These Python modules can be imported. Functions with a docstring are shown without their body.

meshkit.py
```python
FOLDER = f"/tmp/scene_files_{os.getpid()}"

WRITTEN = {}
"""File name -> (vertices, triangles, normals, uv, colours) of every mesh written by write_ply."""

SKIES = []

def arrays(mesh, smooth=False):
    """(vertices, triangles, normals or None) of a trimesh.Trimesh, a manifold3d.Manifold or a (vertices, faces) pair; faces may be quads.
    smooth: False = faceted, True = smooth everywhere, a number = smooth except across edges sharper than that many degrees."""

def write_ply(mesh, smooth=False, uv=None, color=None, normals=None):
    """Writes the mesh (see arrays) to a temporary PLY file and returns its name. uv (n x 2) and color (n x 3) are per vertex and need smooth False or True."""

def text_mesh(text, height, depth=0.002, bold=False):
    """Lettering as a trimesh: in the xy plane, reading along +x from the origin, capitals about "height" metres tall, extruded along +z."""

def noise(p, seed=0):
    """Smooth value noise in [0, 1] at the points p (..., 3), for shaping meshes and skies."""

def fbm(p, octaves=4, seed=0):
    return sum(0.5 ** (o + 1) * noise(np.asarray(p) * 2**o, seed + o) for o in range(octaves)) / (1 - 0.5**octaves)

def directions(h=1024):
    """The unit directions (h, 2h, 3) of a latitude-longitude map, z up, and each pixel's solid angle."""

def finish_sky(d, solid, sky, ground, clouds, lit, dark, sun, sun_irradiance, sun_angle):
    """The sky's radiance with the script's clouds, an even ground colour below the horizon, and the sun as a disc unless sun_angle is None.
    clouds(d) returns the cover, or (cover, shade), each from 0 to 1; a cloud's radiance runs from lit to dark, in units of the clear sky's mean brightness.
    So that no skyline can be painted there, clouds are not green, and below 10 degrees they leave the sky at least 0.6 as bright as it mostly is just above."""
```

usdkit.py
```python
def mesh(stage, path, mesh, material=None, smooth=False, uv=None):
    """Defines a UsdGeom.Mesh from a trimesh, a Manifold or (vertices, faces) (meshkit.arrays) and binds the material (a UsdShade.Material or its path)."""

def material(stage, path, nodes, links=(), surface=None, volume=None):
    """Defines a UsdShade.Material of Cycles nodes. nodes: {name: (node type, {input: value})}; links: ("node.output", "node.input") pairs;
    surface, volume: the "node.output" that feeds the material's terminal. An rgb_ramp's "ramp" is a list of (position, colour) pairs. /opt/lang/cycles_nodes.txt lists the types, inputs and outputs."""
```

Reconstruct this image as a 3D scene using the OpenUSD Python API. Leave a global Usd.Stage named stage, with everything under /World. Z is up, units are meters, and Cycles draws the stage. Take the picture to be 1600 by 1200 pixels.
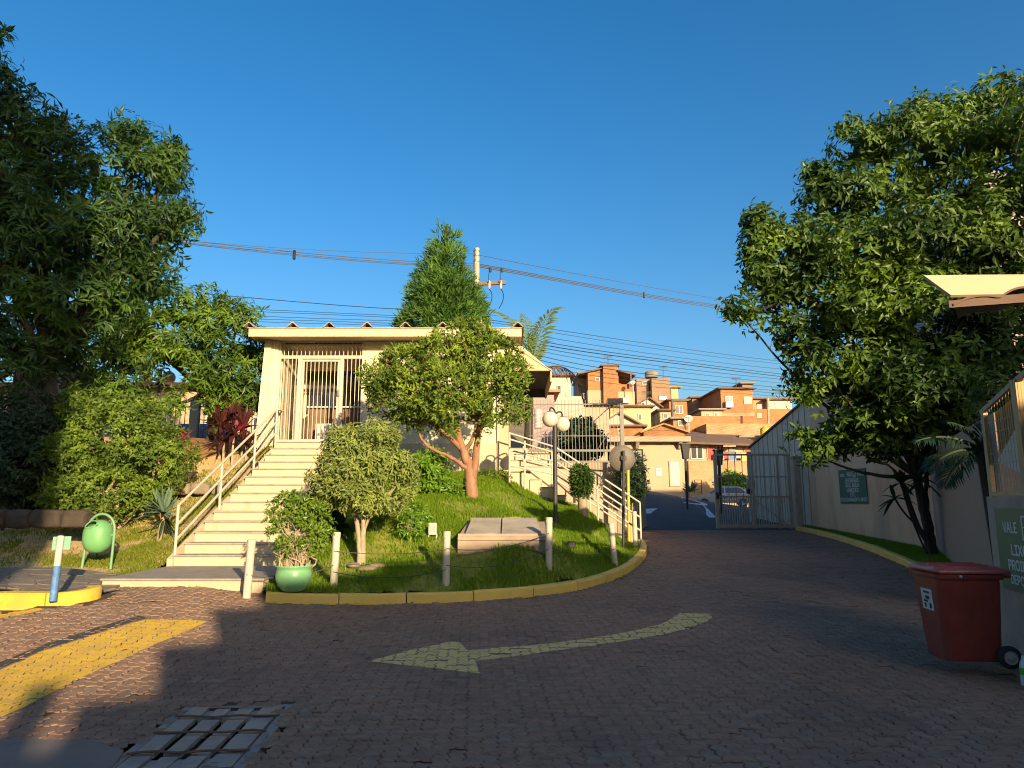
import math, random, numpy as np, trimesh, usdkit, meshkit
from pxr import Usd, UsdGeom, UsdLux, UsdShade, Gf, Sdf, Vt
from shapely.geometry import Polygon, LineString, Point, MultiPoint, box as sbox
from shapely.ops import voronoi_diagram
from shapely import affinity, prepared
from scipy.interpolate import RBFInterpolator, CubicSpline

stage = Usd.Stage.CreateInMemory()
UsdGeom.SetStageUpAxis(stage, UsdGeom.Tokens.z)
UsdGeom.SetStageMetersPerUnit(stage, 1.0)
UsdGeom.Xform.Define(stage, '/World')
UsdGeom.Scope.Define(stage, '/World/Looks')

# ---------------------------------------------------------------- camera, sky, sun, exposure
F, EYE = 1109.0, 1.6
PITCH = math.atan(185 / F)
EXPOSURE = 1.5
SUN_AZ, SUN_EL = math.atan2(0.43, -0.903), math.radians(14.0)
SUN_INT, SKY_STR = 0.9, 0.078
cam = UsdGeom.Camera.Define(stage, '/World/camera')
cam.CreateHorizontalApertureAttr(36.0)
cam.CreateVerticalApertureAttr(27.0)
cam.CreateFocalLengthAttr(36.0 * F / 1600)
cam.CreateClippingRangeAttr(Gf.Vec2f(0.05, 5000))
cam.CreateExposureAttr(EXPOSURE)
cam.AddTranslateOp().Set(Gf.Vec3d(0, 0, EYE))
cam.AddRotateXOp().Set(90 + math.degrees(PITCH))
S = np.array([math.sin(SUN_AZ) * math.cos(SUN_EL), math.cos(SUN_AZ) * math.cos(SUN_EL), math.sin(SUN_EL)])
usdkit.material(stage, '/World/Looks/sky_look', {
    'sky': ('sky_texture', {'sky_type': 'single_scattering', 'sun_disc': False, 'sun_elevation': SUN_EL, 'sun_rotation': SUN_AZ,
                            'altitude': 30.0, 'air_density': 1.0, 'aerosol_density': 3.0, 'ozone_density': 2.6}),
    'hs': ('hsv', {'hue': .5, 'saturation': 1.36, 'value': 1.0}), 'bg': ('background_shader', {'strength': SKY_STR})}, [('sky.color', 'hs.color'), ('hs.color', 'bg.color')], surface='bg.background')
dome = UsdLux.DomeLight.Define(stage, '/World/sky')
UsdShade.MaterialBindingAPI.Apply(dome.GetPrim()).Bind(UsdShade.Material.Get(stage, '/World/Looks/sky_look'))
dome.GetPrim().SetCustomDataByKey('kind', 'structure')
sun = UsdLux.DistantLight.Define(stage, '/World/sun')
sun.CreateIntensityAttr(SUN_INT)
sun.CreateAngleAttr(0.53)
sun.CreateNormalizeAttr(True)
sun.CreateColorAttr(Gf.Vec3f(1.0, 0.77, 0.46))
_x = np.cross([0, 0, 1], S); _x /= np.linalg.norm(_x); _y = np.cross(S, _x)
_m = Gf.Matrix4d(*[float(q) for q in (*_x, 0, *_y, 0, *S, 0, 0, 0, 60, 1)])
sun.AddTransformOp().Set(_m)

# ---------------------------------------------------------------- helpers
CP, SP = math.cos(PITCH), math.sin(PITCH)
def at(px, py, Y):
    """Point of the sight line through a pixel of the photograph, at distance Y."""
    dx, dy = (px - 800) / F, (600 - py) / F
    k = Y / (CP - SP * dy)
    return np.array([dx * k, Y, EYE + (SP + CP * dy) * k])
def xat(px, Y, py=700): return at(px, py, Y)[0]
def zat(py, Y): return at(800, py, Y)[2]
def sstep(a, b, t):
    t = np.clip((np.asarray(t, float) - a) / (b - a), 0, 1)
    return t * t * (3 - 2 * t)

_dy = np.array([-60, 5.5, 7, 8.2, 9.2, 10, 11, 12, 13.6, 16, 19, 22.5, 25, 200.]); _dz = np.array([0, 0, .02, .07, .125, .165, .205, .24, .30, .42, .57, .745, .87, .9])
def drive(x, y):
    x, y = np.asarray(x, float), np.asarray(y, float)
    return np.interp(y, _dy, _dz) + .1 * np.clip(-1.8 - x, 0, 2.6) * sstep(5.5, 9.5, y)
def ground(px, py, fn=drive, lo=2.0, hi=60.0):
    for _ in range(60):
        m = (lo + hi) / 2
        p = at(px, py, m)
        if p[2] > float(np.ravel(fn(p[0], p[1]))[0]): lo = m
        else: hi = m
    p = at(px, py, lo); return p

_used = {}
def numbered(parent, name):
    k = _used.get((parent, name), 0); _used[(parent, name)] = k + 1
    return f'{parent}/{name}' + (f'_{k:03d}' if k else '')
def tags(prim, label=None, cat=None, group=None, kind=None):
    for k, v in (('label', label), ('category', cat), ('group', group), ('kind', kind)):
        if v: prim.SetCustomDataByKey(k, v)

_bv = None
def _chamfer_faces():
    global _bv
    if _bv is None:
        s = np.array([[a, b, c] for a in (-1, 1) for b in (-1, 1) for c in (-1, 1)], float)
        pts = np.concatenate([s * np.array(w) for w in ((1, .8, .8), (.8, 1, .8), (.8, .8, 1))])
        h = trimesh.convex.convex_hull(pts)
        idx = np.array([np.argmin(np.linalg.norm(pts - v, axis=1)) for v in h.vertices])
        _bv = idx[h.faces]
    return _bv
class MB:
    def __init__(self): self.v, self.f, self.n = [], [], 0
    def add(self, v, f):
        v, f = np.asarray(v, float).reshape(-1, 3), np.asarray(f, int)
        if f.shape[1] == 4: f = np.vstack([f[:, [0, 1, 2]], f[:, [0, 2, 3]]])
        self.v.append(v); self.f.append(f + self.n); self.n += len(v); return self
    def mesh(self, m): return self.add(m.vertices, m.faces)
    def arr(self): return np.vstack(self.v), np.vstack(self.f)
    def box(self, c, s, rz=0, ch=0, R=None):
        h = np.asarray(s, float) / 2; c = np.asarray(c, float)
        sg = np.array([[a, b, d] for a in (-1, 1) for b in (-1, 1) for d in (-1, 1)], float)
        if ch > 0:
            ch = min(ch, h.min() * .9)
            v = np.concatenate([sg * (h - ch * np.array(w)) for w in ((0, 1, 1), (1, 0, 1), (1, 1, 0))]); f = _chamfer_faces()
        else:
            v = sg * h; f = np.array([[0, 1, 3, 2], [4, 6, 7, 5], [0, 4, 5, 1], [2, 3, 7, 6], [0, 2, 6, 4], [1, 5, 7, 3]])
        if R is None and rz: R = np.array([[math.cos(rz), -math.sin(rz), 0], [math.sin(rz), math.cos(rz), 0], [0, 0, 1]])
        if R is not None: v = v @ np.asarray(R).T
        return self.add(v + c, f)
    def span(self, a, b, ch=0):
        a, b = np.minimum(a, b), np.maximum(a, b); return self.box((a + b) / 2, b - a, ch=ch)
    def tube(self, pts, r, n=8, cap=True, ph=0.0):
        pts = np.asarray(pts, float); k = len(pts); r = np.broadcast_to(np.asarray(r, float), (k,))
        t = np.gradient(pts, axis=0); t /= np.linalg.norm(t, axis=1, keepdims=True) + 1e-12
        u = np.cross(t[0], [0, 0, 1.0]);  u = u if np.linalg.norm(u) > 1e-3 else np.array([1.0, 0, 0]); u /= np.linalg.norm(u)
        a = np.arange(n) * 2 * math.pi / n + ph; V = []
        for i in range(k):
            u = u - t[i] * (u @ t[i]); u /= np.linalg.norm(u) + 1e-12; w = np.cross(t[i], u)
            V.append(pts[i] + r[i] * (np.cos(a)[:, None] * u + np.sin(a)[:, None] * w))
        V = np.vstack(V); i, j = np.meshgrid(np.arange(k - 1), np.arange(n), indexing='ij'); j2 = (j + 1) % n
        fs = [np.stack([i * n + j, i * n + j2, (i + 1) * n + j2, (i + 1) * n + j], -1).reshape(-1, 4)]
        self.add(V, fs[0])
        if cap:
            for s, o in ((0, 1), ((k - 1) * n, 0)):
                c = V[s:s + n].mean(0); q = np.arange(n); fr = np.stack([np.full(n, n), q, (q + 1) % n] if o == 0 else [np.full(n, n), (q + 1) % n, q], -1)
                self.add(np.vstack([V[s:s + n], c]), fr)
        return self
    def bar(self, a, b, w, d=None, up=(0, 0, 1)):
        """A square bar from a to b."""
        a, b = np.asarray(a, float), np.asarray(b, float); L = np.linalg.norm(b - a); t = (b - a) / L
        u = np.cross(up, t); u = u if np.linalg.norm(u) > 1e-3 else np.cross((0, 1, 0), t); u /= np.linalg.norm(u); q = np.cross(t, u)
        return self.box((a + b) / 2, (w, d or w, L), R=np.stack([u, q, t], 1))
    def lathe(self, prof, c=(0, 0, 0), n=24, R=None):
        prof = np.asarray(prof, float); a = np.arange(n) * 2 * math.pi / n
        V = np.stack([prof[:, 0:1] * np.cos(a), prof[:, 0:1] * np.sin(a), np.repeat(prof[:, 1:2], n, 1)], -1).reshape(-1, 3)
        k = len(prof); i, j = np.meshgrid(np.arange(k - 1), np.arange(n), indexing='ij'); j2 = (j + 1) % n
        f = np.stack([i * n + j, i * n + j2, (i + 1) * n + j2, (i + 1) * n + j], -1).reshape(-1, 4)
        if R is not None: V = V @ np.asarray(R).T
        return self.add(V + np.asarray(c, float), f)
    def ball(self, c, r, sub=2):
        m = trimesh.creation.icosphere(sub, 1.0); return self.add(m.vertices * r + np.asarray(c, float), m.faces)
    def prism(self, poly, z0, z1, fr=None):
        """Extrudes a 2D polygon; fr = (origin, u, v, n) puts it in a frame, else the xy plane."""
        poly = poly if isinstance(poly, Polygon) else Polygon(poly)
        if poly.is_empty or poly.area < 1e-9: return self
        m = trimesh.creation.extrude_polygon(poly, z1 - z0, engine='earcut'); v = m.vertices + [0, 0, z0]
        if fr is not None:
            o, u, w, n = [np.asarray(q, float) for q in fr]; v = o + v[:, :1] * u + v[:, 1:2] * w + v[:, 2:] * n
            if np.dot(np.cross(u, w), n) < 0: return self.add(v, m.faces[:, ::-1])
        return self.add(v, m.faces)
    def slab(self, q, th):
        """Four corners (counter-clockwise from the front) with a thickness behind."""
        q = np.asarray(q, float); n = np.cross(q[1] - q[0], q[3] - q[0]); n /= np.linalg.norm(n)
        v = np.vstack([q, q - n * th])
        return self.add(v, [[0, 1, 2, 3], [7, 6, 5, 4], [0, 4, 5, 1], [1, 5, 6, 2], [2, 6, 7, 3], [3, 7, 4, 0]])
    def grid(self, X, Y, Z, mask=None):
        n, m = X.shape; i, j = np.meshgrid(np.arange(n - 1), np.arange(m - 1), indexing='ij')
        f = np.stack([i * m + j, (i + 1) * m + j, (i + 1) * m + j + 1, i * m + j + 1], -1).reshape(-1, 4)
        if mask is not None:
            k = mask.ravel(); f = f[k[f].all(1)]
        v = np.stack([X, Y, Z], -1).reshape(-1, 3)
        used = np.unique(f); re = np.zeros(len(v), int); re[used] = np.arange(len(used))
        f = re[f]; v = v[used]; a = v[f]
        if len(f) and np.cross(a[:, 1] - a[:, 0], a[:, 2] - a[:, 0])[:, 2].mean() < 0: f = f[:, ::-1]
        return self.add(v, f)

def put(name, m, mat, parent=None, smooth=False, label=None, cat=None, group=None, kind=None):
    par = parent.path if parent is not None and hasattr(parent, 'path') else (parent or '/World')
    p = numbered(par, name)
    v, f = m.arr() if isinstance(m, MB) else m
    if parent is not None and hasattr(parent, 'loc'): v = v - parent.loc
    usdkit.mesh(stage, p, (v, f), LOOK[mat], smooth)
    tags(stage.GetPrimAtPath(p), label, cat, group, kind)
    s = Sub(p); s.loc = parent.loc if parent is not None and hasattr(parent, 'loc') else np.zeros(3)
    return s
class Sub: 
    def __init__(self, p): self.path = p
class Thing:
    """An Xform at a thing's base; its parts are given in world coordinates."""
    def __init__(self, name, label, cat, loc=(0, 0, 0), group=None, kind=None):
        self.path = numbered('/World', name); self.loc = np.asarray(loc, float)
        x = UsdGeom.Xform.Define(stage, self.path); x.AddTranslateOp().Set(Gf.Vec3d(*map(float, self.loc)))
        self.prim = x.GetPrim(); tags(self.prim, label, cat, group, kind)
    def part(self, name, m, mat, smooth=False, label=None, kind=None): return put(name, m, mat, self, smooth, label, kind=kind)
def copy_of(t, loc, label=None, group=None, rz=0.0, rx=0.0, ry=0.0, scale=None):
    base = t.path.split('/')[-1]
    p = numbered('/World', base); x = UsdGeom.Xform.Define(stage, p)
    x.AddTranslateOp().Set(Gf.Vec3d(*map(float, loc))); x.AddRotateXYZOp().Set(Gf.Vec3f(rx, ry, rz))
    if scale: x.AddScaleOp().Set(Gf.Vec3f(*scale))
    pr = x.GetPrim(); pr.GetReferences().AddInternalReference(t.path); pr.SetInstanceable(True)
    x.SetXformOpOrder(x.GetOrderedXformOps())
    src = stage.GetPrimAtPath(t.path).GetCustomData()
    tags(pr, label or src.get('label'), src.get('category'), group or src.get('group'))
    return pr

# ---------------------------------------------------------------- materials
LOOK = {}
def M(name, col, rough=.6, var=.18, scale=3.0, bump=0.0, bscale=60.0, metal=0.0, spec=.4, dirt=None, dscale=.7, island=0.0, aniso=None):
    """Principled, its colour varied by noise in space, with optional fine bump, dirt of its own shape and a tone per piece."""
    c = np.array(col, float)
    n = {'g': ('geometry', {}), 'n': ('noise_texture', {'scale': scale, 'detail': 5.0, 'roughness': .65}),
         'r': ('rgb_ramp', {'ramp': [(.25, tuple(c * (1 - var))), (.5, tuple(c)), (.75, tuple(np.clip(c * (1 + var), 0, .95)))]}),
         'p': ('principled_bsdf', {'roughness': rough, 'metallic': metal, 'specular_ior_level': spec})}
    vec = 'g.position'; l = []
    if aniso is not None:
        n['mp'] = ('mapping', {'scale': aniso}); l += [('g.position', 'mp.vector')]; vec = 'mp.vector'
    l += [(vec, 'n.vector'), ('n.fac', 'r.fac')]; out = 'r.color'
    if island:
        n['ir'] = ('rgb_ramp', {'ramp': [(0, (1 - island,) * 3), (1, (1 + island,) * 3)]})
        n['im'] = ('mix_color', {'blend_type': 'multiply', 'fac': 1.0, 'use_clamp': False})
        l += [('g.random_per_island', 'ir.fac'), (out, 'im.a'), ('ir.color', 'im.b')]; out = 'im.result'
    if dirt is not None:
        dc, amt = dirt
        n['dn'] = ('noise_texture', {'scale': dscale, 'detail': 6.0, 'roughness': .7})
        n['dr'] = ('rgb_ramp', {'ramp': [(.48, (0, 0, 0)), (.68, (amt,) * 3)]})
        n['dm'] = ('mix_color', {'b': dc})
        l += [(vec, 'dn.vector'), ('dn.fac', 'dr.fac'), ('dr.color', 'dm.fac'), (out, 'dm.a')]; out = 'dm.result'
    l.append((out, 'p.base_color'))
    if bump:
        n['bn'] = ('noise_texture', {'scale': bscale, 'detail': 4.0, 'roughness': .7}); n['b'] = ('bump', {'strength': min(1.0, bump), 'distance': .012})
        l += [('g.position', 'bn.vector'), ('bn.fac', 'b.height'), ('b.normal', 'p.normal')]
    LOOK[name] = usdkit.material(stage, '/World/Looks/' + name, n, l, surface='p.BSDF')
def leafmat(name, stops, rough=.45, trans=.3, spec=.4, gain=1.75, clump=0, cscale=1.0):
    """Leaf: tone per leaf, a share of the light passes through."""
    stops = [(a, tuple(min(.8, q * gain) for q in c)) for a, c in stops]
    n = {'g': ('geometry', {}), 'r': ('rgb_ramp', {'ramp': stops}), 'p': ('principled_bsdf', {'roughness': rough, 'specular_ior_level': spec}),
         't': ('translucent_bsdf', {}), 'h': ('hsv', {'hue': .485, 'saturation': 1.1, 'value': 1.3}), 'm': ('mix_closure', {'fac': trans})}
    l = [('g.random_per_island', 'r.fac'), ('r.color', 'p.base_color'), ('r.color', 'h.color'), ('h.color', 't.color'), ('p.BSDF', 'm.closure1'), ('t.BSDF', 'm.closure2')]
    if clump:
        n['cn'] = ('noise_texture', {'scale': cscale, 'detail': 3.0}); n['cr'] = ('rgb_ramp', {'ramp': [(.38, (1 - clump, 1 - clump * .85, 1 - clump)), (.5, (1, 1, 1)), (.64, (1 + clump * 1.15, 1 + clump, 1))]}); n['cm'] = ('mix_color', {'blend_type': 'multiply', 'fac': 1.0, 'use_clamp': False})  # cluster tone: yellow young flush, plus sunlit and shaded clumps put into the colour
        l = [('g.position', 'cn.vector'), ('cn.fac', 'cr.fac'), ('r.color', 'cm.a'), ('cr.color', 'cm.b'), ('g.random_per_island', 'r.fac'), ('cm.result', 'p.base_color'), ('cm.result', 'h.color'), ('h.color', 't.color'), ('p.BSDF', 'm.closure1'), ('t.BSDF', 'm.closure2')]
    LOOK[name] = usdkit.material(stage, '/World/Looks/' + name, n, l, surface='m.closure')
def brickmat(name, c1, c2, mortar, w=.34, h=.2, dirt=((.1, .06, .04), .5)):
    """Brickwork of far-off walls."""
    n = {'g': ('geometry', {}), 's': ('separate_xyz', {}), 'a': ('math', {'math_type': 'add'}), 'c': ('combine_xyz', {}),
         'b': ('brick_texture', {'color1': c1, 'color2': c2, 'mortar': mortar, 'scale': 1.0, 'brick_width': w, 'row_height': h, 'mortar_size': .02, 'bias': -.2}),
         'dn': ('noise_texture', {'scale': .6, 'detail': 6.0, 'roughness': .7}), 'dr': ('rgb_ramp', {'ramp': [(.45, (0, 0, 0)), (.7, (dirt[1],) * 3)]}), 'dm': ('mix_color', {'b': dirt[0]}),
         'p': ('principled_bsdf', {'roughness': .85, 'specular_ior_level': .2})}
    l = [('g.position', 's.vector'), ('s.x', 'a.value1'), ('s.y', 'a.value2'), ('a.value', 'c.x'), ('s.z', 'c.y'), ('c.vector', 'b.vector'), ('g.position', 'dn.vector'),
         ('dn.fac', 'dr.fac'), ('dr.color', 'dm.fac'), ('b.color', 'dm.a'), ('dm.result', 'p.base_color')]
    LOOK[name] = usdkit.material(stage, '/World/Looks/' + name, n, l, surface='p.BSDF')
def pane(name, tint=(.85, .9, .9), gl=1.0, ior=1.6):
    LOOK[name] = usdkit.material(stage, '/World/Looks/' + name, {'t': ('transparent_bsdf', {'color': tint}), 'g': ('glossy_bsdf', {'roughness': .02, 'color': (gl,) * 3}), 'f': ('fresnel', {'IOR': ior}), 'm': ('mix_closure', {})},
                  [('f.fac', 'm.fac'), ('t.BSDF', 'm.closure1'), ('g.BSDF', 'm.closure2')], surface='m.closure')

M('paver', (0.4, 0.25, 0.17), .82, .3, 9, .9, 130, spec=.25, dirt=((.15, .105, .08), .75), dscale=.55, island=.26)
M('paver_grey', (0.38, 0.26, 0.185), .85, .3, 9, .9, 130, spec=.25, dirt=((.06, .05, .045), .5), dscale=1.0, island=.25)
M('joint', (.06, .045, .032), .95, .4, 20, .5)
M('yellow_paint', (0.68, 0.44, 0.06), .7, .2, 9, .7, 120, spec=.2, dirt=((.34, .22, .09), .5), dscale=4.5)
M('pale_yellow_paint', (.7, .52, .2), .7, .16, 9, .7, 120, spec=.2, dirt=((.5, .37, .22), .5), dscale=5)
M('kerb_paint', (.72, .5, .1), .6, .12, 6, .35, 60, dirt=((.4, .28, .12), .5), dscale=3)
M('blue_paint', (.12, .18, .28), .7, .2, 10, .5)
M('dark_coat', (.05, .05, .05), .85, .25, 14, .6, 120)
M('asphalt', (0.055, 0.05, 0.048), .85, .22, 1.2, .7, 120, dirt=((.075, .073, .07), .4), dscale=.6)
M('white_paint', (.6, .6, .58), .7, .2, 8, dirt=((.15, .15, .15), .6), dscale=3)
M('concrete', (.36, .31, .26), .85, .16, 3, .5, 50, dirt=((.14, .12, .1), .5), dscale=1.6)
M('concrete_pink', (0.34, 0.255, 0.185), .85, .12, 3, .5, 50, dirt=((.12, .1, .085), .45), dscale=2.3)
M('slate', (.24, .2, .17), .75, .3, 5, .6, 40, island=.3, dirt=((.2, .17, .12), .4), dscale=2)
M('cream', (0.488, 0.409, 0.277), .7, .06, 1.2, .12, 30, dirt=((.27, .2, .11), .5), dscale=1.3, aniso=(1.6, 1.6, .4))
M('cream_light', (0.576, 0.504, 0.36), .7, .05, 1.2, .12, 30, dirt=((.34, .27, .16), .4), dscale=1.3, aniso=(2.2, 2.2, .3))
M('cream_trim', (0.47, 0.4, 0.27), .55, .06, 2, dirt=((.45, .35, .22), .62), dscale=4.5)
M('riser', (0.46, 0.385, 0.27), .7, .06, 3, .2, 40, dirt=((.4, .3, .19), .62), dscale=4.5)
M('tread', (.3, .26, .22), .75, .14, 5, .3, 60, dirt=((.17, .14, .11), .62), dscale=4.5)
M('rail_paint', (0.46, 0.42, 0.34), .45, .06, 6, dirt=((.36, .27, .17), .4), dscale=7)
M('fence_grey', (.13, .12, .11), .5, .1, 6, metal=.3)
M('steel', (.3, .28, .26), .45, .1, 6, metal=.6, dirt=((.2, .14, .1), .4), dscale=6)
M('white_metal', (0.475, 0.449, 0.396), .5, .08, 6, dirt=((.4, .3, .2), .4), dscale=6)
M('gate_paint', (0.4, 0.352, 0.28), .5, .1, 6, dirt=((.26, .18, .12), .45), dscale=5)
M('dark_metal', (.04, .038, .036), .5, .2, 8)
M('black', (.012, .012, .013), .6, .2, 8)
M('pvc', (0.488, 0.436, 0.343), .5, .06, 5, dirt=((.36, .28, .2), .45), dscale=5)
M('fibre_cement', (.3, .25, .2), .9, .25, 4, .4, 50, dirt=((.1, .08, .065), .5), dscale=1.5)
M('awning', (0.436, 0.35, 0.218), .7, .05, 2)
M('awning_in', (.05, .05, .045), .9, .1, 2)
M('soil', (.5, .34, .16), .95, .3, 8, .8, 50, dirt=((.1, .12, .035), .6), dscale=1.2)
M('lawn_soil', (.2, .21, .03), .95, .35, 8, .8, 50, dirt=((.17, .12, .06), .6), dscale=.8)
M('orange_soil', (0.264, 0.132, 0.046), .95, .2, 6, .6)
M('earth', (.16, .13, .09), .95, .25, .4, .5, 8)
M('stone', (0.264, 0.211, 0.145), .85, .22, 5, .6, 30, island=.2)
M('stone_shaded', (.08, .06, .045), .9, .3, 5, .6, 30, island=.3)  # edging stones with the shade of the bank put into the colour
M('bark_red', (0.24, 0.12, 0.068), .85, .3, 8, .7, 40, aniso=(1, 1, .3), dirt=((.4, .27, .17), .5), dscale=5)
M('bark_grey', (.3, .23, .15), .85, .3, 10, .7, 40, aniso=(1, 1, .3))
M('bark_dark', (.04, .032, .026), .9, .3, 8, .7, 40, aniso=(1, 1, .3))
M('twig', (0.32, 0.256, 0.176), .8, .25, 10, .3)
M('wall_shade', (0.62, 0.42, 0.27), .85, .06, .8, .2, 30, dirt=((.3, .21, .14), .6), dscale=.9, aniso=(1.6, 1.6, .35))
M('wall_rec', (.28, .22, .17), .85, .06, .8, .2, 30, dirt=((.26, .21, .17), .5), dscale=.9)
M('clad', (0.52, 0.41, 0.29), .6, .06, 1.5, dirt=((.38, .33, .27), .5), dscale=1.2, aniso=(1, 1, .25))
M('sign_green', (.028, .1, .052), .5, .12, 6)
M('sign_white', (0.475, 0.488, 0.449), .6, .06, 6)
M('bin_red', (0.17, 0.026, 0.017), .42, .2, 4, dirt=((.2, .06, .045), .45), dscale=5, spec=.5)
M('bin_lid', (.3, .06, .055), .4, .12, 5, dirt=((.3, .16, .14), .5), dscale=4, spec=.5)
M('rubber', (.02, .02, .02), .8, .2, 10)
M('rim_grey', (.35, .3, .26), .6, .1, 10)
M('green_plastic', (0.132, 0.33, 0.125), .5, .1, 5, dirt=((.12, .28, .1), .35), dscale=4)
M('green_tube', (0.145, 0.29, 0.158), .5, .15, 6, dirt=((.14, .16, .12), .45), dscale=8)
M('green_glaze', (0.165, 0.37, 0.178), .35, .08, 5, dirt=((.12, .3, .14), .3), dscale=7)
M('mint', (0.198, 0.409, 0.264), .6, .15, 9, dirt=((.12, .25, .16), .5), dscale=14)
M('post_white', (0.488, 0.449, 0.37), .6, .1, 9, dirt=((.35, .28, .2), .4), dscale=9)
M('post_blue', (.06, .17, .38), .6, .2, 9, dirt=((.3, .28, .24), .4), dscale=12)
M('post_yellow', (.62, .38, .03), .5, .12, 9, dirt=((.2, .12, .03), .4), dscale=9)
M('globe', (0.541, 0.488, 0.396), .35, .03, 5, dirt=((.55, .46, .34), .25), dscale=4)
M('mirror_back', (0.1, 0.083, 0.065), .55, .15, 4, dirt=((.14, .12, .1), .6), dscale=3.5)
M('wood_dark', (.16, .09, .05), .7, .3, 10, .3, 30, aniso=(1, .3, 1))
M('wood_pole', (.36, .29, .2), .85, .15, 8, .3, 30, aniso=(1, 1, .2))
M('white_furniture', (0.475, 0.462, 0.422), .5, .05, 4)
M('interior_wall', (0.62, 0.5, 0.33), .8, .05, 2)
M('cable', (.012, .012, .013), .7, .1, 4)
M('cable_grey', (.07, .068, .065), .6, .1, 4)
M('insulator', (.5, .4, .32), .4, .1, 6)
M('grate_steel', (.3, .29, .28), .5, .25, 7, .35, 60, metal=.25, dirt=((.24, .17, .11), .6), dscale=5, island=.2)
M('rust', (.12, .075, .05), .85, .3, 14, .4)
M('mortar', (.25, .23, .21), .9, .25, 10, .7, 70)
M('pit', (.012, .011, .01), .95, .2, 8)
M('slab_dark', (0.2, 0.165, 0.14), .85, .25, 4, .5, 90, dirt=((.11, .09, .075), .5), dscale=2)
brickmat('brick_orange', (.42, .165, .06), (.32, .125, .045), (.27, .17, .1))
brickmat('brick_brown', (0.27, 0.165, 0.105), (0.21, 0.13, 0.085), (0.24, 0.19, 0.14), dirt=((.14, .1, .075), .5))
brickmat('brick_yellow', (0.42, 0.26, 0.14), (0.37, 0.225, 0.115), (0.36, 0.26, 0.16))
M('plaster_cream', (0.37, 0.285, 0.19), .85, .1, .6, dirt=((.4, .3, .18), .4), dscale=.5)
M('plaster_yellow', (0.42, 0.33, 0.19), .85, .08, .6, dirt=((.4, .3, .17), .35), dscale=.5)
M('plaster_white', (0.4, 0.355, 0.29), .85, .06, .6, dirt=((.5, .44, .36), .35), dscale=.5)
M('plaster_grey', (0.33, 0.271, 0.198), .85, .12, .8, dirt=((.24, .18, .13), .5), dscale=.6)
M('plaster_pink', (0.33, 0.238, 0.238), .85, .06, .6, dirt=((.35, .25, .25), .3), dscale=.4)
M('roof_brown', (.15, .095, .07), .9, .25, 2, dirt=((.07, .05, .045), .5), dscale=1)
M('roof_tile', (.42, .19, .08), .9, .25, 3)
M('roof_grey', (.2, .18, .16), .85, .2, 1)
M('window_dark', (.03, .035, .045), .15, .2, 2, spec=.8)
M('shutter_grey', (.2, .195, .19), .6, .1, 2)
M('door_white', (0.528, 0.475, 0.356), .6, .05, 2)
M('red_door', (.42, .045, .03), .6, .15, 3)
M('blue_car', (0.03, 0.08, 0.19), .25, .05, 3, spec=.7)
M('silver_car', (0.28, 0.28, 0.3), .28, .04, 3, metal=.7, spec=.6)
M('chrome', (.6, .6, .6), .2, .05, 4, metal=1.0)
M('lamp_white', (0.528, 0.528, 0.502), .3, .03, 4)
M('lamp_red', (.35, .02, .02), .3, .05, 4)
M('block_wall', (.55, .5, .44), .85, .06, .5)
M('brown_sheet', (.1, .055, .04), .8, .2, 3)
M('sun_patch_pale', (0.502, 0.462, 0.383), .85, .06, 3)  # pale sheet colour that holds a painted patch of sun
M('cage_wood', (.46, .3, .14), .75, .2, 8, aniso=(1, 1, .3))
M('paper', (.6, .62, .66), .8, .1, 20)
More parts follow.
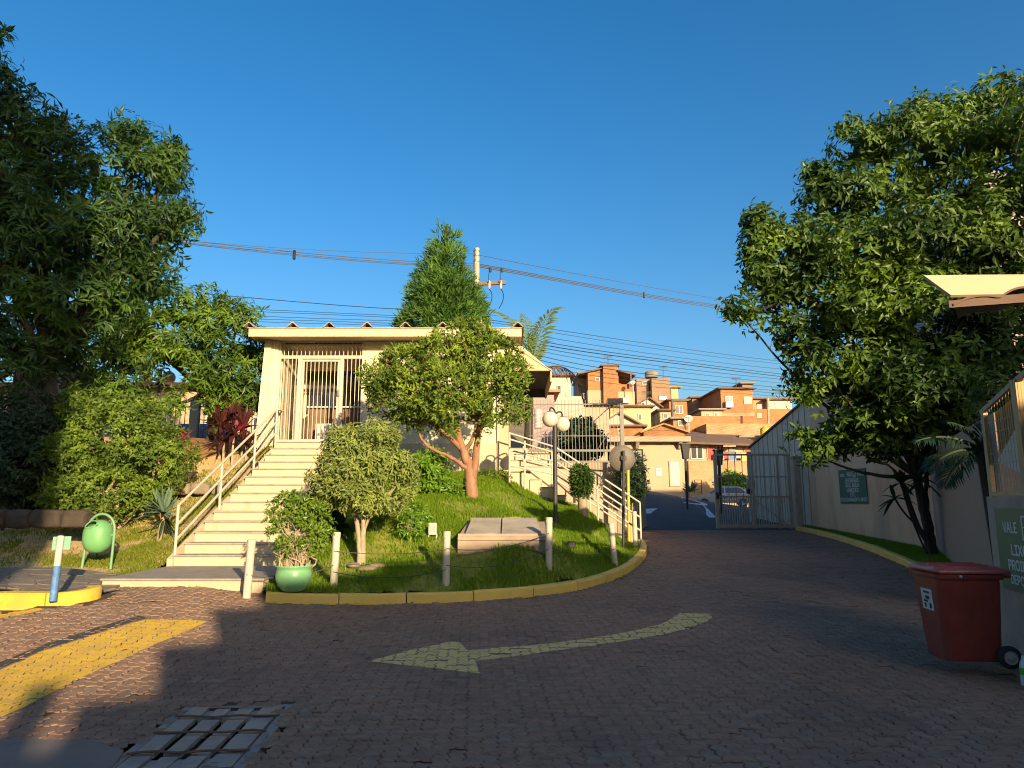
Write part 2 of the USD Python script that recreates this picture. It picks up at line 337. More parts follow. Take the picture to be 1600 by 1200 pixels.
M('bottle_green', (.12, .4, .04), .3, .1, 5)
M('bottle_clear', (.55, .6, .6), .12, .05, 5, spec=.7)
pane('glass', (.55, .62, .64), 1.0, 2.2)
pane('lamp_glass', (.9, .9, .9), 1.0, 1.5)
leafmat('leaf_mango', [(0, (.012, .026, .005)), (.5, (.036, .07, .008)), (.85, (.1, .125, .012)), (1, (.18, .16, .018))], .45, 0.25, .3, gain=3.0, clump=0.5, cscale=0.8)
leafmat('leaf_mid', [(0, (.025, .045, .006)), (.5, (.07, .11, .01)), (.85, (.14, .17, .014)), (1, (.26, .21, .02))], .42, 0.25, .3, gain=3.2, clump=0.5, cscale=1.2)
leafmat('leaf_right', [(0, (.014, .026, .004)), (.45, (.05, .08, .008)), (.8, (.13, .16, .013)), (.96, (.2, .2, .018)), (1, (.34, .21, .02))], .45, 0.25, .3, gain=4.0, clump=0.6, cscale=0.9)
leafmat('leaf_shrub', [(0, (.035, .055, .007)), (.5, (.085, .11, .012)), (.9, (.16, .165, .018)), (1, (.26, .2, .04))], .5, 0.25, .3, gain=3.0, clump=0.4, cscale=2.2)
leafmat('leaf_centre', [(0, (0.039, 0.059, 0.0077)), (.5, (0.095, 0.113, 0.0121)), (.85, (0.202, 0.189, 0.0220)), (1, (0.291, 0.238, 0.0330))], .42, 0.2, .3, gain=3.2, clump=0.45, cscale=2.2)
leafmat('leaf_variegated', [(0, (.08, .1, .025)), (.3, (.22, .24, .06)), (.6, (.42, .4, .15)), (1, (.6, .54, .27))], .5, 0.2, .3, gain=2.5, clump=0.25, cscale=3.0)
leafmat('leaf_pot', [(0, (0.056, 0.092, 0.0083)), (.5, (0.134, 0.184, 0.0165)), (1, (0.291, 0.292, 0.0330))], .4, .25, gain=2.2)
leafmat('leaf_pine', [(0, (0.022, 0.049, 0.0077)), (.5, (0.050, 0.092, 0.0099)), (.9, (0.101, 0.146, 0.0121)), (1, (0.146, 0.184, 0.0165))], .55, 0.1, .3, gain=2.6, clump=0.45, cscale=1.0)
leafmat('leaf_palm', [(0, (.06, .085, .02)), (.5, (.15, .17, .04)), (1, (.27, .26, .09))], .45, .25, gain=2.1)
leafmat('leaf_dry', [(0, (.1, .06, .035)), (.5, (.2, .12, .07)), (1, (.3, .19, .11))], .8, .1, gain=1.2)
leafmat('leaf_red', [(0, (.055, .014, .014)), (.5, (.13, .03, .026)), (.88, (.21, .055, .045)), (1, (.42, .17, .13))], .4, .2, .5, gain=1.3)
leafmat('leaf_pink', [(0, (.2, .015, .03)), (1, (.5, .03, .07))], .4, .25)
leafmat('leaf_agave', [(0, (.1, .15, .1)), (.6, (.17, .23, .15)), (1, (.28, .32, .19))], .45, .08, gain=1.2)
leafmat('leaf_bright', [(0, (0.056, 0.108, 0.0083)), (.5, (0.112, 0.184, 0.0121)), (1, (0.224, 0.281, 0.0193))], .4, .3, gain=2.2)
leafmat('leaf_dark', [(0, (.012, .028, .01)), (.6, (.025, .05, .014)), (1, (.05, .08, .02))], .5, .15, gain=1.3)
leafmat('grass', [(0, (.045, .075, .004)), (.45, (.095, .13, .005)), (.8, (.16, .18, .009)), (.95, (.25, .25, .06)), (1, (.32, .26, .11))], .55, .35, .3, gain=3.3)
leafmat('grass_dry', [(0, (.07, .085, .008)), (.35, (.16, .15, .018)), (.65, (.27, .2, .06)), (1, (.38, .26, .11))], .6, .3, .3, gain=2.3)
# ---------------------------------------------------------------- the ground
rng = np.random.default_rng(7)
def street(x, y):
    """Street level behind the ramp: it falls to the right."""
    x = np.asarray(x, float); return 2.42 - .185 * (np.clip(x, -8, 24) - 8.66)
def terrain(x, y):
    x, y = np.asarray(x, float), np.asarray(y, float)
    near = drive(x, np.minimum(y, 22)) - .25
    back = street(x, y) - .12 + np.clip(y - 57, 0, 44) * .27 * sstep(57, 75, y) + 6 * sstep(100, 160, y)
    return near + (back - near) * sstep(24, 47, y)
gx = np.unique(np.concatenate([np.linspace(-400, -60, 12), np.linspace(-60, 70, 90), np.linspace(70, 400, 12)]))
gy = np.unique(np.concatenate([np.linspace(-300, -40, 8), np.linspace(-40, 130, 110), np.linspace(130, 700, 14)]))
X, Y = np.meshgrid(gx, gy)
put('ground', MB().grid(X, Y, terrain(X, Y)), 'earth', smooth=True, kind='structure')

# kerb of the island, from its pixels along the foot
kpx = [(414, 941), (470, 943), (540, 944), (620, 943), (700, 941), (770, 937), (840, 931), (900, 922), (950, 909), (985, 893), (1004, 877), (1011, 862), (1004, 851)]
kp = np.array([ground(*p) for p in kpx])
def resample(p, step):
    p = np.asarray(p, float); s = np.concatenate([[0], np.cumsum(np.linalg.norm(np.diff(p[:, :2], axis=0), axis=1))])
    cs = CubicSpline(s, p); n = max(2, int(round(s[-1] / step)) + 1); return cs(np.linspace(0, s[-1], n))
kl = resample(kp, .12)
def offset(line, d):
    t = np.gradient(line[:, :2], axis=0); t /= np.linalg.norm(t, axis=1, keepdims=True)
    return line[:, :2] + np.stack([-t[:, 1], t[:, 0]], 1) * d
def kerb_run(name, line, w, h, mat, inward=1, stone=1.0, seed=1, label=None):
    """Kerbstones end to end along a line, each a part of its own."""
    r = np.random.default_rng(seed)
    o = offset(line, w * inward)
    K = Thing(name, label, None, (line[0][0], line[0][1], 0), kind='structure')
    per = max(2, int(round(stone / .12)))
    for a in range(0, len(line) - 1, per):
        b = min(a + per, len(line) - 1)
        if b - a < 1: continue
        dz = r.uniform(-.008, .008); tilt = r.uniform(-.008, .008)
        m = MB(); V = []
        idx = np.arange(a, b + 1)
        for q, i in enumerate(idx):
            e = .008 if q == 0 else (-.008 if q == len(idx) - 1 else 0)
            tt = line[min(i + 1, len(line) - 1), :2] - line[max(i - 1, 0), :2]; tt = tt / np.linalg.norm(tt) * e
            f2, b2 = line[i, :2] + tt, o[i] + tt; zf = float(drive(*f2)); c = .022 + r.uniform(-.004, .004)
            n2 = (b2 - f2) / w
            V.append([[*f2, zf - .1], [*f2, zf + h - c + dz], [*(f2 + n2 * c), zf + h + dz], [*(b2 - n2 * c * .5), zf + h + dz + tilt], [*b2, zf + h - c * .6 + dz + tilt], [*b2, zf - .1]])
        V = np.array(V); k = len(V); fs = []
        for i in range(k - 1):
            for j in range(5): fs.append([i * 6 + j, (i + 1) * 6 + j, (i + 1) * 6 + j + 1, i * 6 + j + 1])
        fs = np.array(fs)
        if inward < 0: fs = fs[:, ::-1]
        m.add(V.reshape(-1, 3), fs)
        for i0, flip in ((0, inward < 0), ((k - 1) * 6, inward > 0)):
            q = np.array([[0, 1, 2], [0, 2, 3], [0, 3, 4], [0, 4, 5]]) + i0
            m.add(V.reshape(-1, 3), (q[:, ::-1] if not flip else q))
        K.part('kerbstone', m, mat, smooth=35)
    return K
kerb_run('island_kerb', kl, .16, .135, 'kerb_paint', 1, .98, 3)
kin = offset(kl, .16)

# ---- lawn of the island and grass bank on the left, through points read off the photograph
def rbf(ctrl, sm=.002):
    c = np.array(ctrl, float); f = RBFInterpolator(c[:, :2], c[:, 2], kernel='thin_plate_spline', smoothing=sm)
    return lambda x, y: f(np.stack([np.ravel(x), np.ravel(y)], 1)).reshape(np.shape(x))
lc = [(p[0], p[1], float(drive(*p)) + .125) for p in kin[::6]]
lc += [tuple(at(*q)) for q in [(737, 779, 14.5), (640, 800, 13.2), (575, 880, 11.6), (560, 830, 12.6), (716, 868, 11.85), (856, 868, 11.85), (735, 822, 12.95), (850, 822, 12.95), (780, 798, 13.6), (868, 799, 15.2),
       (905, 805, 15.6), (930, 822, 15.8), (880, 868, 13.2), (965, 866, 15.9), (985, 851, 17.0), (700, 740, 17.3), (790, 742, 17.3), (845, 785, 16.6), (600, 905, 10.95), (920, 800, 17.0), (950, 822, 17.6)]]
lc += [(-3.45, 10.7, .4), (-3.45, 12.3, .6), (-3.45, 14, 1.25), (-3.45, 17, 2.5), (-2.2, 17.4, 2.4), (-3.0, 15.4, 1.85), (2.6, 18.6, .95), (1.4, 18.6, 1.3)]
lawn_z = rbf(lc)
lawn_poly = Polygon(list(map(tuple, kin)) + [(3.1, 18.3), (3.0, 16.98), (-.05, 16.98), (-.05, 17.5), (-3.62, 17.5), (-3.52, 12.3), (-3.5, 10.55)]).buffer(0)
X, Y = np.meshgrid(np.arange(-3.75, 4.2, .09), np.arange(9.6, 18.9, .09))
from shapely import contains_xy
inl = contains_xy(lawn_poly.buffer(.07), X, Y)
BOXP = sbox(-.86, 11.9, .6, 12.98)
LZ = lawn_z(X, Y) - .4 * contains_xy(BOXP, X, Y) + .05 * (meshkit.fbm(np.stack([X * 1.3, Y * 1.3, X * 0], -1), 4, 5) - .5)
put('lawn', MB().grid(X, Y, LZ, inl), 'lawn_soil', smooth=True, kind='structure')

bc = [(-14, 11.1, .5), (-10, 11.1, .48), (-8, 11.1, .46), (-6.9, 11.1, .45), (-5.85, 11.3, .45), (-5.85, 12.2, .56), (-5.85, 14.6, 1.6), (-5.85, 17.1, 2.85), (-5.9, 19, 3.0), (-7.2, 13.2, .72), (-7.0, 14.2, .95), (-9, 14, 1.0), (-12, 14, 1.15),
      (-9.2, 15.4, 1.5), (-6.75, 15.5, 1.62), (-6.8, 16.0, 2.0), (-7.2, 17, 2.62), (-8.5, 18.5, 3.2), (-12, 18, 3.15), (-15, 16, 2.4), (-20, 14, 1.4), (-20, 18, 3.2), (-6.6, 20, 3.12), (-20, 24, 3.3), (-6, 24, 3.2), (-11, 22, 3.25), (-28, 14, 1.4), (-28, 24, 3.3), (-14, 12.5, .8)]
bank_z = rbf(bc)
X, Y = np.meshgrid(np.arange(-28, -5.74, .14), np.arange(11.05, 26, .14))
BZ = bank_z(X, Y) + .05 * (meshkit.fbm(np.stack([X * 1.1, Y * 1.1, X * 0], -1), 4, 9) - .5)
put('grass_bank', MB().grid(X, Y, BZ), 'soil', smooth=True, kind='structure')

def blades(x, y, z, rng, h=(.035, .09), w=.006, lean=.5):
    n = len(x); a = rng.uniform(0, 2 * np.pi, n); hh = rng.uniform(*h, n); d = np.stack([np.cos(a), np.sin(a), np.zeros(n)], 1); s = np.stack([-np.sin(a), np.cos(a), np.zeros(n)], 1)
    ln = rng.uniform(.1, lean, n)[:, None]; p = np.stack([x, y, z - .008], 1); ww = (w * rng.uniform(.7, 1.5, n))[:, None]
    up = np.array([0, 0, 1.0])
    mid = p + d * ln * hh[:, None] * .35 + up * hh[:, None] * .6; tip = p + d * ln * hh[:, None] * 1.1 + up * hh[:, None]
    V = np.stack([p - s * ww, p + s * ww, mid + s * ww * .7, mid - s * ww * .7, tip], 1).reshape(-1, 3)
    f = (np.arange(n) * 5)[:, None, None] + np.array([[0, 1, 2], [0, 2, 3], [3, 2, 4]])
    return V, f.reshape(-1, 3)
def scatter(poly, n, seed):
    r = np.random.default_rng(seed); x0, y0, x1, y1 = poly.bounds; P = np.zeros((0, 2))
    while len(P) < n:
        q = np.stack([r.uniform(x0, x1, n), r.uniform(y0, y1, n)], 1); P = np.vstack([P, q[contains_xy(poly, q[:, 0], q[:, 1])]])
    return P[:n], r
P, r = scatter(lawn_poly.difference(BOXP), 150000, 11)
den = meshkit.fbm(np.stack([P[:, 0] * 1.6, P[:, 1] * 1.6, P[:, 0] * 0], -1), 3, 21)
keep = (r.uniform(0, 1, len(P)) < np.clip((den - .28) * 3.2, .1, 1)); P = P[keep]; den = den[keep]
gz = lawn_z(P[:, 0], P[:, 1]) + .05 * (meshkit.fbm(np.stack([P[:, 0] * 1.3, P[:, 1] * 1.3, P[:, 0] * 0], -1), 4, 5) - .5)
V, f = blades(P[:, 0], P[:, 1], gz, r, (.04, .1), .006, .8)
put('lawn_grass', MB().add(V, f), 'grass', label='green grass growing over the island lawn inside the yellow kerb', cat='grass', kind='stuff')
bank_poly = Polygon([(-13.5, 11.15), (-5.85, 11.35), (-5.85, 18.5), (-9.5, 18.6), (-13.5, 16)])
P, r = scatter(bank_poly, 130000, 12)
den = meshkit.fbm(np.stack([P[:, 0] * 1.2, P[:, 1] * 1.2, P[:, 0] * 0], -1), 3, 31)
orange = sstep(.0, .5, 1 - ((P[:, 0] + 8.0) / 1.5) ** 2 - ((P[:, 1] - 18.2) / 1.2) ** 2)
keep = (r.uniform(0, 1, len(P)) < np.clip((den - .36) * 3.2, .03, 1) * (1 - orange)); P = P[keep]
gz = bank_z(P[:, 0], P[:, 1]) + .05 * (meshkit.fbm(np.stack([P[:, 0] * 1.1, P[:, 1] * 1.1, P[:, 0] * 0], -1), 4, 9) - .5)
V, f = blades(P[:, 0], P[:, 1], gz, r, (.03, .085), .007, .9)
put('bank_grass', MB().add(V, f), 'grass_dry', label='patchy dry grass growing on the bank left of the cream stairs', cat='grass', kind='stuff')
a = np.linspace(0, 2 * np.pi, 40); rr = np.linspace(0, 1, 10)
A, R_ = np.meshgrid(a, rr); ox = -8.0 + R_ * np.cos(A) * 1.5; oy = 18.2 + R_ * np.sin(A) * 1.25
oz = bank_z(ox, oy) + .05 * (meshkit.fbm(np.stack([ox * 1.1, oy * 1.1, ox * 0], -1), 4, 9) - .5) + .05 * (1 - R_ ** 2) + .004
put('bare_soil', MB().grid(ox, oy, oz), 'orange_soil', smooth=True, kind='structure')

# ---- driveway: a bed, and interlocking pavers in herringbone with zigzag edges
plat = sbox(-5.78, 10.28, -3.46, 12.4)
side_walk = Polygon([ground(-40, 932)[:2], ground(155, 928)[:2], ground(183, 922)[:2], (-5.8, 11.2), (-14, 11.2), (-14, 9.5)])
kw0 = ground(1462, 925); kw1 = ground(1400, 878); kw2 = ground(1330, 851); kw3 = ground(1245, 829)
rk = resample([ground(1475, 950), kw0, ground(1438, 898), kw1, kw2, ground(1290, 839), kw3], .12)
area = Polygon([(-12, 3.2), (10, 3.2), (8, 8.5), tuple(rk[0][:2])] + [tuple(q[:2]) for q in rk] + [(8.9, 22.9), (2.6, 22.9), (2.5, 18.2)] + [(kl[-1][0], kl[-1][1])]
               + [tuple(q[:2]) for q in kl[::-1]] + [(-3.46, 10.28), (-5.78, 10.28)] + [tuple(ground(183, 922)[:2]), tuple(ground(155, 943)[:2]), tuple(ground(-40, 960)[:2])]).buffer(0)
grate_px = [(300, 1103), (447, 1102), (362, 1200), (168, 1207)]
grate_xy = np.array([ground(*q)[:2] for q in grate_px])
grate_poly = Polygon(grate_xy).buffer(.03, join_style=2)
slab_poly = Polygon([ground(-60, 1158)[:2], ground(132, 1159)[:2], ground(185, 1175)[:2], ground(165, 1203)[:2], ground(150, 1330)[:2], ground(-260, 1330)[:2]])
D = Thing('driveway', None, None, (0, 0, 0), kind='structure')
bx = np.arange(-12, 10.3, .2); by = np.concatenate([np.arange(-8, 6, .5), np.arange(6, 23.2, .2)])
X, Y = np.meshgrid(bx, by); inb = contains_xy(area.buffer(.25), X, Y) | (Y < 3.6)
inb &= ~contains_xy(grate_poly.buffer(-.04), X, Y)
D.part('bed', MB().grid(X, Y, drive(X, Y) - .012, inb), 'joint', smooth=True)
U = .108; ANG = math.radians(3)
def zig(a, b):
    """A unit edge of the paving grid with its zigzag, the same for both neighbours."""
    a, b = np.array(a, float), np.array(b, float); d = b - a
    s = 1 if (d[0] > 0 or d[1] > 0) else -1
    n = np.array([-d[1], d[0]]) * s
    q1, q2 = (.34, .66)
    o1, o2 = (.13, -.13) if s > 0 else (-.13, .13)
    return [a, a + d * q1 + n * o1, a + d * q2 + n * o2]
def paver_outline(i, j, w, h):
    c = [(i, j)] + [(i + k + 1, j) for k in range(w)]; pts = []
    ring = [(i + k, j) for k in range(w)] + [(i + w, j + k) for k in range(h)] + [(i + w - k, j + h) for k in range(w)] + [(i, j + h - k) for k in range(h)]
    for k in range(len(ring)): pts += zig(ring[k], ring[(k + 1) % len(ring)])
    return np.array(pts)
cells = []
N = 120
for j in range(-22, 205):
    for i in range(-122, 106):
        m4 = (i - j) % 4
        if m4 == 0: cells.append((i, j, 2, 1))
        elif m4 == 2: cells.append((i, j - 1 + 1, 1, 2)) if False else None
# herringbone: horizontal bricks where (i - j) % 4 == 0, vertical ones starting at (i - j) % 4 == 2 going up
for j in range(-22, 205):
    for i in range(-122, 106):
        if (i - j) % 4 == 3: cells.append((i, j, 1, 2))
ca, sa = math.cos(ANG), math.sin(ANG)
cc = np.array([(i + w / 2, j + h / 2) for i, j, w, h in cells]) * U
wx, wy = cc[:, 0] * ca - cc[:, 1] * sa, cc[:, 0] * sa + cc[:, 1] * ca + 3.3
ok = contains_xy(area, wx, wy) & ~contains_xy(grate_poly, wx, wy) & ~contains_xy(slab_poly, wx, wy) & (np.abs(wx) < .80 * wy + .5)
sel = np.nonzero(ok)[0]
base_w, base_h = paver_outline(0, 0, 2, 1), paver_outline(0, 0, 1, 2)
shr = {}
for key, o in (('w', base_w), ('h', base_h)):
    c0 = o.mean(0)
    p_out = Polygon(o * U); inner = []
    # inset by the joint: move every corner along its bisector
    m = len(o)
    def inset(d):
        q = []
        for k in range(m):
            e1 = o[k] - o[k - 1]; e2 = o[(k + 1) % m] - o[k]
            n1 = np.array([-e1[1], e1[0]]) / np.linalg.norm(e1); n2 = np.array([-e2[1], e2[0]]) / np.linalg.norm(e2)
            b = n1 + n2; b /= max(.5, b @ n1); q.append(o[k] * U + b * d)
        return np.array(q)
    A_, B_ = inset(.0022), inset(.0075)
    tri = trimesh.creation.triangulate_polygon(Polygon(B_), engine='earcut')
    tv, tf = tri
    mp = np.array([np.argmin(np.linalg.norm(B_ - q, axis=1)) for q in tv]); tf = mp[tf]
    ar = B_[tf]; sg = np.cross(ar[:, 1] - ar[:, 0], ar[:, 2] - ar[:, 0]); tf[sg < 0] = tf[sg < 0][:, ::-1]
    kk = np.arange(m); k2 = (kk + 1) % m
    faces = np.vstack([tf + m, np.stack([kk, k2, k2 + m], 1), np.stack([kk, k2 + m, kk + m], 1)])
    shr[key] = (A_, B_, faces, m)
order = sel[np.argsort(wy[sel] ** 2 + wx[sel] ** 2)]
prng = np.random.default_rng(5)
big = {'paver': MB(), 'paver_grey': MB()}
tops = []
for q, k in enumerate(order):
    i, j, w, h = cells[k]; A_, B_, faces, m = shr['w' if w == 2 else 'h']
    o = np.array([i, j]) * U
    jt = prng.normal(0, .0016, 2); ja = prng.normal(0, .012); Rj = np.array([[math.cos(ja), -math.sin(ja)], [math.sin(ja), math.cos(ja)]]); cj = A_.mean(0); sc_ = prng.uniform(.955, 1.0)
    A2, B2 = (A_ - cj) @ Rj.T + cj + o + jt, (B_ - cj) @ Rj.T * sc_ + cj + o + jt
    A2 = np.stack([A2[:, 0] * ca - A2[:, 1] * sa, A2[:, 0] * sa + A2[:, 1] * ca + 3.3], 1); B2 = np.stack([B2[:, 0] * ca - B2[:, 1] * sa, B2[:, 0] * sa + B2[:, 1] * ca + 3.3], 1)
    tx, ty, dz = prng.normal(0, .014), prng.normal(0, .014), prng.normal(0, .0022)
    if prng.uniform() < .04: dz -= .006
    c = B2.mean(0)
    zz = drive(B2[:, 0], B2[:, 1]) + dz + (B2[:, 0] - c[0]) * tx + (B2[:, 1] - c[1]) * ty
    za = drive(A2[:, 0], A2[:, 1]) + dz + (A2[:, 0] - c[0]) * tx + (A2[:, 1] - c[1]) * ty - .009
    v = np.vstack([np.column_stack([A2, za]), np.column_stack([B2, zz])])
    mat = 'paver_grey' if prng.uniform() < .16 else 'paver'
    tops.append((Polygon(B2).buffer(.0042, join_style=2), c, dz, tx, ty))
    if q < 300: D.part('paver', (v, faces), mat)
    else: big[mat].add(v, faces)
D.part('farther_pavers', big['paver'], 'paver', kind='stuff'); D.part('farther_grey_pavers', big['paver_grey'], 'paver_grey', kind='stuff')

def paint(name, poly, mat, label, cat, wear=.0, seed=1):
    """Road paint: a thin coat on the face of every paver it covers, the joints left open."""
    m = MB(); pp = prepared.prep(poly)
    for P_, c, dz, tx, ty in tops:
        if pp.intersects(P_):
            g = P_.intersection(poly)
            for g in getattr(g, 'geoms', [g]):
                if g.geom_type != 'Polygon' or g.area < 2e-5: continue
                tv, tf = trimesh.creation.triangulate_polygon(g, engine='earcut'); tv = np.asarray(tv)
                ar = tv[tf]; sg = np.cross(ar[:, 1] - ar[:, 0], ar[:, 2] - ar[:, 0]); tf = np.array(tf); tf[sg < 0] = tf[sg < 0][:, ::-1]
                z = drive(tv[:, 0], tv[:, 1]) + dz + (tv[:, 0] - c[0]) * tx + (tv[:, 1] - c[1]) * ty + .0022
                m.add(np.column_stack([tv, z]), tf)
    return put(name, m, mat, label=label, cat=cat)
def gpoly(px): return Polygon([tuple(ground(*q)[:2]) for q in px]).buffer(0)
arrow = gpoly([(575, 1034), (640, 1016), (704, 1002), (718, 1003), (729, 1016), (800, 1011), (880, 1003), (950, 993), (1000, 984), (1030, 976), (1050, 966), (1062, 958), (1110, 959), (1113, 965), (1104, 972), (1075, 982), (1030, 993), (960, 1004), (880, 1015), (800, 1026), (742, 1033), (750, 1052), (700, 1047), (640, 1040)])
paint('arrow_marking', arrow, 'pale_yellow_paint', 'long curved pale yellow arrow painted across the shaded pavers', 'road marking')
hump = gpoly([(-60, 1085), (0, 1047), (60, 1020), (140, 995), (205, 974), (232, 968), (290, 968), (325, 971), (295, 985), (240, 1008), (180, 1035), (120, 1062), (60, 1093), (0, 1122), (-60, 1150)])
paint('yellow_band_marking', hump, 'yellow_paint', 'broad bright yellow band painted on the sunlit pavers at the left', 'road marking')
dark_band = gpoly([(-60, 1060), (0, 1034), (80, 1003), (160, 978), (218, 962), (232, 966), (205, 972), (140, 993), (60, 1018), (0, 1045), (-60, 1080)])
paint('dark_strip', dark_band, 'dark_coat', 'dark strip running along the upper edge of the yellow band', 'road marking')  # plain dark coat along the upper edge of the band

# concrete slab in the near left corner
m = MB(); tv, tf = trimesh.creation.triangulate_polygon(slab_poly, engine='earcut'); z = drive(np.asarray(tv)[:, 0], np.asarray(tv)[:, 1])
m.prism(slab_poly.buffer(.03), -.03, .005); v, f = m.arr()
put('concrete_slab', (v, f), 'slab_dark', kind='structure')

# drain with broken steel grating
def quadpt(u, v): 
    a, b, c, d = grate_xy; return (a * (1 - u) + b * u) * (1 - v) + (d * (1 - u) + c * u) * v
G0 = quadpt(.5, .5)
G = Thing('drain_grating', 'old steel drain grating of four wide slats sunk in the pavers', 'drain grating', (G0[0], G0[1], 0))
m = MB(); q = [quadpt(*t) for t in ((0, 0), (1, 0), (1, 1), (0, 1))]
m.add([[*p, -.26] for p in q], [[0, 3, 2, 1]])
for a in range(4):
    p0, p1 = q[a], q[(a + 1) % 4]; m.add([[*p0, -.26], [*p1, -.26], [*p1, -.01], [*p0, -.01]], [[0, 1, 2, 3]])
G.part('pit', m, 'pit')
m = MB()
for (u0, u1, v0, v1) in ((-.08, 0, -.05, 1.03), (1, 1.1, -.05, 1.03), (0, 1, -.05, 0.0)):
    c4 = [quadpt(*t) for t in ((u0, v1), (u1, v1), (u1, v0), (u0, v0))]
    zt = -.003; m.slab([[*p, zt] for p in c4][::1], .06)
G.part('mortar_rim', m, 'mortar')
def strip(u0, u1, v0, v1, z0, z1, th):
    c4 = [quadpt(*t) for t in ((u0, v1), (u1, v1), (u1, v0), (u0, v0))]
    zs = (z1, z1, z0, z0); return MB().slab([[*p, z] for p, z in zip(c4, zs)], th)
for k, (u0, u1, dz) in enumerate(((.015, .19, .006), (.27, .43, -.004), (.51, .68, -.006), (.76, .975, .004))):
    for (v0, v1) in ((.02, .2), (.23, .475), (.5, .765), (.8, 1.04)):
        G.part('slat', strip(u0 + prng.uniform(-.008, .008), u1 + prng.uniform(-.008, .008), v0, v1, -.004 + dz + prng.uniform(-.004, .004), -.006 + dz + prng.uniform(-.004, .004), .03), 'grate_steel')
for v_ in (.215, .49, .785, 1.04):
    pts = [[*quadpt(u_, v_ + .008 * math.sin(u_ * 9 + v_ * 20)), .012 + .004 * math.sin(u_ * 13 + v_ * 31)] for u_ in np.linspace(-.03, 1.03, 9)]
    G.part('cross_rod', MB().tube(pts, .008, 6), 'rust', smooth=40)
for k, (u_, v0) in enumerate(((.23, .03), (.47, .03), (.71, .03), (.25, .82), (.47, .82), (.73, .82))):
    G.part('mortar_lump', strip(u_ - .035, u_ + .04, v0, v0 + .17, -.02, -.012, .05), 'mortar')

# ---- ramp and street
def ramp_z(x, y):
    t = np.clip((y - 22.6) / (47.5 - 22.6), 0, 1); return (.752 + .0 * x) * (1 - t) + (street(x, 48)) * t
X, Y = np.meshgrid(np.arange(-1, 22.1, .5), np.arange(22.6, 47.6, .5))
xl = 2.0 + (Y - 22.6) * .2
put('ramp', MB().grid(X, Y, ramp_z(X, Y), X > xl - .6), 'asphalt', smooth=True, kind='structure')
X, Y = np.meshgrid(np.arange(-14, 26, .5), np.concatenate([np.arange(47.5, 54.4, .5)]))
put('street', MB().grid(X, Y, street(X, Y) + .004), 'asphalt', smooth=True, kind='structure')
X, Y = np.meshgrid(np.arange(-14, 26, .5), np.linspace(54, 56.5, 4))
put('street_pavement', MB().grid(X, Y, street(X, Y) + .14).grid(X[:2], np.stack([X[0] * 0 + 54, X[0] * 0 + 54.02]), np.stack([street(X[0], 54) - .1, street(X[0], 54) + .14])), 'concrete', smooth=False, kind='structure')
def rg(px, py): return ground(px, py, ramp_z, 22.7, 47.5)
def ramp_mark(name, polys, label):
    m = MB()
    for px in polys:
        P_ = Polygon([tuple(rg(*q)[:2]) for q in px]); tv, tf = trimesh.creation.triangulate_polygon(P_.segmentize(.5), engine='earcut'); tv = np.asarray(tv); tf = np.array(tf)
        ar = tv[tf]; sg = np.cross(ar[:, 1] - ar[:, 0], ar[:, 2] - ar[:, 0]); tf[sg < 0] = tf[sg < 0][:, ::-1]
        m.add(np.column_stack([tv, ramp_z(tv[:, 0], tv[:, 1]) + .012]), tf)
    put(name, m, 'white_paint', label=label, cat='road marking')
ramp_mark('ramp_arrow', [[(1064, 777), (1072, 776), (1090, 783), (1119, 809), (1108, 809), (1082, 786)], [(1064, 777), (1106, 788), (1104, 790.5), (1068, 786)]], 'white arrow on the dark ramp pointing up to the street, nearest the gate')
ramp_mark('ramp_arrow', [[(990, 780), (1000, 779), (1008, 796), (1000, 797)], [(988, 797), (1028, 794.5), (1016, 803), (992, 802)]], 'white arrow on the dark ramp pointing down, beside the yellow post')

# ---- pavement on the left: irregular slates, its yellow kerb, the painted bay
r = np.random.default_rng(17)
SWK = Thing('side_pavement', None, None, (-9, 10.3, 0), kind='structure')
def swz(x, y): return drive(x, y) + .018 + .11 * (1 - sstep(-7.0, -5.95, x))
swp = Polygon([tuple(ground(-40, 931)[:2]), tuple(ground(150, 927)[:2]), tuple(ground(183, 922)[:2] + np.array([-.04, .05])), (-5.83, 11.3), (-11, 11.3), (-11, 9.6)]).buffer(0)
pts = np.array([p for p in r.uniform((-11, 8.5), (-5.5, 11.5), (230, 2)) if swp.buffer(.2).contains(Point(p))])
for _ in range(2):
    vd = voronoi_diagram(MultiPoint(pts), envelope=swp.buffer(3)); pts = np.array([[g.centroid.x, g.centroid.y] for g in vd.geoms])
m = MB(); tv, tf = trimesh.creation.triangulate_polygon(swp, engine='earcut'); tv = np.asarray(tv); 
m.prism(swp, 0, .01); v, f = m.arr(); v[:, 2] += swz(v[:, 0], v[:, 1]) - .03
SWK.part('bed', (v, f), 'joint')
for g in vd.geoms:
    g = g.intersection(swp)
    if g.is_empty or g.geom_type != 'Polygon' or g.area < .01: continue
    g = g.buffer(-.008).simplify(.01)
    if g.is_empty or g.geom_type != 'Polygon': continue
    v, f = MB().prism(g, 0, .03).arr(); v[:, 2] += swz(v[:, 0], v[:, 1]) - .025 + r.uniform(-.003, .003)
    SWK.part('slate', (v, f), 'slate')
lk = resample([ground(-60, 948), ground(0, 945), ground(60, 945), ground(105, 943), ground(140, 938), ground(158, 930)], .12)
kerb_run('side_kerb', lk, .17, .14, 'yellow_paint', 1, 1.0, 8)
paint('blue_bay_marking', gpoly([(-60, 952), (-5, 949), (52, 947), (40, 953), (-5, 958), (-60, 962)]), 'blue_paint', 'blue painted bay on the pavers in front of the yellow kerb at far left', 'road marking')
paint('bay_line_marking', gpoly([(-60, 963), (-5, 959), (42, 954), (70, 946), (82, 947), (50, 958), (0, 966), (-60, 974)]), 'yellow_paint', 'thin yellow line edging the blue painted bay at far left', 'road marking')

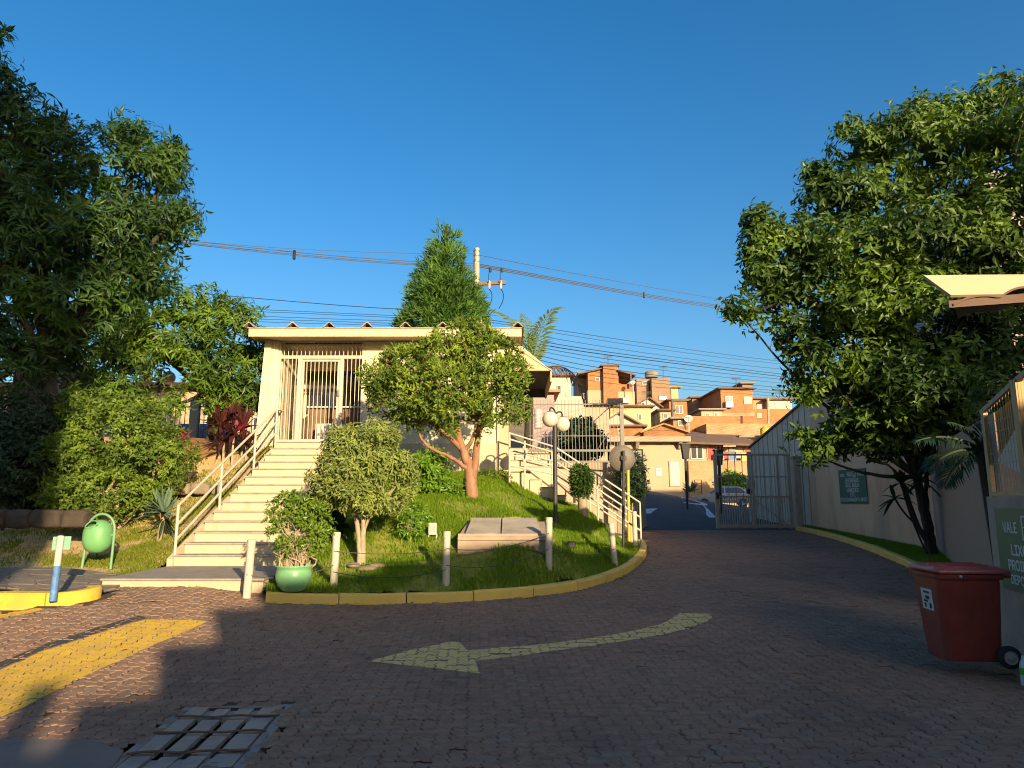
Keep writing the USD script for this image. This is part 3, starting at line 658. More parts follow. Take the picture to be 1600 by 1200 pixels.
# ---- strip of soil and kerb before the right-hand wall
kerb_run('wall_kerb', rk, .15, .13, 'kerb_paint', -1, 1.0, 13)
ri = offset(rk, -.15)
wall_foot = [(6.2, 9.0), (6.3, 9.3), (9.36, 16.0), (9.2, 22.4)]
sp = Polygon(list(map(tuple, ri)) + wall_foot[::-1]).buffer(0)
m = MB(); tv, tf = trimesh.creation.triangulate_polygon(sp.segmentize(.4), engine='earcut'); tv = np.asarray(tv); tf = np.array(tf)
ar = tv[tf]; sg = np.cross(ar[:, 1] - ar[:, 0], ar[:, 2] - ar[:, 0]); tf[sg < 0] = tf[sg < 0][:, ::-1]
m.add(np.column_stack([tv, drive(tv[:, 0], tv[:, 1]) + .12]), tf); put('verge', m, 'lawn_soil', kind='structure')
P, r = scatter(sp, 22000, 41)
V, f = blades(P[:, 0], P[:, 1], drive(P[:, 0], P[:, 1]) + .12, r, (.03, .09), .006, .8)
put('verge_grass', MB().add(V, f), 'grass', label='thin strip of grass between the yellow kerb and the right wall', cat='grass', kind='stuff')
# ---------------------------------------------------------------- shadow casters behind the camera: the housing blocks whose shade lies over the yard
pa = np.array([math.cos(math.radians(25.5)), math.sin(math.radians(25.5))]); ta = np.array([-pa[1], pa[0]])
TANS = math.tan(SUN_EL)
def st(s, t): return pa * s + ta * t
def frame_box(m, s0, s1, t0, t1, z0, z1):
    q = [st(s0, t0), st(s1, t0), st(s1, t1), st(s0, t1)]
    v = np.array([[*p, z0] for p in q] + [[*p, z1] for p in q]); return m.add(v, [[0, 3, 2, 1], [4, 5, 6, 7], [0, 1, 5, 4], [1, 2, 6, 5], [2, 3, 7, 6], [3, 0, 4, 7]])
def block(name, label, s0, s1, t0, t1, h, mat, steps=None, seed=0):
    c = st((s0 + s1) / 2, t1); B = Thing(name, label, 'building', (c[0], c[1], 0))
    m = MB(); frame_box(m, s0, s1, t0, t1, -.3, h); B.part('wall', m, mat)
    ns = max(1, int((s1 - s0) / 3.2)); nf = max(1, int(h / 2.9))
    for k in range(ns):
        for fl in range(nf):
            cs = s0 + (k + .5) * (s1 - s0) / ns; z = fl * 2.9 + 1.0
            m = MB(); frame_box(m, cs - .65, cs + .65, t1 - .05, t1 + .03, z, z + 1.2); w = B.part('window', m, 'white_metal')
            m = MB(); frame_box(m, cs - .58, cs + .58, t1 - .05, t1 + .035, z + .07, z + 1.13); put('glazing', m, 'window_dark', w)
    return B
block('apartment_block', 'tall pale apartment block behind the viewer whose shade covers the left trees', -24, -1.93, -22, -9.5, 21, 'block_wall')
TB = -11.0
low = Thing('housing_terrace', 'stepped low housing terrace behind the viewer shading the near pavers', 'building', (*st(5, TB), 0))
m = MB()
for (s0, s1, K) in ((-1.93, -1.15, .95), (-1.15, -.55, 1.45), (-.55, .0, 1.75), (.0, .55, 2.25), (.55, 1.15, 2.75), (1.15, 2.2, 3.1), (2.2, 3.0, 3.3), (3.0, 3.9, 3.45), (3.9, 8.2, 3.62), (8.2, 11.6, 3.7), (11.6, 13.2, 5.2), (13.2, 40, 7.8)):
    frame_box(m, s0, s1 + .004, TB - 7, TB, -.3, K - TB * TANS)
low.part('wall', m, 'block_wall')
m = MB(); frame_box(m, -.98, -.72, TB - 1.2, TB - .4, 3.5, 2.05 - TB * TANS); low.part('chimney', m, 'brick_orange')
for k in range(9):
    m = MB(); frame_box(m, 3.5 + k * 3, 4.7 + k * 3, TB - .04, TB + .03, 1.4, 2.6); low.part('window', m, 'window_dark')

# ---------------------------------------------------------------- gatehouse
YW = 17.4
def bpx(px, Y=YW, py=600): return at(px, py, Y)[0]
def bz(py, Y=YW): return zat(py, Y)
FLOOR = 3.05
xL, xR = -5.98, bpx(793)            # outer edges
xd0, xd1 = bpx(432), bpx(569)       # door grille
TOP = bz(533)
GH = Thing('gatehouse', 'small cream gatehouse with barred entrance and ridged roof atop the stairs', 'building', (-3, 18.5, 2))
m = MB(); m.span((xd1, YW, 1.2), (xR, YW + .2, FLOOR - .02), 0); GH.part('plinth', m, 'cream')
m = MB(); m.span((xd1, YW + .03, FLOOR - .02), (xR, YW + .2, TOP), 0)
m.span((xR - .2, YW + .2, 1.2), (xR, YW + 4.2, TOP)).span((xL, YW + .2, 2.4), (xL + .2, YW + 4.2, TOP)).span((xL, YW + 4.2, 2.4), (xR, YW + 4.4, TOP))
GH.part('wall', m, 'cream_light')
m = MB(); m.span((xR - .26, YW - .02, 1.2), (xR + .025, YW + .26, TOP)); GH.part('corner_pilaster', m, 'cream')
# left wing column, tapering
m = MB(); z0, z1 = 2.55, TOP
for (a0, a1, b0, b1, y0) in ((bpx(405), bpx(421), bpx(413), bpx(423), YW - .12), (bpx(419.5), bpx(426), bpx(422), bpx(427.5), YW - .06), (bpx(425), bpx(432.5), bpx(427), bpx(432.5), YW - .02)):
    v = np.array([[a0, y0, z0], [a1, y0, z0], [a1, YW + .24, z0], [a0, YW + .24, z0], [b0, y0, z1], [b1, y0, z1], [b1, YW + .24, z1], [b0, YW + .24, z1]])
    m = MB().add(v, [[0, 3, 2, 1], [4, 5, 6, 7], [0, 1, 5, 4], [1, 2, 6, 5], [2, 3, 7, 6], [3, 0, 4, 7]]); GH.part('column', m, 'cream_light')
# roof
YF = 16.72; rx0, rx1 = bpx(388, YF, 518), bpx(815, YF, 518); fz1, fz0 = bz(513, YF), bz(526, YF)
m = MB(); m.span((rx0, YF, fz0), (rx1, YF + .07, fz1), .01); m.span((rx0, YF + .07, fz0 + .03), (rx0 + .06, YF + 5.4, fz1)).span((rx1 - .06, YF + .07, fz0 + .03), (rx1, YF + 5.4, fz1)); GH.part('fascia', m, 'cream_trim')
m = MB(); m.span((rx0 + .06, YF + .07, fz0 + .06), (rx1 - .06, YF + 5.4, fz0 + .1)); GH.part('soffit', m, 'cream_trim')
m = MB(); m.span((rx0 - .02, YF - .02, fz1), (rx1 + .02, YF + 5.5, fz1 + .025)); RF = GH.part('roof', m, 'fibre_cement')
for k, px in enumerate((390, 458, 515, 574, 634, 692, 751, 809)):
    xc = bpx(px, YF, 508); h = .125; w = .145
    pr = [(-w, 0), (-w * .2, h * .93), (0, h), (w * .2, h * .93), (w, 0), (w * .8, 0), (w * .14, h * .93 - .025), (-w * .14, h * .93 - .025), (-w * .8, 0)]
    m = MB().prism(Polygon(pr), -.03, 5.4, ((xc, YF - .03, fz1 + .025), (1, 0, 0), (0, 0, 1), (0, 1, 0))); put('roof_ridge', m, 'fibre_cement', RF)
    m = MB().prism(Polygon([(-w * .8, 0), (-w * .14, h * .93 - .025), (w * .14, h * .93 - .025), (w * .8, 0)]), 0, .02, ((xc, YF + .12, fz1 + .026), (1, 0, 0), (0, 0, 1), (0, 1, 0))); put('ridge_filler', m, 'wood_dark', RF)
# porch room
m = MB(); m.span((xL + .2, YW + .05, FLOOR - .1), (xR - .2, YW + 4.2, FLOOR)); GH.part('floor', m, 'concrete')
m = MB(); m.span((xL + .2, YW + 2.0, FLOOR), (bpx(482, YW + 2), YW + 2.1, TOP)); m.span((bpx(482, YW + 2), YW + 2, FLOOR), (xd1 + .9, YW + 2.1, FLOOR + .95)); m.span((bpx(482, YW + 2), YW + 2, FLOOR + 2.15), (xd1 + .9, YW + 2.1, TOP)); m.span((xd1 + .9, YW + .2, FLOOR), (xd1 + 1.0, YW + 2.1, TOP))
GH.part('inner_wall', m, 'interior_wall')
m = MB(); m.span((bpx(482, YW + 2), YW + 2.03, FLOOR + .95), (xd1 + .9, YW + 2.045, FLOOR + 2.15)); GH.part('inner_window', m, 'window_dark')
m = MB()
for px in (482, 520, 552, 585): m.span((bpx(px, YW + 2) - .02, YW + 1.98, FLOOR + .95), (bpx(px, YW + 2) + .02, YW + 2.03, FLOOR + 2.15))
GH.part('window_frame', m, 'dark_metal')
m = MB(); m.span((xL + .2, YW + .25, TOP - .06), (xR - .2, YW + 4.2, TOP - .02)); GH.part('ceiling', m, 'interior_wall')
# grille
yg = YW + .06
gr = GH.part('entrance_grille', MB().span((xd0, yg - .03, FLOOR), (xd0 + .07, yg + .03, bz(531))).span((xd1 - .08, yg - .03, FLOOR), (xd1, yg + .03, bz(531))).span((xd0 + .07, yg - .028, bz(534)), (xd1 - .08, yg + .028, bz(531)))
     .span((xd0 + .07, yg - .028, bz(560)), (xd1 - .08, yg + .028, bz(555))).span((bpx(463.5), yg - .032, FLOOR), (bpx(470), yg + .03, bz(560))).span((bpx(530), yg - .032, FLOOR), (bpx(535.5), yg + .03, bz(560)))
     .span((xd0 + .07, yg - .028, FLOOR + .02), (bpx(463.5), yg + .028, FLOOR + .07)).span((bpx(535.5), yg - .028, FLOOR + .02), (xd1 - .08, yg + .028, FLOOR + .07)), 'rail_paint')
for px in np.arange(440.5, 563, 6.7): put('bar', MB().span((bpx(px) - .008, yg - .008, bz(555.2)), (bpx(px) + .008, yg + .008, bz(533.8))), 'rail_paint', gr)
for px in (441, 447.5, 454, 460): put('bar', MB().span((bpx(px) - .008, yg - .008, FLOOR + .07), (bpx(px) + .008, yg + .008, bz(560))), 'rail_paint', gr)
for px in (541, 547.5, 554, 560): put('bar', MB().span((bpx(px) - .008, yg - .008, FLOOR + .07), (bpx(px) + .008, yg + .008, bz(560))), 'rail_paint', gr)
d0, d1, dt = bpx(470.6), bpx(529.4), bz(561.5); yd = yg - .012
dl = GH.part('door', MB().span((d0, yd - .025, FLOOR + .02), (d0 + .05, yd + .025, dt)).span((d1 - .05, yd - .025, FLOOR + .02), (d1, yd + .025, dt)).span((d0 + .05, yd - .024, dt - .05), (d1 - .05, yd + .024, dt)).span((d0 + .05, yd - .024, FLOOR + .02), (d1 - .05, yd + .024, FLOOR + .08)), 'rail_paint')
for px in np.arange(477.5, 527, 6.3): put('bar', MB().span((bpx(px) - .008, yd - .008, FLOOR + .08), (bpx(px) + .008, yd + .008, dt - .05)), 'rail_paint', dl)
put('handle', MB().box((d1 + .0, yd - .06, bz(614)), (.05, .05, .16), ch=.01), 'steel', dl)
# furniture inside
def simple(name, label, cat, parts, loc):
    t = Thing(name, label, cat, loc)
    for nm, mb, mt in parts: t.part(nm, mb, mt)
    return t
xq = bpx(522, YW + 1.3)
T = Thing('reception_counter', 'dark wooden counter with pale top inside the barred gatehouse entrance', 'counter', (xq, YW + 1.3, FLOOR))
T.part('counter_top', MB().span((xq - .65, YW + .95, FLOOR + .98), (xq + .85, YW + 1.5, FLOOR + 1.03), .01), 'white_furniture'); T.part('front_panel', MB().span((xq - .6, YW + 1.05, FLOOR), (xq + .8, YW + 1.45, FLOOR + .975)), 'wood_dark')
xq = bpx(505, YW + .7)
T = Thing('cabinet', 'low white cabinet standing before the counter behind the entrance bars', 'cabinet', (xq, YW + .7, FLOOR))
T.part('carcass', MB().span((xq - .1, YW + .5, FLOOR), (xq + .75, YW + .85, FLOOR + .52), .01), 'white_furniture')
for k in range(3): T.part('drawer', MB().span((xq - .06 + k * .27, YW + .485, FLOOR + .06), (xq + .18 + k * .27, YW + .5, FLOOR + .48)), 'white_furniture')
xq = bpx(450, YW + 1.1)
# awning over the right-hand door
AY0, AY1 = YW + .05, YW + 3.0
p0, p1, p2, p3 = at(801, 541, AY0), at(817, 541, AY0), at(861, 579, AY0), at(861, 581.5, AY0)
x0 = xR + .01
AW = Thing('awning', 'beige sloping awning with dark underside on the right end of the gatehouse', 'awning', (x0, AY0, p2[2]))
m = MB().prism(Polygon([(x0, p2[2]), (p2[0], p2[2]), (p1[0] - .02, p1[2]), (x0, p1[2])]), 0, .05, ((0, AY0, 0), (1, 0, 0), (0, 0, 1), (0, 1, 0))); AW.part('end_panel', m, 'awning')
m = MB().slab([(p2[0] + .03, AY0 - .02, p2[2]), (p2[0] + .03, AY1, p2[2]), (x0, AY1, p1[2] + .12), (x0, AY0 - .02, p1[2] + .12)], .02); AW.part('cover', m, 'awning')
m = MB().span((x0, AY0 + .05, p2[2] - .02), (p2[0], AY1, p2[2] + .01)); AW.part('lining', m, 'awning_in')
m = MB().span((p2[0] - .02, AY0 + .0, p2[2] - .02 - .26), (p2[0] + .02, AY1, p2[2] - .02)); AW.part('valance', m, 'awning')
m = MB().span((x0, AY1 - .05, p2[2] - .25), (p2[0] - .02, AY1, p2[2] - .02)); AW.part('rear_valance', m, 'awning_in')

# ---------------------------------------------------------------- front stairs
sx0, sx1 = -5.70, -3.60; SY, SR, STREAD = 12.3, .179, .375
PT = .545
ST = Thing('front_stairs', 'wide cream stairs with grey treads climbing to the barred gatehouse entrance', 'stairs', (-4.65, 12.3, .4))
m = MB().span((-5.76, 10.3, .1), (-3.5, 12.3, PT - .03)); ST.part('landing_base', m, 'riser')
m = MB(); r = np.random.default_rng(3); ST.part('landing', MB().span((-5.78, 10.27, PT - .03), (-3.48, 12.3, PT), .006), 'tread')
for k in range(14):
    y0 = SY + k * STREAD; zt = PT + (k + 1) * SR
    last = k == 13
    st_ = ST.part('step', MB().span((sx0, y0, zt - SR - .35), (sx1, YW + .02 if last else y0 + STREAD + .05, zt - .028)), 'riser')
    put('tread_slab', MB().span((sx0 - .02, y0 - .025, zt - .028), (sx1 + .02, YW - .03 if last else y0 + STREAD - .001, zt), .005), 'tread', st_)
ST.part('stringer', MB().prism(Polygon([(12.25, -.2), (12.25, PT + .12), (SY + 14 * STREAD, PT + 14 * SR - .06), (YW + .2, PT + 14 * SR - .06), (YW + .2, -.2)]), 0, .1, ((sx0 - .1, 0, 0), (0, 1, 0), (0, 0, 1), (1, 0, 0))), 'cream')
def stair_z(y): return PT + SR * (1 + (y - SY) / STREAD)
def railing(name, label, pa_, pb_, posts, heights, r=.022, mat='rail_paint', topr=None, ext=0):
    """Rails along a flight: pa_, pb_ the foot line's ends, posts as fractions, heights of the rails above it."""
    a, b = np.array(pa_, float), np.array(pb_, float); up = np.array([0, 0, 1.0])
    R = Thing(name, label, 'railing', a)
    for k, h in enumerate(heights):
        R.part('rail', MB().tube([a + up * h, b + up * h], topr if (topr and k == 0) else r, 8), mat, smooth=40)
    for f in posts:
        p = a + (b - a) * f; R.part('post', MB().tube([p - up * .05, p + up * (heights[0])], r * 1.05, 8), mat, smooth=40)
    return R
ya, yb = 12.35, 17.15
RL = railing('stair_railing', 'cream tube railing along the left edge of the front stairs', (sx0 - .02, ya, stair_z(ya) - .12), (sx0 - .02, yb, stair_z(yb) - .12), (0, .36, .72, 1), (.92, .60, .34), .024)
RL.part('rail_end', MB().span((sx0 - .02 - .02, yb - .02, stair_z(yb) + .78), (sx0 + .26 - .2, yb + .3, stair_z(yb) + .82)), 'rail_paint')

# ---------------------------------------------------------------- side stairs on the right and their railings, fence and boundary wall
SS = Thing('side_stairs', 'shadow-striped cream side stairs descending right from the gatehouse awning', 'stairs', (1.4, 17.6, .6))
n2, r2, t2, zt0, xe = 9, .188, .28, 2.34, .43
SS.part('landing', MB().span((-.06, 16.95, zt0 - .03), (xe + .02, 18.3, zt0), .005), 'tread'); SS.part('landing_base', MB().span((-.05, 17.0, .6), (xe, 18.3, zt0 - .03)), 'riser')
for k in range(n2):
    x1 = xe + (k + 1) * t2; z = zt0 - (k + 1) * r2; yk = 17.0 - .02 * k
    s_ = SS.part('step', MB().span((x1 - t2 - .02, yk, .2), (x1, 18.3, z - .028)), 'riser'); put('tread_slab', MB().span((x1 - t2, yk - .02, z - .028), (x1 + .02, 18.31, z), .004), 'tread', s_)
for k in range(4):
    y0 = 18.3 + k * .3; z = zt0 + (k + 1) * .178
    s_ = SS.part('step', MB().span((-.05, y0, .6), (1.0, 20.2 if k == 3 else y0 + .34, z - .028)), 'riser'); put('tread_slab', MB().span((-.06, y0 - .02, z - .028), (1.02, 20.2 if k == 3 else y0 + .299, z), .004), 'tread', s_)
def sz(x): return zt0 - r2 * (x - xe) / t2 - .05
for yy, lab in ((16.8, 'pale tube railing on the near side of the side stairs behind the twin lamp'), (18.42, 'pale tube railing on the far side of the side stairs, against the boundary wall')):
    xa, xb = 1.03, 2.95
    R = railing('side_railing', lab, (xa, yy, sz(xa)), (xb, yy - .2, sz(xb)), (0, .5, 1), (1.0, .66, .36), .021, 'rail_paint')
    for h0, h1 in ((1.38, 1.0), (.98, .66), (.62, .36)): R.part('rail', MB().tube([(-.06, yy, zt0 + h0 - .5 + .0), (xa, yy, sz(xa) + h1)], .021, 8), 'rail_paint', smooth=40)
    for x, zz in ((-.06, .9), (.3, .7)): R.part('post', MB().tube([(x, yy, 1.9), (x, yy, zt0 + zz)], .023, 8), 'rail_paint', smooth=40)
m = MB().prism(Polygon([(.5, 19.25), (2.85, 19.75), (4.35, 23.4), (4.35, 23.6), (2.75, 19.95), (.5, 19.45)]), .3, 2.72); put('boundary_wall', m, 'plaster_grey', label='low grey plastered wall under the tall bar fence beside the ramp', cat='wall')
FY = 18.9
fx0, fx1 = bpx(826, FY), bpx(967, FY)
FN = Thing('bar_fence', 'tall thin grey bar fence with braced post above the side stairs', 'fence', (fx0, FY, 2.7))
ft, fm, fb = zat(632, FY), zat(681, FY), zat(704, FY)
for z, w in ((ft, .03), (fm, .02), (fb, .06)): FN.part('rail', MB().span((fx0, FY - w / 2, z - w / 2), (fx1, FY + w / 2, z + w / 2)), 'fence_grey')
for px in np.arange(828, 965, 5.4):
    x = bpx(px, FY); FN.part('bar', MB().span((x - .007, FY - .007, zat(720, FY)), (x + .007, FY + .007, zat(625, FY))), 'fence_grey')
FN.part('post', MB().span((fx1, FY - .05, 1.2), (fx1 + .1, FY + .05, zat(622, FY))), 'fence_grey')
FN.part('post_head', MB().span((fx1 - .32, FY - .04, zat(631, FY)), (fx1 + .1, FY + .041, zat(622.5, FY)), .005), 'fence_grey')
FN.part('brace', MB().bar((fx1 - .05, FY + .08, zat(625, FY)), (bpx(925, FY), FY + .08, zat(660, FY)), .03), 'dark_metal'); FN.part('brace', MB().bar((bpx(950, FY), FY + .08, zat(676, FY)), (bpx(928, FY), FY + .08, zat(708, FY)), .03), 'dark_metal')
FN.part('lower_rail', MB().span((fx0, FY - .025, zat(720, FY) - .04), (fx1, FY + .025, zat(720, FY))), 'fence_grey')

# ---------------------------------------------------------------- right side: plastered wall, cladded building, sign wall, shelter
RW = Thing('yard_wall', 'long shaded plaster wall of the yard behind the right-hand tree', 'wall', (9.3, 19, .5))
wx = lambda y: 9.36 - .16 * (y - 16) / 6.4
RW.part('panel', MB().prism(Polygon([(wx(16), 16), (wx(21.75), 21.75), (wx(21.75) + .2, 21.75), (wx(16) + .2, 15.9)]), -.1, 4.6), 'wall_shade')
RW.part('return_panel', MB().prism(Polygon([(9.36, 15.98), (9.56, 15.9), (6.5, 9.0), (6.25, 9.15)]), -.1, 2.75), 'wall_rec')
y0, y1 = 21.8, 27.2
CB = Thing('cladded_shed', 'tall pale ribbed shed with dark sloping roof edge behind the gate', 'building', (9.3, 24, .8))
def roofz(y): return 5.15 - (y - 20.2) * .215
for k, y in enumerate(np.arange(y0, y1 - .01, .45)):
    yb_ = min(y + .45, y1); xx = wx(y) + .02
    v = [(xx, y + .012, .2), (xx, yb_ - .012, .2), (xx, yb_ - .012, roofz(yb_)), (xx, y + .012, roofz(y))]
    CB.part('wall_panel', MB().slab([v[1], v[0], v[3], v[2]], .1), 'clad')
m = MB().prism(Polygon([(y0 + .02, .2), (y1 - .02, .2), (y1 - .02, roofz(y1) - .02), (y0 + .02, roofz(y0) - .02)]), 0, 5, ((9.29, 0, 0), (0, 1, 0), (0, 0, 1), (1, 0, 0))); CB.part('wall', m, 'clad')
m = MB().slab([(wx(y1) - .03, y1 + .1, roofz(y1) + .0), (wx(18) - .03, 18.2, roofz(18.2)), (wx(18) + 6, 18.2, roofz(18.2)), (wx(y1) + 6, y1 + .1, roofz(y1))], -.06); CB.part('roof', m, 'dark_metal')
CB.part('front_wall', MB().span((wx(18.4) + .3, 18.4, .2), (wx(18) + 5.8, 21.8, roofz(22))), 'clad')
# pink apartment building behind the tree
PB = Thing('pink_building', 'pinkish apartment building glimpsed through the top of the right-hand tree', 'building', (20, 22, 1))
PB.part('wall', MB().span((13.2, 18.5, 0), (29, 25.5, 10.4)), 'plaster_pink'); PB.part('roof', MB().span((13.0, 18.3, 10.4), (29.2, 25.7, 10.6)), 'roof_grey')
for k in range(5):
    for fl in range(3): w = PB.part('window', MB().span((13.15, 19.0 + k * 1.3, 1.8 + fl * 2.9), (13.22, 19.8 + k * 1.3, 3.0 + fl * 2.9)), 'white_metal'); put('glazing', MB().span((13.14, 19.05 + k * 1.3, 1.86 + fl * 2.9), (13.19, 19.75 + k * 1.3, 2.94 + fl * 2.9)), 'window_dark', w)

# sign wall of the bin corner
A_ = np.array(at(1541, 776, 8.0)); B_ = np.array(at(1600, 778, 7.1)); wd = (B_ - A_)[:2]; wd /= np.linalg.norm(wd); wn = np.array([wd[1], -wd[0]])
if wn @ -A_[:2] < 0: wn = -wn
WT = A_[2]
Wb = A_[:2] + wd * 2.4
SWL = Thing('bin_corner_wall', 'short pinkish concrete wall carrying the green rubbish sign at right', 'wall', (*A_[:2], 0))
SWL.part('panel', MB().prism(Polygon([A_[:2], Wb, Wb - wn * .16, A_[:2] - wn * .16]), -.1, WT), 'concrete_pink')
def board(name, label, cat, o, u, n, w, h, z0, th, mat, lines, border=None):
    """A sign board in the vertical plane through o along u, its lettering raised."""
    u = np.array([*u, 0.0]); n = np.array([*n, 0.0]); o = np.array(o, float)
    T = Thing(name, label, cat, o)
    T.part('plate', MB().prism(sbox(0, z0, w, z0 + h), .0, th, (o, u, (0, 0, 1), n)), mat)
    for txt, cx, z, hh, sq in lines:
        if txt == '#logo':
            m = MB()
            for (a, b, c, d) in ((-.5, 0, -.42, 1), (.42, 0, .5, 1), (-.42, 0, .42, .06), (-.42, .94, .42, 1), (-.42, .5, .42, .55), (-.22, .06, .22, .34), (-.14, .55, -.04, .62), (.05, .55, .14, .62)):
                m.prism(sbox(cx + a * sq, z + b * hh, cx + c * sq, z + d * hh), th, th + .003, (o, u, (0, 0, 1), n))
            T.part('emblem', m, 'sign_white'); continue
        t = meshkit.text_mesh(txt, hh, .003, True); v = t.vertices.copy(); v[:, 0] -= (v[:, 0].max() + v[:, 0].min()) / 2; v[:, 0] *= sq
        V = o + (v[:, :1] + cx) * u + (v[:, 1:2] + z) * np.array([0, 0, 1.0]) + (v[:, 2:] + th) * n
        T.part('lettering', MB().add(V, t.faces if np.cross(u, (0, 0, 1)) @ n > 0 else t.faces[:, ::-1]), 'sign_white')
    return T
# the sign's left edge sits a little along the wall
s0 = .22
o = np.array([*(A_[:2] + wd * s0 + wn * .004), 0.0])
ztop = zat(794, A_[1] - .2); zbot = zat(917, A_[1] - .2)
hs = ztop - zbot; wsn = 1.5
cx = wsn / 2
board('rubbish_sign', 'dark green sign with white lettering about rubbish behind the red wheelie bin', 'sign', o, wd, wn, wsn, hs, zbot, .012, 'sign_green',
      [('VALE', .34, ztop - .245, .105, .95), ('#logo', cx, ztop - .31, .24, .26), ('VERDE', 1.18, ztop - .245, .105, .95), ('LIXO SECO', cx, ztop - .47, .105, 1.1), ('PROIBIDO MAIS', cx, ztop - .62, .1, .98), ('DEPOSITAR AQUI', cx, ztop - .76, .09, .95), ('LINHA', cx + .2, ztop - .86, .06, 1.0)])
# delivery sign on the yard wall
q0, q1 = at(1311, 735, 19.9), at(1354, 731, 18.0)
def wall_pt(px, py):
    d = at(px, py, 10.0) - np.array([0, 0, EYE]); t = 0
    for t in np.linspace(1.4, 2.4, 2000):
        p = np.array([0, 0, EYE]) + d * t
        if p[0] >= wx(p[1]): return p
q0, q1 = wall_pt(1311, 735), wall_pt(1353, 731); b0 = wall_pt(1315, 787)
u = (q1 - q0)[:2]; L = np.linalg.norm(u); u /= L; n = np.array([-u[1], u[0]]); n = n if n[0] < 0 else -n
o = np.array([*(q0[:2] + n * .012), 0.0]); zt = (q0[2] + q1[2]) / 2; h = zt - b0[2]
board('delivery_sign', 'square green sign with white delivery lettering on the shaded yard wall', 'sign', o, u, n, L, h, zt - h, .015, 'sign_green',
      [('RESID.', .16 * L, zt - .2 * h, .075, .75), ('VALE', .42 * L, zt - .2 * h, .11, .8), ('#logo', .6 * L, zt - .24 * h, .16, .16), ('VERDE', .82 * L, zt - .2 * h, .11, .72), ('ENTREGAS', .5 * L, zt - .38 * h, .105, .95), ('GAS, AGUA', .5 * L, zt - .52 * h, .105, .95), ('LANCHES', .5 * L, zt - .66 * h, .105, .95), ('ETC.', .5 * L, zt - .79 * h, .1, .95), ('ESTACIONAMENTO MOTO', .5 * L, zt - .93 * h, .095, .93)])
q0 = wall_pt(1217, 728); q1 = wall_pt(1229, 727)
if q0 is not None and q1 is not None:
    u2 = (q1 - q0)[:2]; L2 = np.linalg.norm(u2); u2 /= L2
    o = np.array([*(q0[:2] + n * .05), 0.0]); 
    board('gate_notice', 'small green notice with white lines on the ribbed shed, seen through the gate', 'sign', o, u2, n, L2, .72, q0[2] - .72, .012, 'sign_green', [('VALE VERDE', L2 / 2, q0[2] - .16, .07, .8), ('AVISO', L2 / 2, q0[2] - .34, .09, 1), ('VISITAS', L2 / 2, q0[2] - .5, .08, 1), ('PORTARIA', L2 / 2, q0[2] - .64, .07, 1)])

# wire cage above the sign wall with an added pale diamond standing in for a sun patch
CG = Thing('wire_cage', 'wire mesh cage on wooden posts above the rubbish sign wall', 'cage', (*A_[:2], WT))
def wp(s, z, d=0.0): return np.array([*(A_[:2] + wd * s - wn * (.05 + d)), z])
zc0 = zat(645, 8.0); zc1 = zc0 + .22
CG.part('post', MB().bar(wp(.05, WT), wp(.05, zc0), .05), 'cage_wood'); CG.part('post', MB().bar(wp(.95, WT), wp(.95, zc1), .1, .08), 'cage_wood'); CG.part('post', MB().bar(wp(2.2, WT), wp(2.2, zc1 + .2), .08), 'cage_wood')
CG.part('top_rail', MB().bar(wp(0, zc0), wp(1.0, zc1), .05), 'wood_pole'); CG.part('top_rail', MB().bar(wp(1.0, zc1), wp(2.25, zc1 + .25), .05), 'wood_pole'); CG.part('bottom_rail', MB().bar(wp(0, WT + .03), wp(2.2, WT + .03), .04), 'cage_wood')
for z in np.arange(WT + .12, zc0 - .02, .115): CG.part('wire', MB().tube([wp(.05, z), wp(2.2, z + .01)], .0032, 5), 'cage_wood')
for s in np.arange(.12, 2.2, .075): CG.part('wire', MB().tube([wp(s, WT + .03), wp(s, zc0 + (s - 0) * .2)], .0028, 5), 'cage_wood')
CG.part('slat_blind', MB().slab([wp(.1, zc0 - .5, .12), wp(.95, zc0 - .5, .12), wp(.95, zc1 - .05, .12), wp(.1, zc0 - .02, .12)], .02), 'wood_dark')
for k, s in enumerate(np.arange(.14, .92, .055)): CG.part('cane', MB().tube([wp(s, zc0 - .55 + .04 * (k % 3), .09), wp(s, zc0 + s * .2 - .04, .09)], .012, 5), 'cage_wood')
CV = Thing('sun_patch_sheet', 'pale diamond sheet standing in for a patch of sun inside the wire cage', 'sheet', tuple(wp(.7, WT + .5, .2)))
zm = (WT + zc0) / 2 - .08
CV.part('sheet', MB().slab([wp(.12, zm, .05), wp(.95, WT + .12, .06), wp(2.0, zm - .05, .06), wp(.95, zc1 - .3, .06)], .012), 'sun_patch_pale')

# shelter roof over the bins: gutter board and corrugated sheet
g0, g1, g2, g3 = at(1443, 430, 6.6), at(1592, 428, 6.6), at(1577, 447, 6.45), at(1486, 461, 6.45)
SH = Thing('bin_shelter_roof', 'corrugated roof corner with a sunlit beige barge board jutting in at the right', 'roof', tuple(g1))
g2b = np.array([g2[0] + .45, g2[1], g3[2] + .02]); g1b = np.array([g1[0] + .6, g1[1], g1[2]])
SH.part('barge_board', MB().slab([g3, g2b, g1b, g0], .03), 'fibre_cement' if False else 'awning')
a0 = at(1490, 474, 6.2); m = MB()
n_ = 60; us = np.linspace(0, 1.9, n_); d0_ = np.array([1, -.18, .035]); d1_ = np.array([.6, .9, .16])
wav = .06 * np.abs(np.sin(us * math.pi / .38)) ** 1.0 + .05 * sstep(.15, .5, us)
top = a0 + us[:, None] * d0_ + np.stack([0 * us, 0 * us, wav], 1) + np.array([0, 0, .0])
vs = np.vstack([top, top + [0, 0, -.02], top + d1_ * 1.6, top + d1_ * 1.6 - [0, 0, .02]])
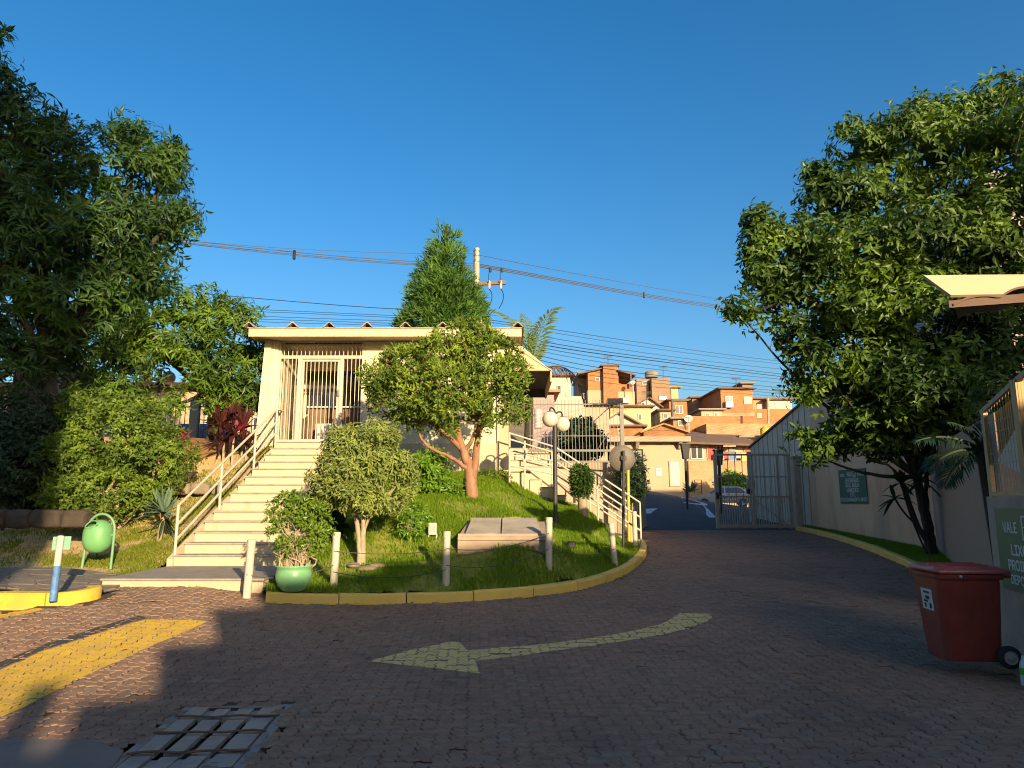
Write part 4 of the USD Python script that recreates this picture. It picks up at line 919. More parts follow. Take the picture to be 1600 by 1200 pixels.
i = np.arange(n_ - 1); F_ = lambda p, q: np.stack([p * n_ + i, p * n_ + i + 1, q * n_ + i + 1, q * n_ + i], -1)
SH.part('corrugated_sheet', MB().add(vs, np.vstack([F_(1, 0), F_(0, 2), F_(3, 1), F_(2, 3)])), 'roof_brown', smooth=40)
SH.part('edge_board', MB().slab([a0 + np.array([-.03, .02, -.035]), a0 + 1.9 * d0_ + [0, .02, -.035], a0 + 1.9 * d0_ + [0, .02, .08], a0 + np.array([-.03, .02, .03])], .03), 'roof_brown')
SH.part('post', MB().tube([(6.3, 8.0, WT), (6.3, 8.0, 3.7)], .04, 8), 'steel', smooth=40)

# ---------------------------------------------------------------- gate
GY = 22.5; gz0 = float(drive(7, GY)) + .06
gx0, gx1, gz1 = at(1122, 820, GY)[0], at(1237, 820, GY)[0], zat(709, GY)
GT = Thing('driveway_gate', 'open cream bar gate with dense lower bars at the foot of the ramp', 'gate', (gx0, GY, gz0))
for x, w in ((gx0, .1), ((gx0 + gx1) / 2 - .0, .07), (gx1 - .35, .07), (gx1, .11)): GT.part('upright', MB().span((x - w / 2, GY - w / 2, gz0), (x + w / 2, GY + w / 2, gz1)), 'gate_paint')
zmid = zat(776, GY)
for z, w in ((gz0 + .07, .1), (zmid, .05), (gz1 - .03, .06), (zat(745, GY), .03)): GT.part('rail', MB().span((gx0, GY - .03, z - w / 2), (gx1, GY + .03, z + w / 2)), 'gate_paint')
for k, x in enumerate(np.arange(gx0 + .09, gx1 - .05, .075)):
    GT.part('bar', MB().span((x - .011, GY - .011, gz0 + .1), (x + .011, GY + .011, zmid)), 'gate_paint')
    if k % 3 == 1: GT.part('bar', MB().span((x - .01, GY - .01, zmid), (x + .01, GY + .01, gz1 - .05)), 'gate_paint')
GT.part('brace', MB().bar((gx1 - .1, GY + .05, gz0 + .1), (gx1 - 1.1, GY + .05, zmid - .1), .03), 'gate_paint'); GT.part('box_lock', MB().box((gx0, GY - .09, gz0 + 1.0), (.08, .08, .2), ch=.01), 'dark_metal')
gp = Thing('gate_post', 'thick cream gate post against the right-hand wall kerb', 'post', (gx1 + .2, GY - .05, gz0))
gp.part('shaft', MB().span((gx1 + .13, GY - .12, gz0 - .2), (gx1 + .34, GY + .1, zat(716, GY)), .01), 'gate_paint'); gp.part('cap', MB().span((gx1 + .1, GY - .15, zat(716, GY)), (gx1 + .37, GY + .13, zat(713, GY)), .005), 'gate_paint')
for px, Y, pt, pb, lab in ((1072, 30, 694, 772, 'black box lamp on a dark post left of the open gate'), (1124, 29, 703, 780, 'black box lamp on a dark post right behind the gate edge')):
    x = at(px, 740, Y)[0]; zb = float(ramp_z(x, Y)) - .1; z1 = zat(pt, Y); t = Thing('post_lamp', lab, 'lamp', (x, Y, zb))
    t.part('post', MB().tube([(x, Y, zb), (x, Y, z1 - .5)], .055, 8), 'dark_metal', smooth=40)
    t.part('housing', MB().prism(Polygon([(-.1, 0), (.1, 0), (.17, .6), (-.17, .6)]), -.15, .15, ((x, Y, z1 - .62), (1, 0, 0), (0, 0, 1), (0, 1, 0))), 'black'); t.part('hood', MB().span((x - .2, Y - .19, z1 - .03), (x + .2, Y + .19, z1 + .03), .01), 'dark_metal')
x = at(1173, 770, 25)[0]; t = Thing('intercom_post', 'grey post with a small pale box seen through the gate bars', 'post', (x, 25, .8)); t.part('post', MB().span((x - .06, 24.94, .7), (x + .06, 25.06, zat(706, 25))), 'gate_paint'); t.part('box', MB().box((x - .02, 24.9, zat(757, 25)), (.26, .16, .32), ch=.02), 'concrete'); t.part('reader', MB().box((x - .08, 24.88, zat(768, 25)), (.2, .12, .16), ch=.02), 'black')

# ---------------------------------------------------------------- the houses up the hill
def box_px(px0, px1, pt, pb, Y): 
    pm = (pt + pb) / 2; return at(px0, pm, Y)[0], at(px1, pm, Y)[0], zat(pt, Y), zat(pb, Y)
def house(label, px0, px1, pt, pb, Y, depth, mat, roof=None, windows=(), gable=None, extra=(), name='hillside_house', base=None):
    """Flat-fronted house: wall block, a roof (flat slab, shed or gable facing us), windows and doors each with a frame and a pane."""
    x0, x1, z1, z0 = box_px(px0, px1, pt, pb, Y); T = Thing(name, label, 'house', ((x0 + x1) / 2, Y, z0 - 2))
    T.part('wall', MB().span((x0, Y, z0 - 3.0), (x1, Y + depth, z1)), mat)
    if base: T.part('lower_wall', MB().span((x0 - .05, Y - .05, z0 - 3), (x1 + .05, Y + depth, zat(base[0], Y))), base[1])
    if gable:
        ax, az = at(gable[0], gable[1], Y)[0], zat(gable[1], Y); g = Polygon([(x0, z1 - .02), (x1, z1 - .02), (ax, az)])
        T.part('gable', MB().prism(g, 0, depth, ((0, Y, 0), (1, 0, 0), (0, 0, 1), (0, 1, 0))), mat)
        for (e, s) in ((x0, -1), (x1, 1)):
            ov = .35; dz = (az - z1) * ov / abs(ax - e)
            T.part('roof', MB().slab([(e + s * ov, Y - .4, z1 - dz + .03), (ax, Y - .4, az + .03), (ax, Y + depth, az + .03), (e + s * ov, Y + depth, z1 - dz + .03)][::(1 if s < 0 else -1)], .12 if s < 0 else .12), roof or 'roof_tile')
    elif roof: T.part('roof', MB().span((x0 - .35, Y - .45, z1), (x1 + .35, Y + depth, z1 + .16)), roof)
    for w in windows:
        a, b, c, d = box_px(w[0], w[1], w[2], w[3], Y); kind = w[4] if len(w) > 4 else 'window_dark'
        f = T.part('door' if (d - z0) < .3 and (c - d) > 1.6 else 'window', MB().span((a - .07, Y - .08, d - .07), (b + .07, Y + .02, c + .07)), 'white_metal' if kind == 'window_dark' else mat)
        put('pane', MB().span((a, Y - .1, d), (b, Y - .05, c)), kind, f)
        if kind == 'window_dark' and w[1] - w[0] > 6: put('mullion', MB().span(((a + b) / 2 - .04, Y - .12, d), ((a + b) / 2 + .04, Y - .09, c)), 'white_metal', f)
    return T
def sat_dish(px, py, Y, r, lab):
    p = at(px, py, Y); t = Thing('satellite_dish', lab, 'satellite dish', tuple(p)); a = np.array([-.25, -.85, .45]); a /= np.linalg.norm(a); u = np.cross(a, [0, 0, 1]); u /= np.linalg.norm(u); R = np.stack([u, np.cross(a, u), a], 1)
    t.part('bowl', MB().lathe([(0, 0), (r * .5, r * .07), (r, r * .26), (r * .99, r * .29), (r * .5, r * .1), (0, r * .04)], p, 16, R), 'white_furniture', smooth=50); t.part('mast', MB().tube([p, p - [0, -.1, 1.6]], .05, 6), 'steel'); t.part('feed_arm', MB().tube([p - [0, 0, r * .8], p + a * r * .9], .03, 5), 'steel')
T = house('tall orange brick house with a lean-to roof jutting right at the hilltop', 919, 967, 579, 652, 78, 10, 'brick_orange', None, [(931, 936, 591, 595), (984, 989, 643, 648)] and [(931, 936, 591, 595)], base=(610, 'plaster_cream'))
x0, x1, z1, z0 = box_px(943, 966, 572, 650, 77.4); T.part('tower', MB().span((x0, 77.4, z0), (x1, 82, z1)), 'brick_orange'); T.part('tower_roof', MB().span((x0 - .3, 77.2, z1), (x1 + .2, 82, z1 + .15)), 'roof_brown')
x0, x1, z1, z0 = box_px(962, 991, 600, 652, 77.6); T.part('terrace_wall', MB().span((x0, 77.6, zat(612, 77.6)), (x1, 88, z1)), 'brick_orange'); T.part('terrace_base', MB().span((x0, 77.55, z0 - 2), (x1 + .05, 88, zat(612, 77.6))), 'plaster_cream')
p = [at(966, 577, 77), at(994, 585, 77), at(984, 592, 84), at(966, 588, 84)]; T.part('lean_to_roof', MB().slab([p[0], p[1], at(994, 585, 77) + [0, 7, .1], at(966, 577, 77) + [0, 7, .1]], .15), 'roof_brown'); T.part('lean_to_post', MB().span((at(986, 590, 77)[0] - .08, 77, zat(604, 77)), (at(986, 590, 77)[0] + .08, 77.2, zat(583, 77))), 'roof_brown')
T.part('eave', MB().slab([at(903, 583, 77.6), at(943, 573.5, 77.6), at(943, 573.5, 77.6) + [0, 8, 0], at(903, 583, 77.6) + [0, 8, 0]], .15), 'roof_brown')
T.part('side_room', MB().span((at(903, 600, 80)[0], 80, zat(650, 80)), (at(920, 600, 80)[0], 86, zat(581, 80))), 'brick_brown')
w = T.part('air_conditioner', MB().box(at(977, 626, 77.4), (.9, .5, .6), ch=.05), 'white_furniture')
T = house('narrow grey-brown brick tower house, left of its taller twin', 995, 1014, 592, 645, 85, 5, 'brick_brown', None, [(1004, 1010, 597, 600)]); T.part('gap_wall', MB().span((at(1013, 600, 86)[0], 86, zat(645, 86)), (at(1020, 600, 86)[0], 88, zat(594, 86))), 'roof_brown')
T = house('grey-brown concrete block house standing highest right of the brick towers', 1019, 1048, 591, 652, 84, 7, 'brick_brown', None, [(1030, 1042, 619, 625, 'white_furniture')]); T.part('water_tank', MB().lathe([(0, 0), (.8, 0), (.85, .6), (.6, .8), (0, .85)], at(1018, 590, 86), 14), 'roof_grey', smooth=40)
house('small white gabled house with two tiny windows below the brick towers', 992, 1031, 633, 646, 73, 8, 'plaster_white', 'roof_brown', [(1003, 1007, 630, 634), (1018, 1021, 632, 637)], gable=(1014, 621))
house('long yellow house with one shuttered window and flat dark roof edge', 953, 1017, 636, 668, 66, 8, 'plaster_yellow', 'roof_brown', [(998, 1002, 648, 656)], extra=())
house('white gabled house wall beneath the long yellow house', 936, 1004, 664, 676, 60, 8, 'plaster_white', 'roof_brown', [], gable=(967, 644))
house('low orange brick house with a dark eave, right behind the fence post', 951, 1004, 667, 690, 58.5, 5, 'brick_orange', 'roof_brown', [(966, 970, 671, 676, 'window_dark')])
house('squat rounded orange brick gable behind the garage roof', 1006, 1070, 673, 690, 58, 6, 'brick_orange', 'roof_tile', [], gable=(1036, 662))
T = house('large orange brick house with two white-framed windows on the hill', 1127, 1177, 608, 662, 76, 12, 'brick_orange', 'roof_brown', [(1134, 1144, 620, 630), (1163, 1173, 621, 630)], base=(645, 'brick_yellow'))
T.part('air_conditioner', MB().box(at(1139, 632, 75.7), (.8, .5, .7), ch=.04), 'white_furniture')
house('dark brown brick house with sloping roof left of the two-window house', 1082, 1106, 622, 660, 84, 9, 'brick_brown', 'roof_brown', [])
house('orange brick shed in shade below the grey towers, mast in front', 1046, 1074, 626, 660, 80, 8, 'brick_orange', 'roof_brown', [(1056, 1066, 634, 646)])
house('long low orange brick wall house crossing below the two-window house', 1072, 1180, 650, 672, 65, 5, 'brick_orange', None, [])
house('lower orange brick outbuilding stepping down to the right', 1104, 1216, 662, 686, 61.5, 4, 'brick_yellow', None, [])
house('orange brick house with plain flat top, between the two-window and white houses', 1177, 1204, 624, 645, 82, 8, 'brick_yellow', 'roof_brown', [(1184, 1190, 632, 638)])
house('white house with a dark doorway at the right end of the hill', 1200, 1237, 625, 640, 81, 6, 'plaster_white', 'roof_brown', [(1203, 1206, 628, 634), (1212, 1217, 630, 637)])
house('brick house in half shade under the white house', 1178, 1240, 639, 668, 77, 6, 'brick_orange', None, [(1184, 1189, 647, 652)])
T = house('white walled house with a notched parapet behind the bar fence', 862, 914, 619, 720, 48, 7, 'plaster_white', None, [(885, 895, 650, 672, 'plaster_grey')])
for px in (863, 886.5, 911): x = at(px, 617, 48)[0]; T.part('merlon', MB().span((x - .12, 47.95, zat(619, 48)), (x + .12, 48.3, zat(614, 48))), 'plaster_white')
house('white house with a lit pale roof wall above the parapet house', 838, 892, 588, 640, 58, 6, 'plaster_white', 'roof_brown', [(871, 876, 603, 615)])
house('brown tiled lean-to house under the gatehouse awning', 828, 866, 614, 720, 44, 5, 'plaster_pink', 'roof_tile', [(838, 846, 640, 668, 'white_furniture')])
house('grey house corner with a sloping roof right of the parapet house', 914, 952, 634, 700, 55, 5, 'plaster_grey', 'roof_brown', [])
house('small cream cube house wedged below the two-window brick house', 1096, 1128, 641, 656, 70, 4, 'plaster_cream', 'roof_grey', [(1103, 1108, 646, 652), (1117, 1121, 645, 653)])
house('low tin-roofed brick shack over the orange wall, left of the dish', 1052, 1076, 655, 668, 63.5, 4, 'brick_brown', 'roof_grey', [(1060, 1065, 658, 664)])
house('grey cement lean-to room between the yellow and white gabled houses', 1031, 1050, 642, 660, 70, 4, 'plaster_grey', 'roof_brown', [(1037, 1042, 647, 653)])
house('pale unpainted upper room on the roof left of the highest block house', 1049, 1060, 606, 640, 88, 5, 'plaster_yellow', 'roof_tile', [])
house('tiny orange room on top of the hill right of the two-window house', 1160, 1174, 600, 609, 80, 4, 'brick_brown', 'roof_grey', [])
for px, pb, pt, Y, lab in ((950, 574, 556, 79, 'thin aerial on the tall orange brick house'), (1036, 591, 572, 86, 'thin aerial on the highest grey-brown block house'), (1150, 608, 590, 78, 'thin aerial on the large two-window brick house'), (1218, 625, 610, 82, 'thin aerial on the white house at the right of the hill'), (1010, 633, 612, 72, 'thin aerial on the small white gabled house')):
    a, b = at(px, pb, Y), at(px, pt, Y); t = Thing('aerial', lab, 'aerial', tuple(a)); t.part('mast', MB().tube([a - [0, 0, .5], b], .04, 5), 'cable_grey')
    for k in range(3): t.part('element', MB().tube([b + [-.5, 0, -.12 * k], b + [.5, 0, -.12 * k]], .025, 5), 'cable_grey')
t = Thing('washing_line', 'washing line with white and coloured clothes under the brown roof', 'washing line', tuple(at(1140, 705, 56.2))); p, q = at(1120, 706, 56.2), at(1180, 707, 56.2); t.part('line', MB().tube([p, q], .015, 4), 'cable')
for k, (f_, w, h, mt) in enumerate(((.1, .5, .6, 'plaster_white'), (.24, .4, .5, 'red_door'), (.4, .6, .7, 'blue_paint'), (.55, .45, .45, 'plaster_white'), (.7, .5, .65, 'post_yellow'), (.86, .5, .55, 'plaster_pink'))): c0 = p + (q - p) * f_; t.part('garment', MB().box(c0 - [0, 0, h / 2 + .02], (w, .03, h)), mt)
# garage on the street
T = house('cream roadside garage building with a grey roller shutter and white door', 950, 1077, 690, 790, 55, 7, 'plaster_cream', None, [(1047, 1061, 722, 759, 'door_white')], name='garage_building')
a, b, c, d = box_px(982, 1003, 704, 760, 55)
sh = T.part('roller_shutter', MB().span((a - .12, 54.93, d), (b + .12, 55.02, c + .12)), 'black')
for k, z in enumerate(np.linspace(d, c, 19)[:-1]): put('shutter_slat', MB().span((a, 54.88, z + .012), (b, 54.94, z + (c - d) / 18 - .008)), 'shutter_grey', sh)
x0, x1, z1, z0 = box_px(948, 1079, 682, 690, 54.3); T.part('canopy_slab', MB().span((x0, 54.2, z0), (x1, 62, z1)), 'plaster_grey')
for px in (970, 996, 1063): x = at(px, 692, 54.6)[0]; T.part('bracket', MB().prism(Polygon([(0, 0), (.7, 0), (.7, -.5), (.45, -.5)]), -.12, .12, ((x, 54.3, z0), (0, 1, 0), (0, 0, 1), (1, 0, 0))), 'plaster_grey')
for k, (px, py) in enumerate(((1027, 733), (1032, 733), (1027, 738), (1032, 738), (1027, 742), (1032, 742))): T.part('poster', MB().box(at(px, py, 54.98), (.2, .02, .17)), 'paper')
T.part('doorstep', MB().span((a - .3, 54.2, d - .3), (b + .5, 55, d)), 'concrete')
# brick wall with the brown roofed house behind it
W1 = Thing('roadside_wall', 'orange brick roadside wall behind the gate and silver car', 'wall', (15, 54.5, 1.5)); x0, x1, z1, z0 = box_px(1077, 1186, 721, 790, 54.6); W1.part('brick_face', MB().span((x0, 54.6, z0 - 1), (x1, 54.9, z1)), 'brick_yellow'); W1.part('coping', MB().span((x0, 54.55, z1), (x1, 54.95, z1 + .06)), 'plaster_cream')
T = house('low patched house with brown roof and red door behind the roadside wall', 1077, 1190, 692, 740, 57, 6, 'plaster_cream', None, [(1080, 1097, 698, 716), (1106, 1115, 698, 718, 'red_door'), (1120, 1130, 698, 716), (1148, 1156, 707, 719), (1164, 1172, 701, 716, 'red_door'), (1140, 1147, 697, 706, 'shutter_grey')])
p = [at(1064, 690, 56), at(1186, 694, 56), at(1150, 676, 63), at(1066, 674, 63)]; T.part('roof', MB().slab(p, .15), 'roof_brown'); T.part('awning', MB().slab([at(1130, 697, 55.8), at(1150, 697, 55.8), at(1150, 691, 57), at(1130, 691, 57)], .05), 'plaster_white')
house('dark sheet-roofed shed with a yellow tank right of the brown roof', 1160, 1205, 684, 720, 60, 4, 'plaster_grey', 'roof_grey', [(1191, 1199, 676, 688, 'post_yellow')] and [])
t = Thing('water_tank', 'yellow water tank beside the dark shed roof near the ribbed shed', 'tank', tuple(at(1196, 684, 59))); t.part('body', MB().lathe([(0, 0), (.36, 0), (.4, .1), (.4, .7), (.3, .82), (0, .86)], at(1196, 684, 59), 14), 'post_yellow', smooth=40); t.part('lid', MB().lathe([(0, .86), (.2, .86), (.18, .93), (0, .95)], at(1196, 684, 59), 12), 'post_yellow', smooth=40)
sat_dish(1076, 655, 63, .38, 'large white dish in front of the long low brick house')
sat_dish(989, 598, 76, .28, 'white dish on the mast right of the tall orange house')
for px, pt, pb, Y, lab in ((1050, 624, 664, 66, 'thin grey pole with a bracket before the orange brick shed'), (1200, 622, 684, 62, 'pale thin pole before the white house at the right')):
    p = at(px, pt, Y); q = at(px, pb, Y); t = Thing('utility_pole', lab, 'pole', tuple(q)); t.part('shaft', MB().tube([q - [0, 0, 1], p], .11, 8), 'cable_grey' if px < 1100 else 'wood_pole', smooth=40); t.part('arm', MB().span((p[0] - .05, p[1] - .05, p[2] - .15), (p[0] + (1.6 if px < 1100 else .4), p[1] + .05, p[2] - .05)), 'cable_grey')

# things behind the left trees: brown sheet shed, street fence and cream house
T = Thing('brown_shed', 'dark brown ribbed shed deep in the shade behind the left tree', 'shed', (-16, 23, 3)); x0, x1 = at(20, 580, 22.5)[0], at(88, 580, 22.5)[0]
T.part('wall', MB().span((x0, 22.6, 2.8), (x1, 25, 6.2)), 'brown_sheet')
for x in np.arange(x0, x1, .16): T.part('rib', MB().span((x, 22.55, 2.8), (x + .05, 22.6, 6.2)), 'brown_sheet')
T.part('corner_post', MB().span((x1, 22.5, 2.8), (x1 + .12, 22.65, 6.2)), 'wall_rec')
T = Thing('cream_house', 'cream house across the street glimpsed under the sunlit left tree', 'house', (-12, 30, 3)); T.part('wall', MB().span((-22, 30, 2.5), (-9.2, 36, 6.4)), 'plaster_cream'); T.part('roof', MB().span((-22.4, 29.5, 6.4), (-8.9, 36, 6.6)), 'roof_brown')
for x in (-15.6, -13.0, -11): w = T.part('window', MB().span((x, 29.92, 3.9), (x + 1.0, 30.02, 5.2)), 'white_metal'); put('pane', MB().span((x + .08, 29.9, 3.98), (x + .92, 29.95, 5.12)), 'window_dark', w)
T = Thing('street_fence', 'dark bar fence along the street behind the sunlit left tree', 'fence', (-10, 21.5, 3.1)); fy = 22.0
for z in (3.35, 4.55): T.part('rail', MB().span((-15, fy - .02, z - .02), (-6.2, fy + .02, z + .02)), 'dark_metal')
for x in np.arange(-15, -6.2, .15): T.part('bar', MB().span((x - .009, fy - .009, 3.1), (x + .009, fy + .009, 4.7)), 'dark_metal')
for x in (-12.6, -9.9, -7.2): T.part('post', MB().span((x - .12, fy - .1, 2.9), (x + .12, fy + .14, 4.8)), 'concrete')
# ---------------------------------------------------------------- vegetation
def leaf_set(P, N, rng, k, L, Wd, spread=(.75, 1.45), droop=.25, lv=.42, off=.6, curl=.35, face=1.1):
    """k leaves round each tip P (axis N): folded blades of four triangles."""
    n = len(P); P = np.repeat(P, k, 0); N = np.repeat(N, k, 0); m = n * k
    a = np.where(np.abs(N[:, 2:]) < .9, [[0, 0, 1.0]], [[1.0, 0, 0]]); u = np.cross(N, a); u /= np.linalg.norm(u, axis=1, keepdims=True); v = np.cross(N, u)
    ph = (np.tile(np.arange(k) * 2.39996, n) + np.repeat(rng.uniform(0, 6.28, n), k) + rng.normal(0, .3, m))[:, None]; th = rng.uniform(*spread, m)[:, None]
    d = np.cos(th) * N + np.sin(th) * (np.cos(ph) * u + np.sin(ph) * v); d[:, 2] -= droop * rng.uniform(.3, 1.4, m); d /= np.linalg.norm(d, axis=1, keepdims=True)
    up = N * face + rng.normal(0, .6, (m, 3)) + [0, 0, .12]; s = np.cross(d, up); s /= np.linalg.norm(s, axis=1, keepdims=True) + 1e-9; nn = np.cross(s, d)
    ln = (L * rng.uniform(1 - lv, 1 + lv, m))[:, None]; w = (Wd * rng.uniform(.8, 1.2, m))[:, None]
    b = P + N * (rng.uniform(-1, 1, m)[:, None] * off * L) + d * ln * .06
    c = curl * rng.uniform(0, 1, m)[:, None]
    mid = b + d * ln * .48; tip = b + d * ln - nn * ln * c * .6; 
    V = np.stack([b, mid - s * w / 2 + nn * w * .16, mid + s * w / 2 + nn * w * .16, mid - nn * w * .05, tip], 1).reshape(-1, 3)
    f = (np.arange(m) * 5)[:, None, None] + np.array([[0, 2, 3], [0, 3, 1], [2, 4, 3], [1, 3, 4]])
    return V, f.reshape(-1, 3)
def B(px, py, Y, rx, ry, rd=None):
    c = at(px, py, Y); s = Y / F * 1.02; return (c, np.array([rx * s, (rd or (rx + ry) / 2) * s, ry * s]))
def tips(blobs, n, rng, shell=.5, rough=.45, freq=1.2, gap=.0, upb=.25, lowcut=None):
    C = np.array([b[0] for b in blobs]); R = np.array([b[1] for b in blobs]); w = (R[:, 0] * R[:, 2] + R[:, 1] * R[:, 2] + R[:, 0] * R[:, 1]); i = rng.choice(len(blobs), n, p=w / w.sum())
    d = rng.normal(0, 1, (n, 3)); d /= np.linalg.norm(d, axis=1, keepdims=True)
    q = meshkit.fbm((C[i] + d * R[i]) * freq, 3, 3)
    rr = (1 - shell * rng.uniform(0, 1, n) ** 1.7) * (1 + rough * (q - .5) * 2)
    P = C[i] + d * R[i] * rr[:, None]; N = d / R[i]; N /= np.linalg.norm(N, axis=1, keepdims=True); N = N + rng.normal(0, .25, (n, 3)) + [0, 0, upb]; N /= np.linalg.norm(N, axis=1, keepdims=True)
    keep = np.ones(n, bool)
    if gap: keep &= meshkit.fbm(P * freq * 1.4, 3, 17) > gap
    # tips buried deep in a neighbouring clump carry no leaves
    for k in range(len(blobs)):
        e = (np.linalg.norm((P - C[k]) / R[k], axis=1) < .45) & (i != k); keep &= ~e
    return P[keep], N[keep]
def spline(pts, n=14):
    pts = np.asarray(pts, float); s = np.concatenate([[0], np.cumsum(np.linalg.norm(np.diff(pts, axis=0), axis=1))]); return CubicSpline(s, pts)(np.linspace(0, s[-1], n))
def limb(mb, pts, r0, r1, n=8, k=14, rng=None, wob=.0):
    p = spline(pts, k)
    if rng is not None and wob: p[1:-1] += rng.normal(0, wob, (k - 2, 3))
    return mb.tube(p, np.linspace(r0, r1, k), n)
def plant(name, label, cat, base, blobs, n, k, L, Wd, mat, limbs=(), bark='bark_grey', seed=1, twigs=0, group=None, trunk='trunk', crown='crown', **kw):
    r = np.random.default_rng(seed); T = Thing(name, label, cat, base, group)
    lk = {q: kw.pop(q) for q in ('spread', 'droop', 'lv', 'off', 'curl', 'face') if q in kw}
    P, N = tips(blobs, n, r, **kw)
    if limbs:
        m = MB()
        for pts, r0, r1 in limbs: limb(m, pts, r0, r1, 8, 14, r, r0 * .12)
        ends = np.array([l[0][-1] for l in limbs])
        if twigs:
            for q in r.choice(len(P), min(twigs, len(P)), replace=False):
                e = ends[np.argmin(np.linalg.norm(ends - P[q], axis=1))]; mid = (e + P[q]) / 2 + r.normal(0, .06, 3) * np.linalg.norm(e - P[q]) - [0, 0, .05]
                m.tube(spline([e, mid, P[q]], 5), np.linspace(.018, .005, 5) * (1 + 8 * limbs[0][1]), 4, False)
        T.part(trunk, m, bark, smooth=50)
    V, f = leaf_set(P, N, r, k, L, Wd, **lk); T.part(crown, MB().add(V, f), mat)
    return T
vr = np.random.default_rng(99)
# big shaded mango at the left
b0 = np.array([*at(60, 800, 15.5)[:2], 1.6]); j = at(70, 560, 15.5)
bl = [B(20, 190, 15.2, 70, 65), B(75, 235, 15.4, 60, 55), B(55, 310, 15, 110, 80), B(150, 255, 15.6, 75, 55), B(215, 250, 16.2, 60, 60), B(262, 268, 16.6, 34, 45), B(275, 335, 16.4, 34, 45), B(225, 340, 16.2, 70, 70), B(130, 370, 15.4, 110, 90), B(25, 420, 14.8, 100, 100),
      B(180, 430, 16, 75, 75), B(235, 400, 16.6, 40, 55), B(100, 480, 15.4, 110, 80), B(20, 545, 15, 90, 55), B(110, 555, 16.2, 70, 45), B(-60, 300, 15, 100, 190), B(-10, 120, 15, 45, 45), B(90, 190, 15.6, 22, 24), B(-30, 560, 14.4, 80, 70), B(205, 205, 16.3, 26, 26), B(270, 232, 16.6, 20, 24)]
lim = [([b0, b0 + [0, .1, 1.5], j], .22, .15)] + [([j, (j + c) / 2 + vr.normal(0, .25, 3), c], .12, .035) for c, R in bl[1:13:1]]
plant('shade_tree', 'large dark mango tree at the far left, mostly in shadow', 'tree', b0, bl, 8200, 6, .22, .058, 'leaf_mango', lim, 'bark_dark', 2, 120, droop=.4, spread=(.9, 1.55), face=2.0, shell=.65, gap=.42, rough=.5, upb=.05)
plant('overhanging_branch', 'small leaf tip poking in at the upper left edge', 'branch', at(-30, 45, 13), [B(-8, 50, 13, 14, 14)], 14, 8, .25, .06, 'leaf_mango', [([at(-60, 30, 13), at(-25, 42, 13), at(-4, 50, 13)], .02, .008)], 'bark_dark', 3, trunk='twig', crown='leaves', droop=.4)
# sunlit mango between it and the gatehouse
b0 = np.array([*at(330, 690, 18.6)[:2], 3.1]); j = at(322, 610, 18.3)
bl = [B(190, 500, 17.2, 52, 38), B(262, 482, 17.6, 55, 36), B(318, 470, 18, 34, 24), B(372, 500, 18, 34, 26), B(355, 480, 18.2, 22, 18), B(330, 520, 17.6, 62, 40), B(250, 535, 17.2, 75, 45), B(175, 560, 17, 42, 45), B(190, 612, 17, 44, 22), B(295, 575, 17.4, 60, 35), B(365, 570, 17.8, 55, 55), B(392, 540, 18.4, 22, 35),
      B(390, 610, 18, 24, 40), B(345, 622, 17.8, 40, 22), B(225, 452, 18, 30, 22), B(270, 630, 17, 14, 20), B(355, 640, 18.5, 30, 25)]
lim = [([b0, b0 + [0, 0, .5], j], .13, .1)] + [([j, (j + c) / 2 + vr.normal(0, .12, 3), c], .07, .02) for c, R in bl]
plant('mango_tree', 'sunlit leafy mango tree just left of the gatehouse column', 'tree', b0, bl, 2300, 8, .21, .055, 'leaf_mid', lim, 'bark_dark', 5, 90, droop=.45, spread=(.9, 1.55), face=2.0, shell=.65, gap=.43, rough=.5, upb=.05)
# big shrub on the bank, and dark shrubs in the shade
b0 = np.array([*at(180, 798, 14.6)[:2], 1.0])
bl = [B(180, 690, 14.6, 85, 62), B(120, 720, 14.4, 55, 60), B(245, 720, 14.8, 58, 50), B(130, 640, 14.7, 35, 32), B(118, 610, 14.8, 12, 14), B(205, 640, 14.8, 50, 26), B(165, 770, 14.2, 85, 35), B(95, 770, 14.3, 36, 30), B(240, 660, 14.9, 40, 24), B(125, 815, 13.9, 30, 14)]
lim = [([b0, (b0 + c) / 2 + vr.normal(0, .1, 3), c], .04, .012) for c, R in bl]
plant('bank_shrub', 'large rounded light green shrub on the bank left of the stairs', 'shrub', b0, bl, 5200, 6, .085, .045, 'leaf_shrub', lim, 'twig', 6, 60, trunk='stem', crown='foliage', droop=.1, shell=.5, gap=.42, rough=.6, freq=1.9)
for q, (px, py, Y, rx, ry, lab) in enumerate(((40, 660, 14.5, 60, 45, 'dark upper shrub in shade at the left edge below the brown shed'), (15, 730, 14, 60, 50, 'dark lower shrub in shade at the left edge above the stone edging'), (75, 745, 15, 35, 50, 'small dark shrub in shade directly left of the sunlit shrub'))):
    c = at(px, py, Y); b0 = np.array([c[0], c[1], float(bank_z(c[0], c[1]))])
    plant('shaded_shrub', lab, 'shrub', b0, [B(px, py, Y, rx, ry), B(px - 20, py + 20, Y, rx * .7, ry * .8)], 700, 7, .13, .045, 'leaf_dark', [([b0, (b0 + c) / 2, c], .03, .01)], 'bark_dark', 20 + q, 20, trunk='stem', crown='foliage', gap=.36)
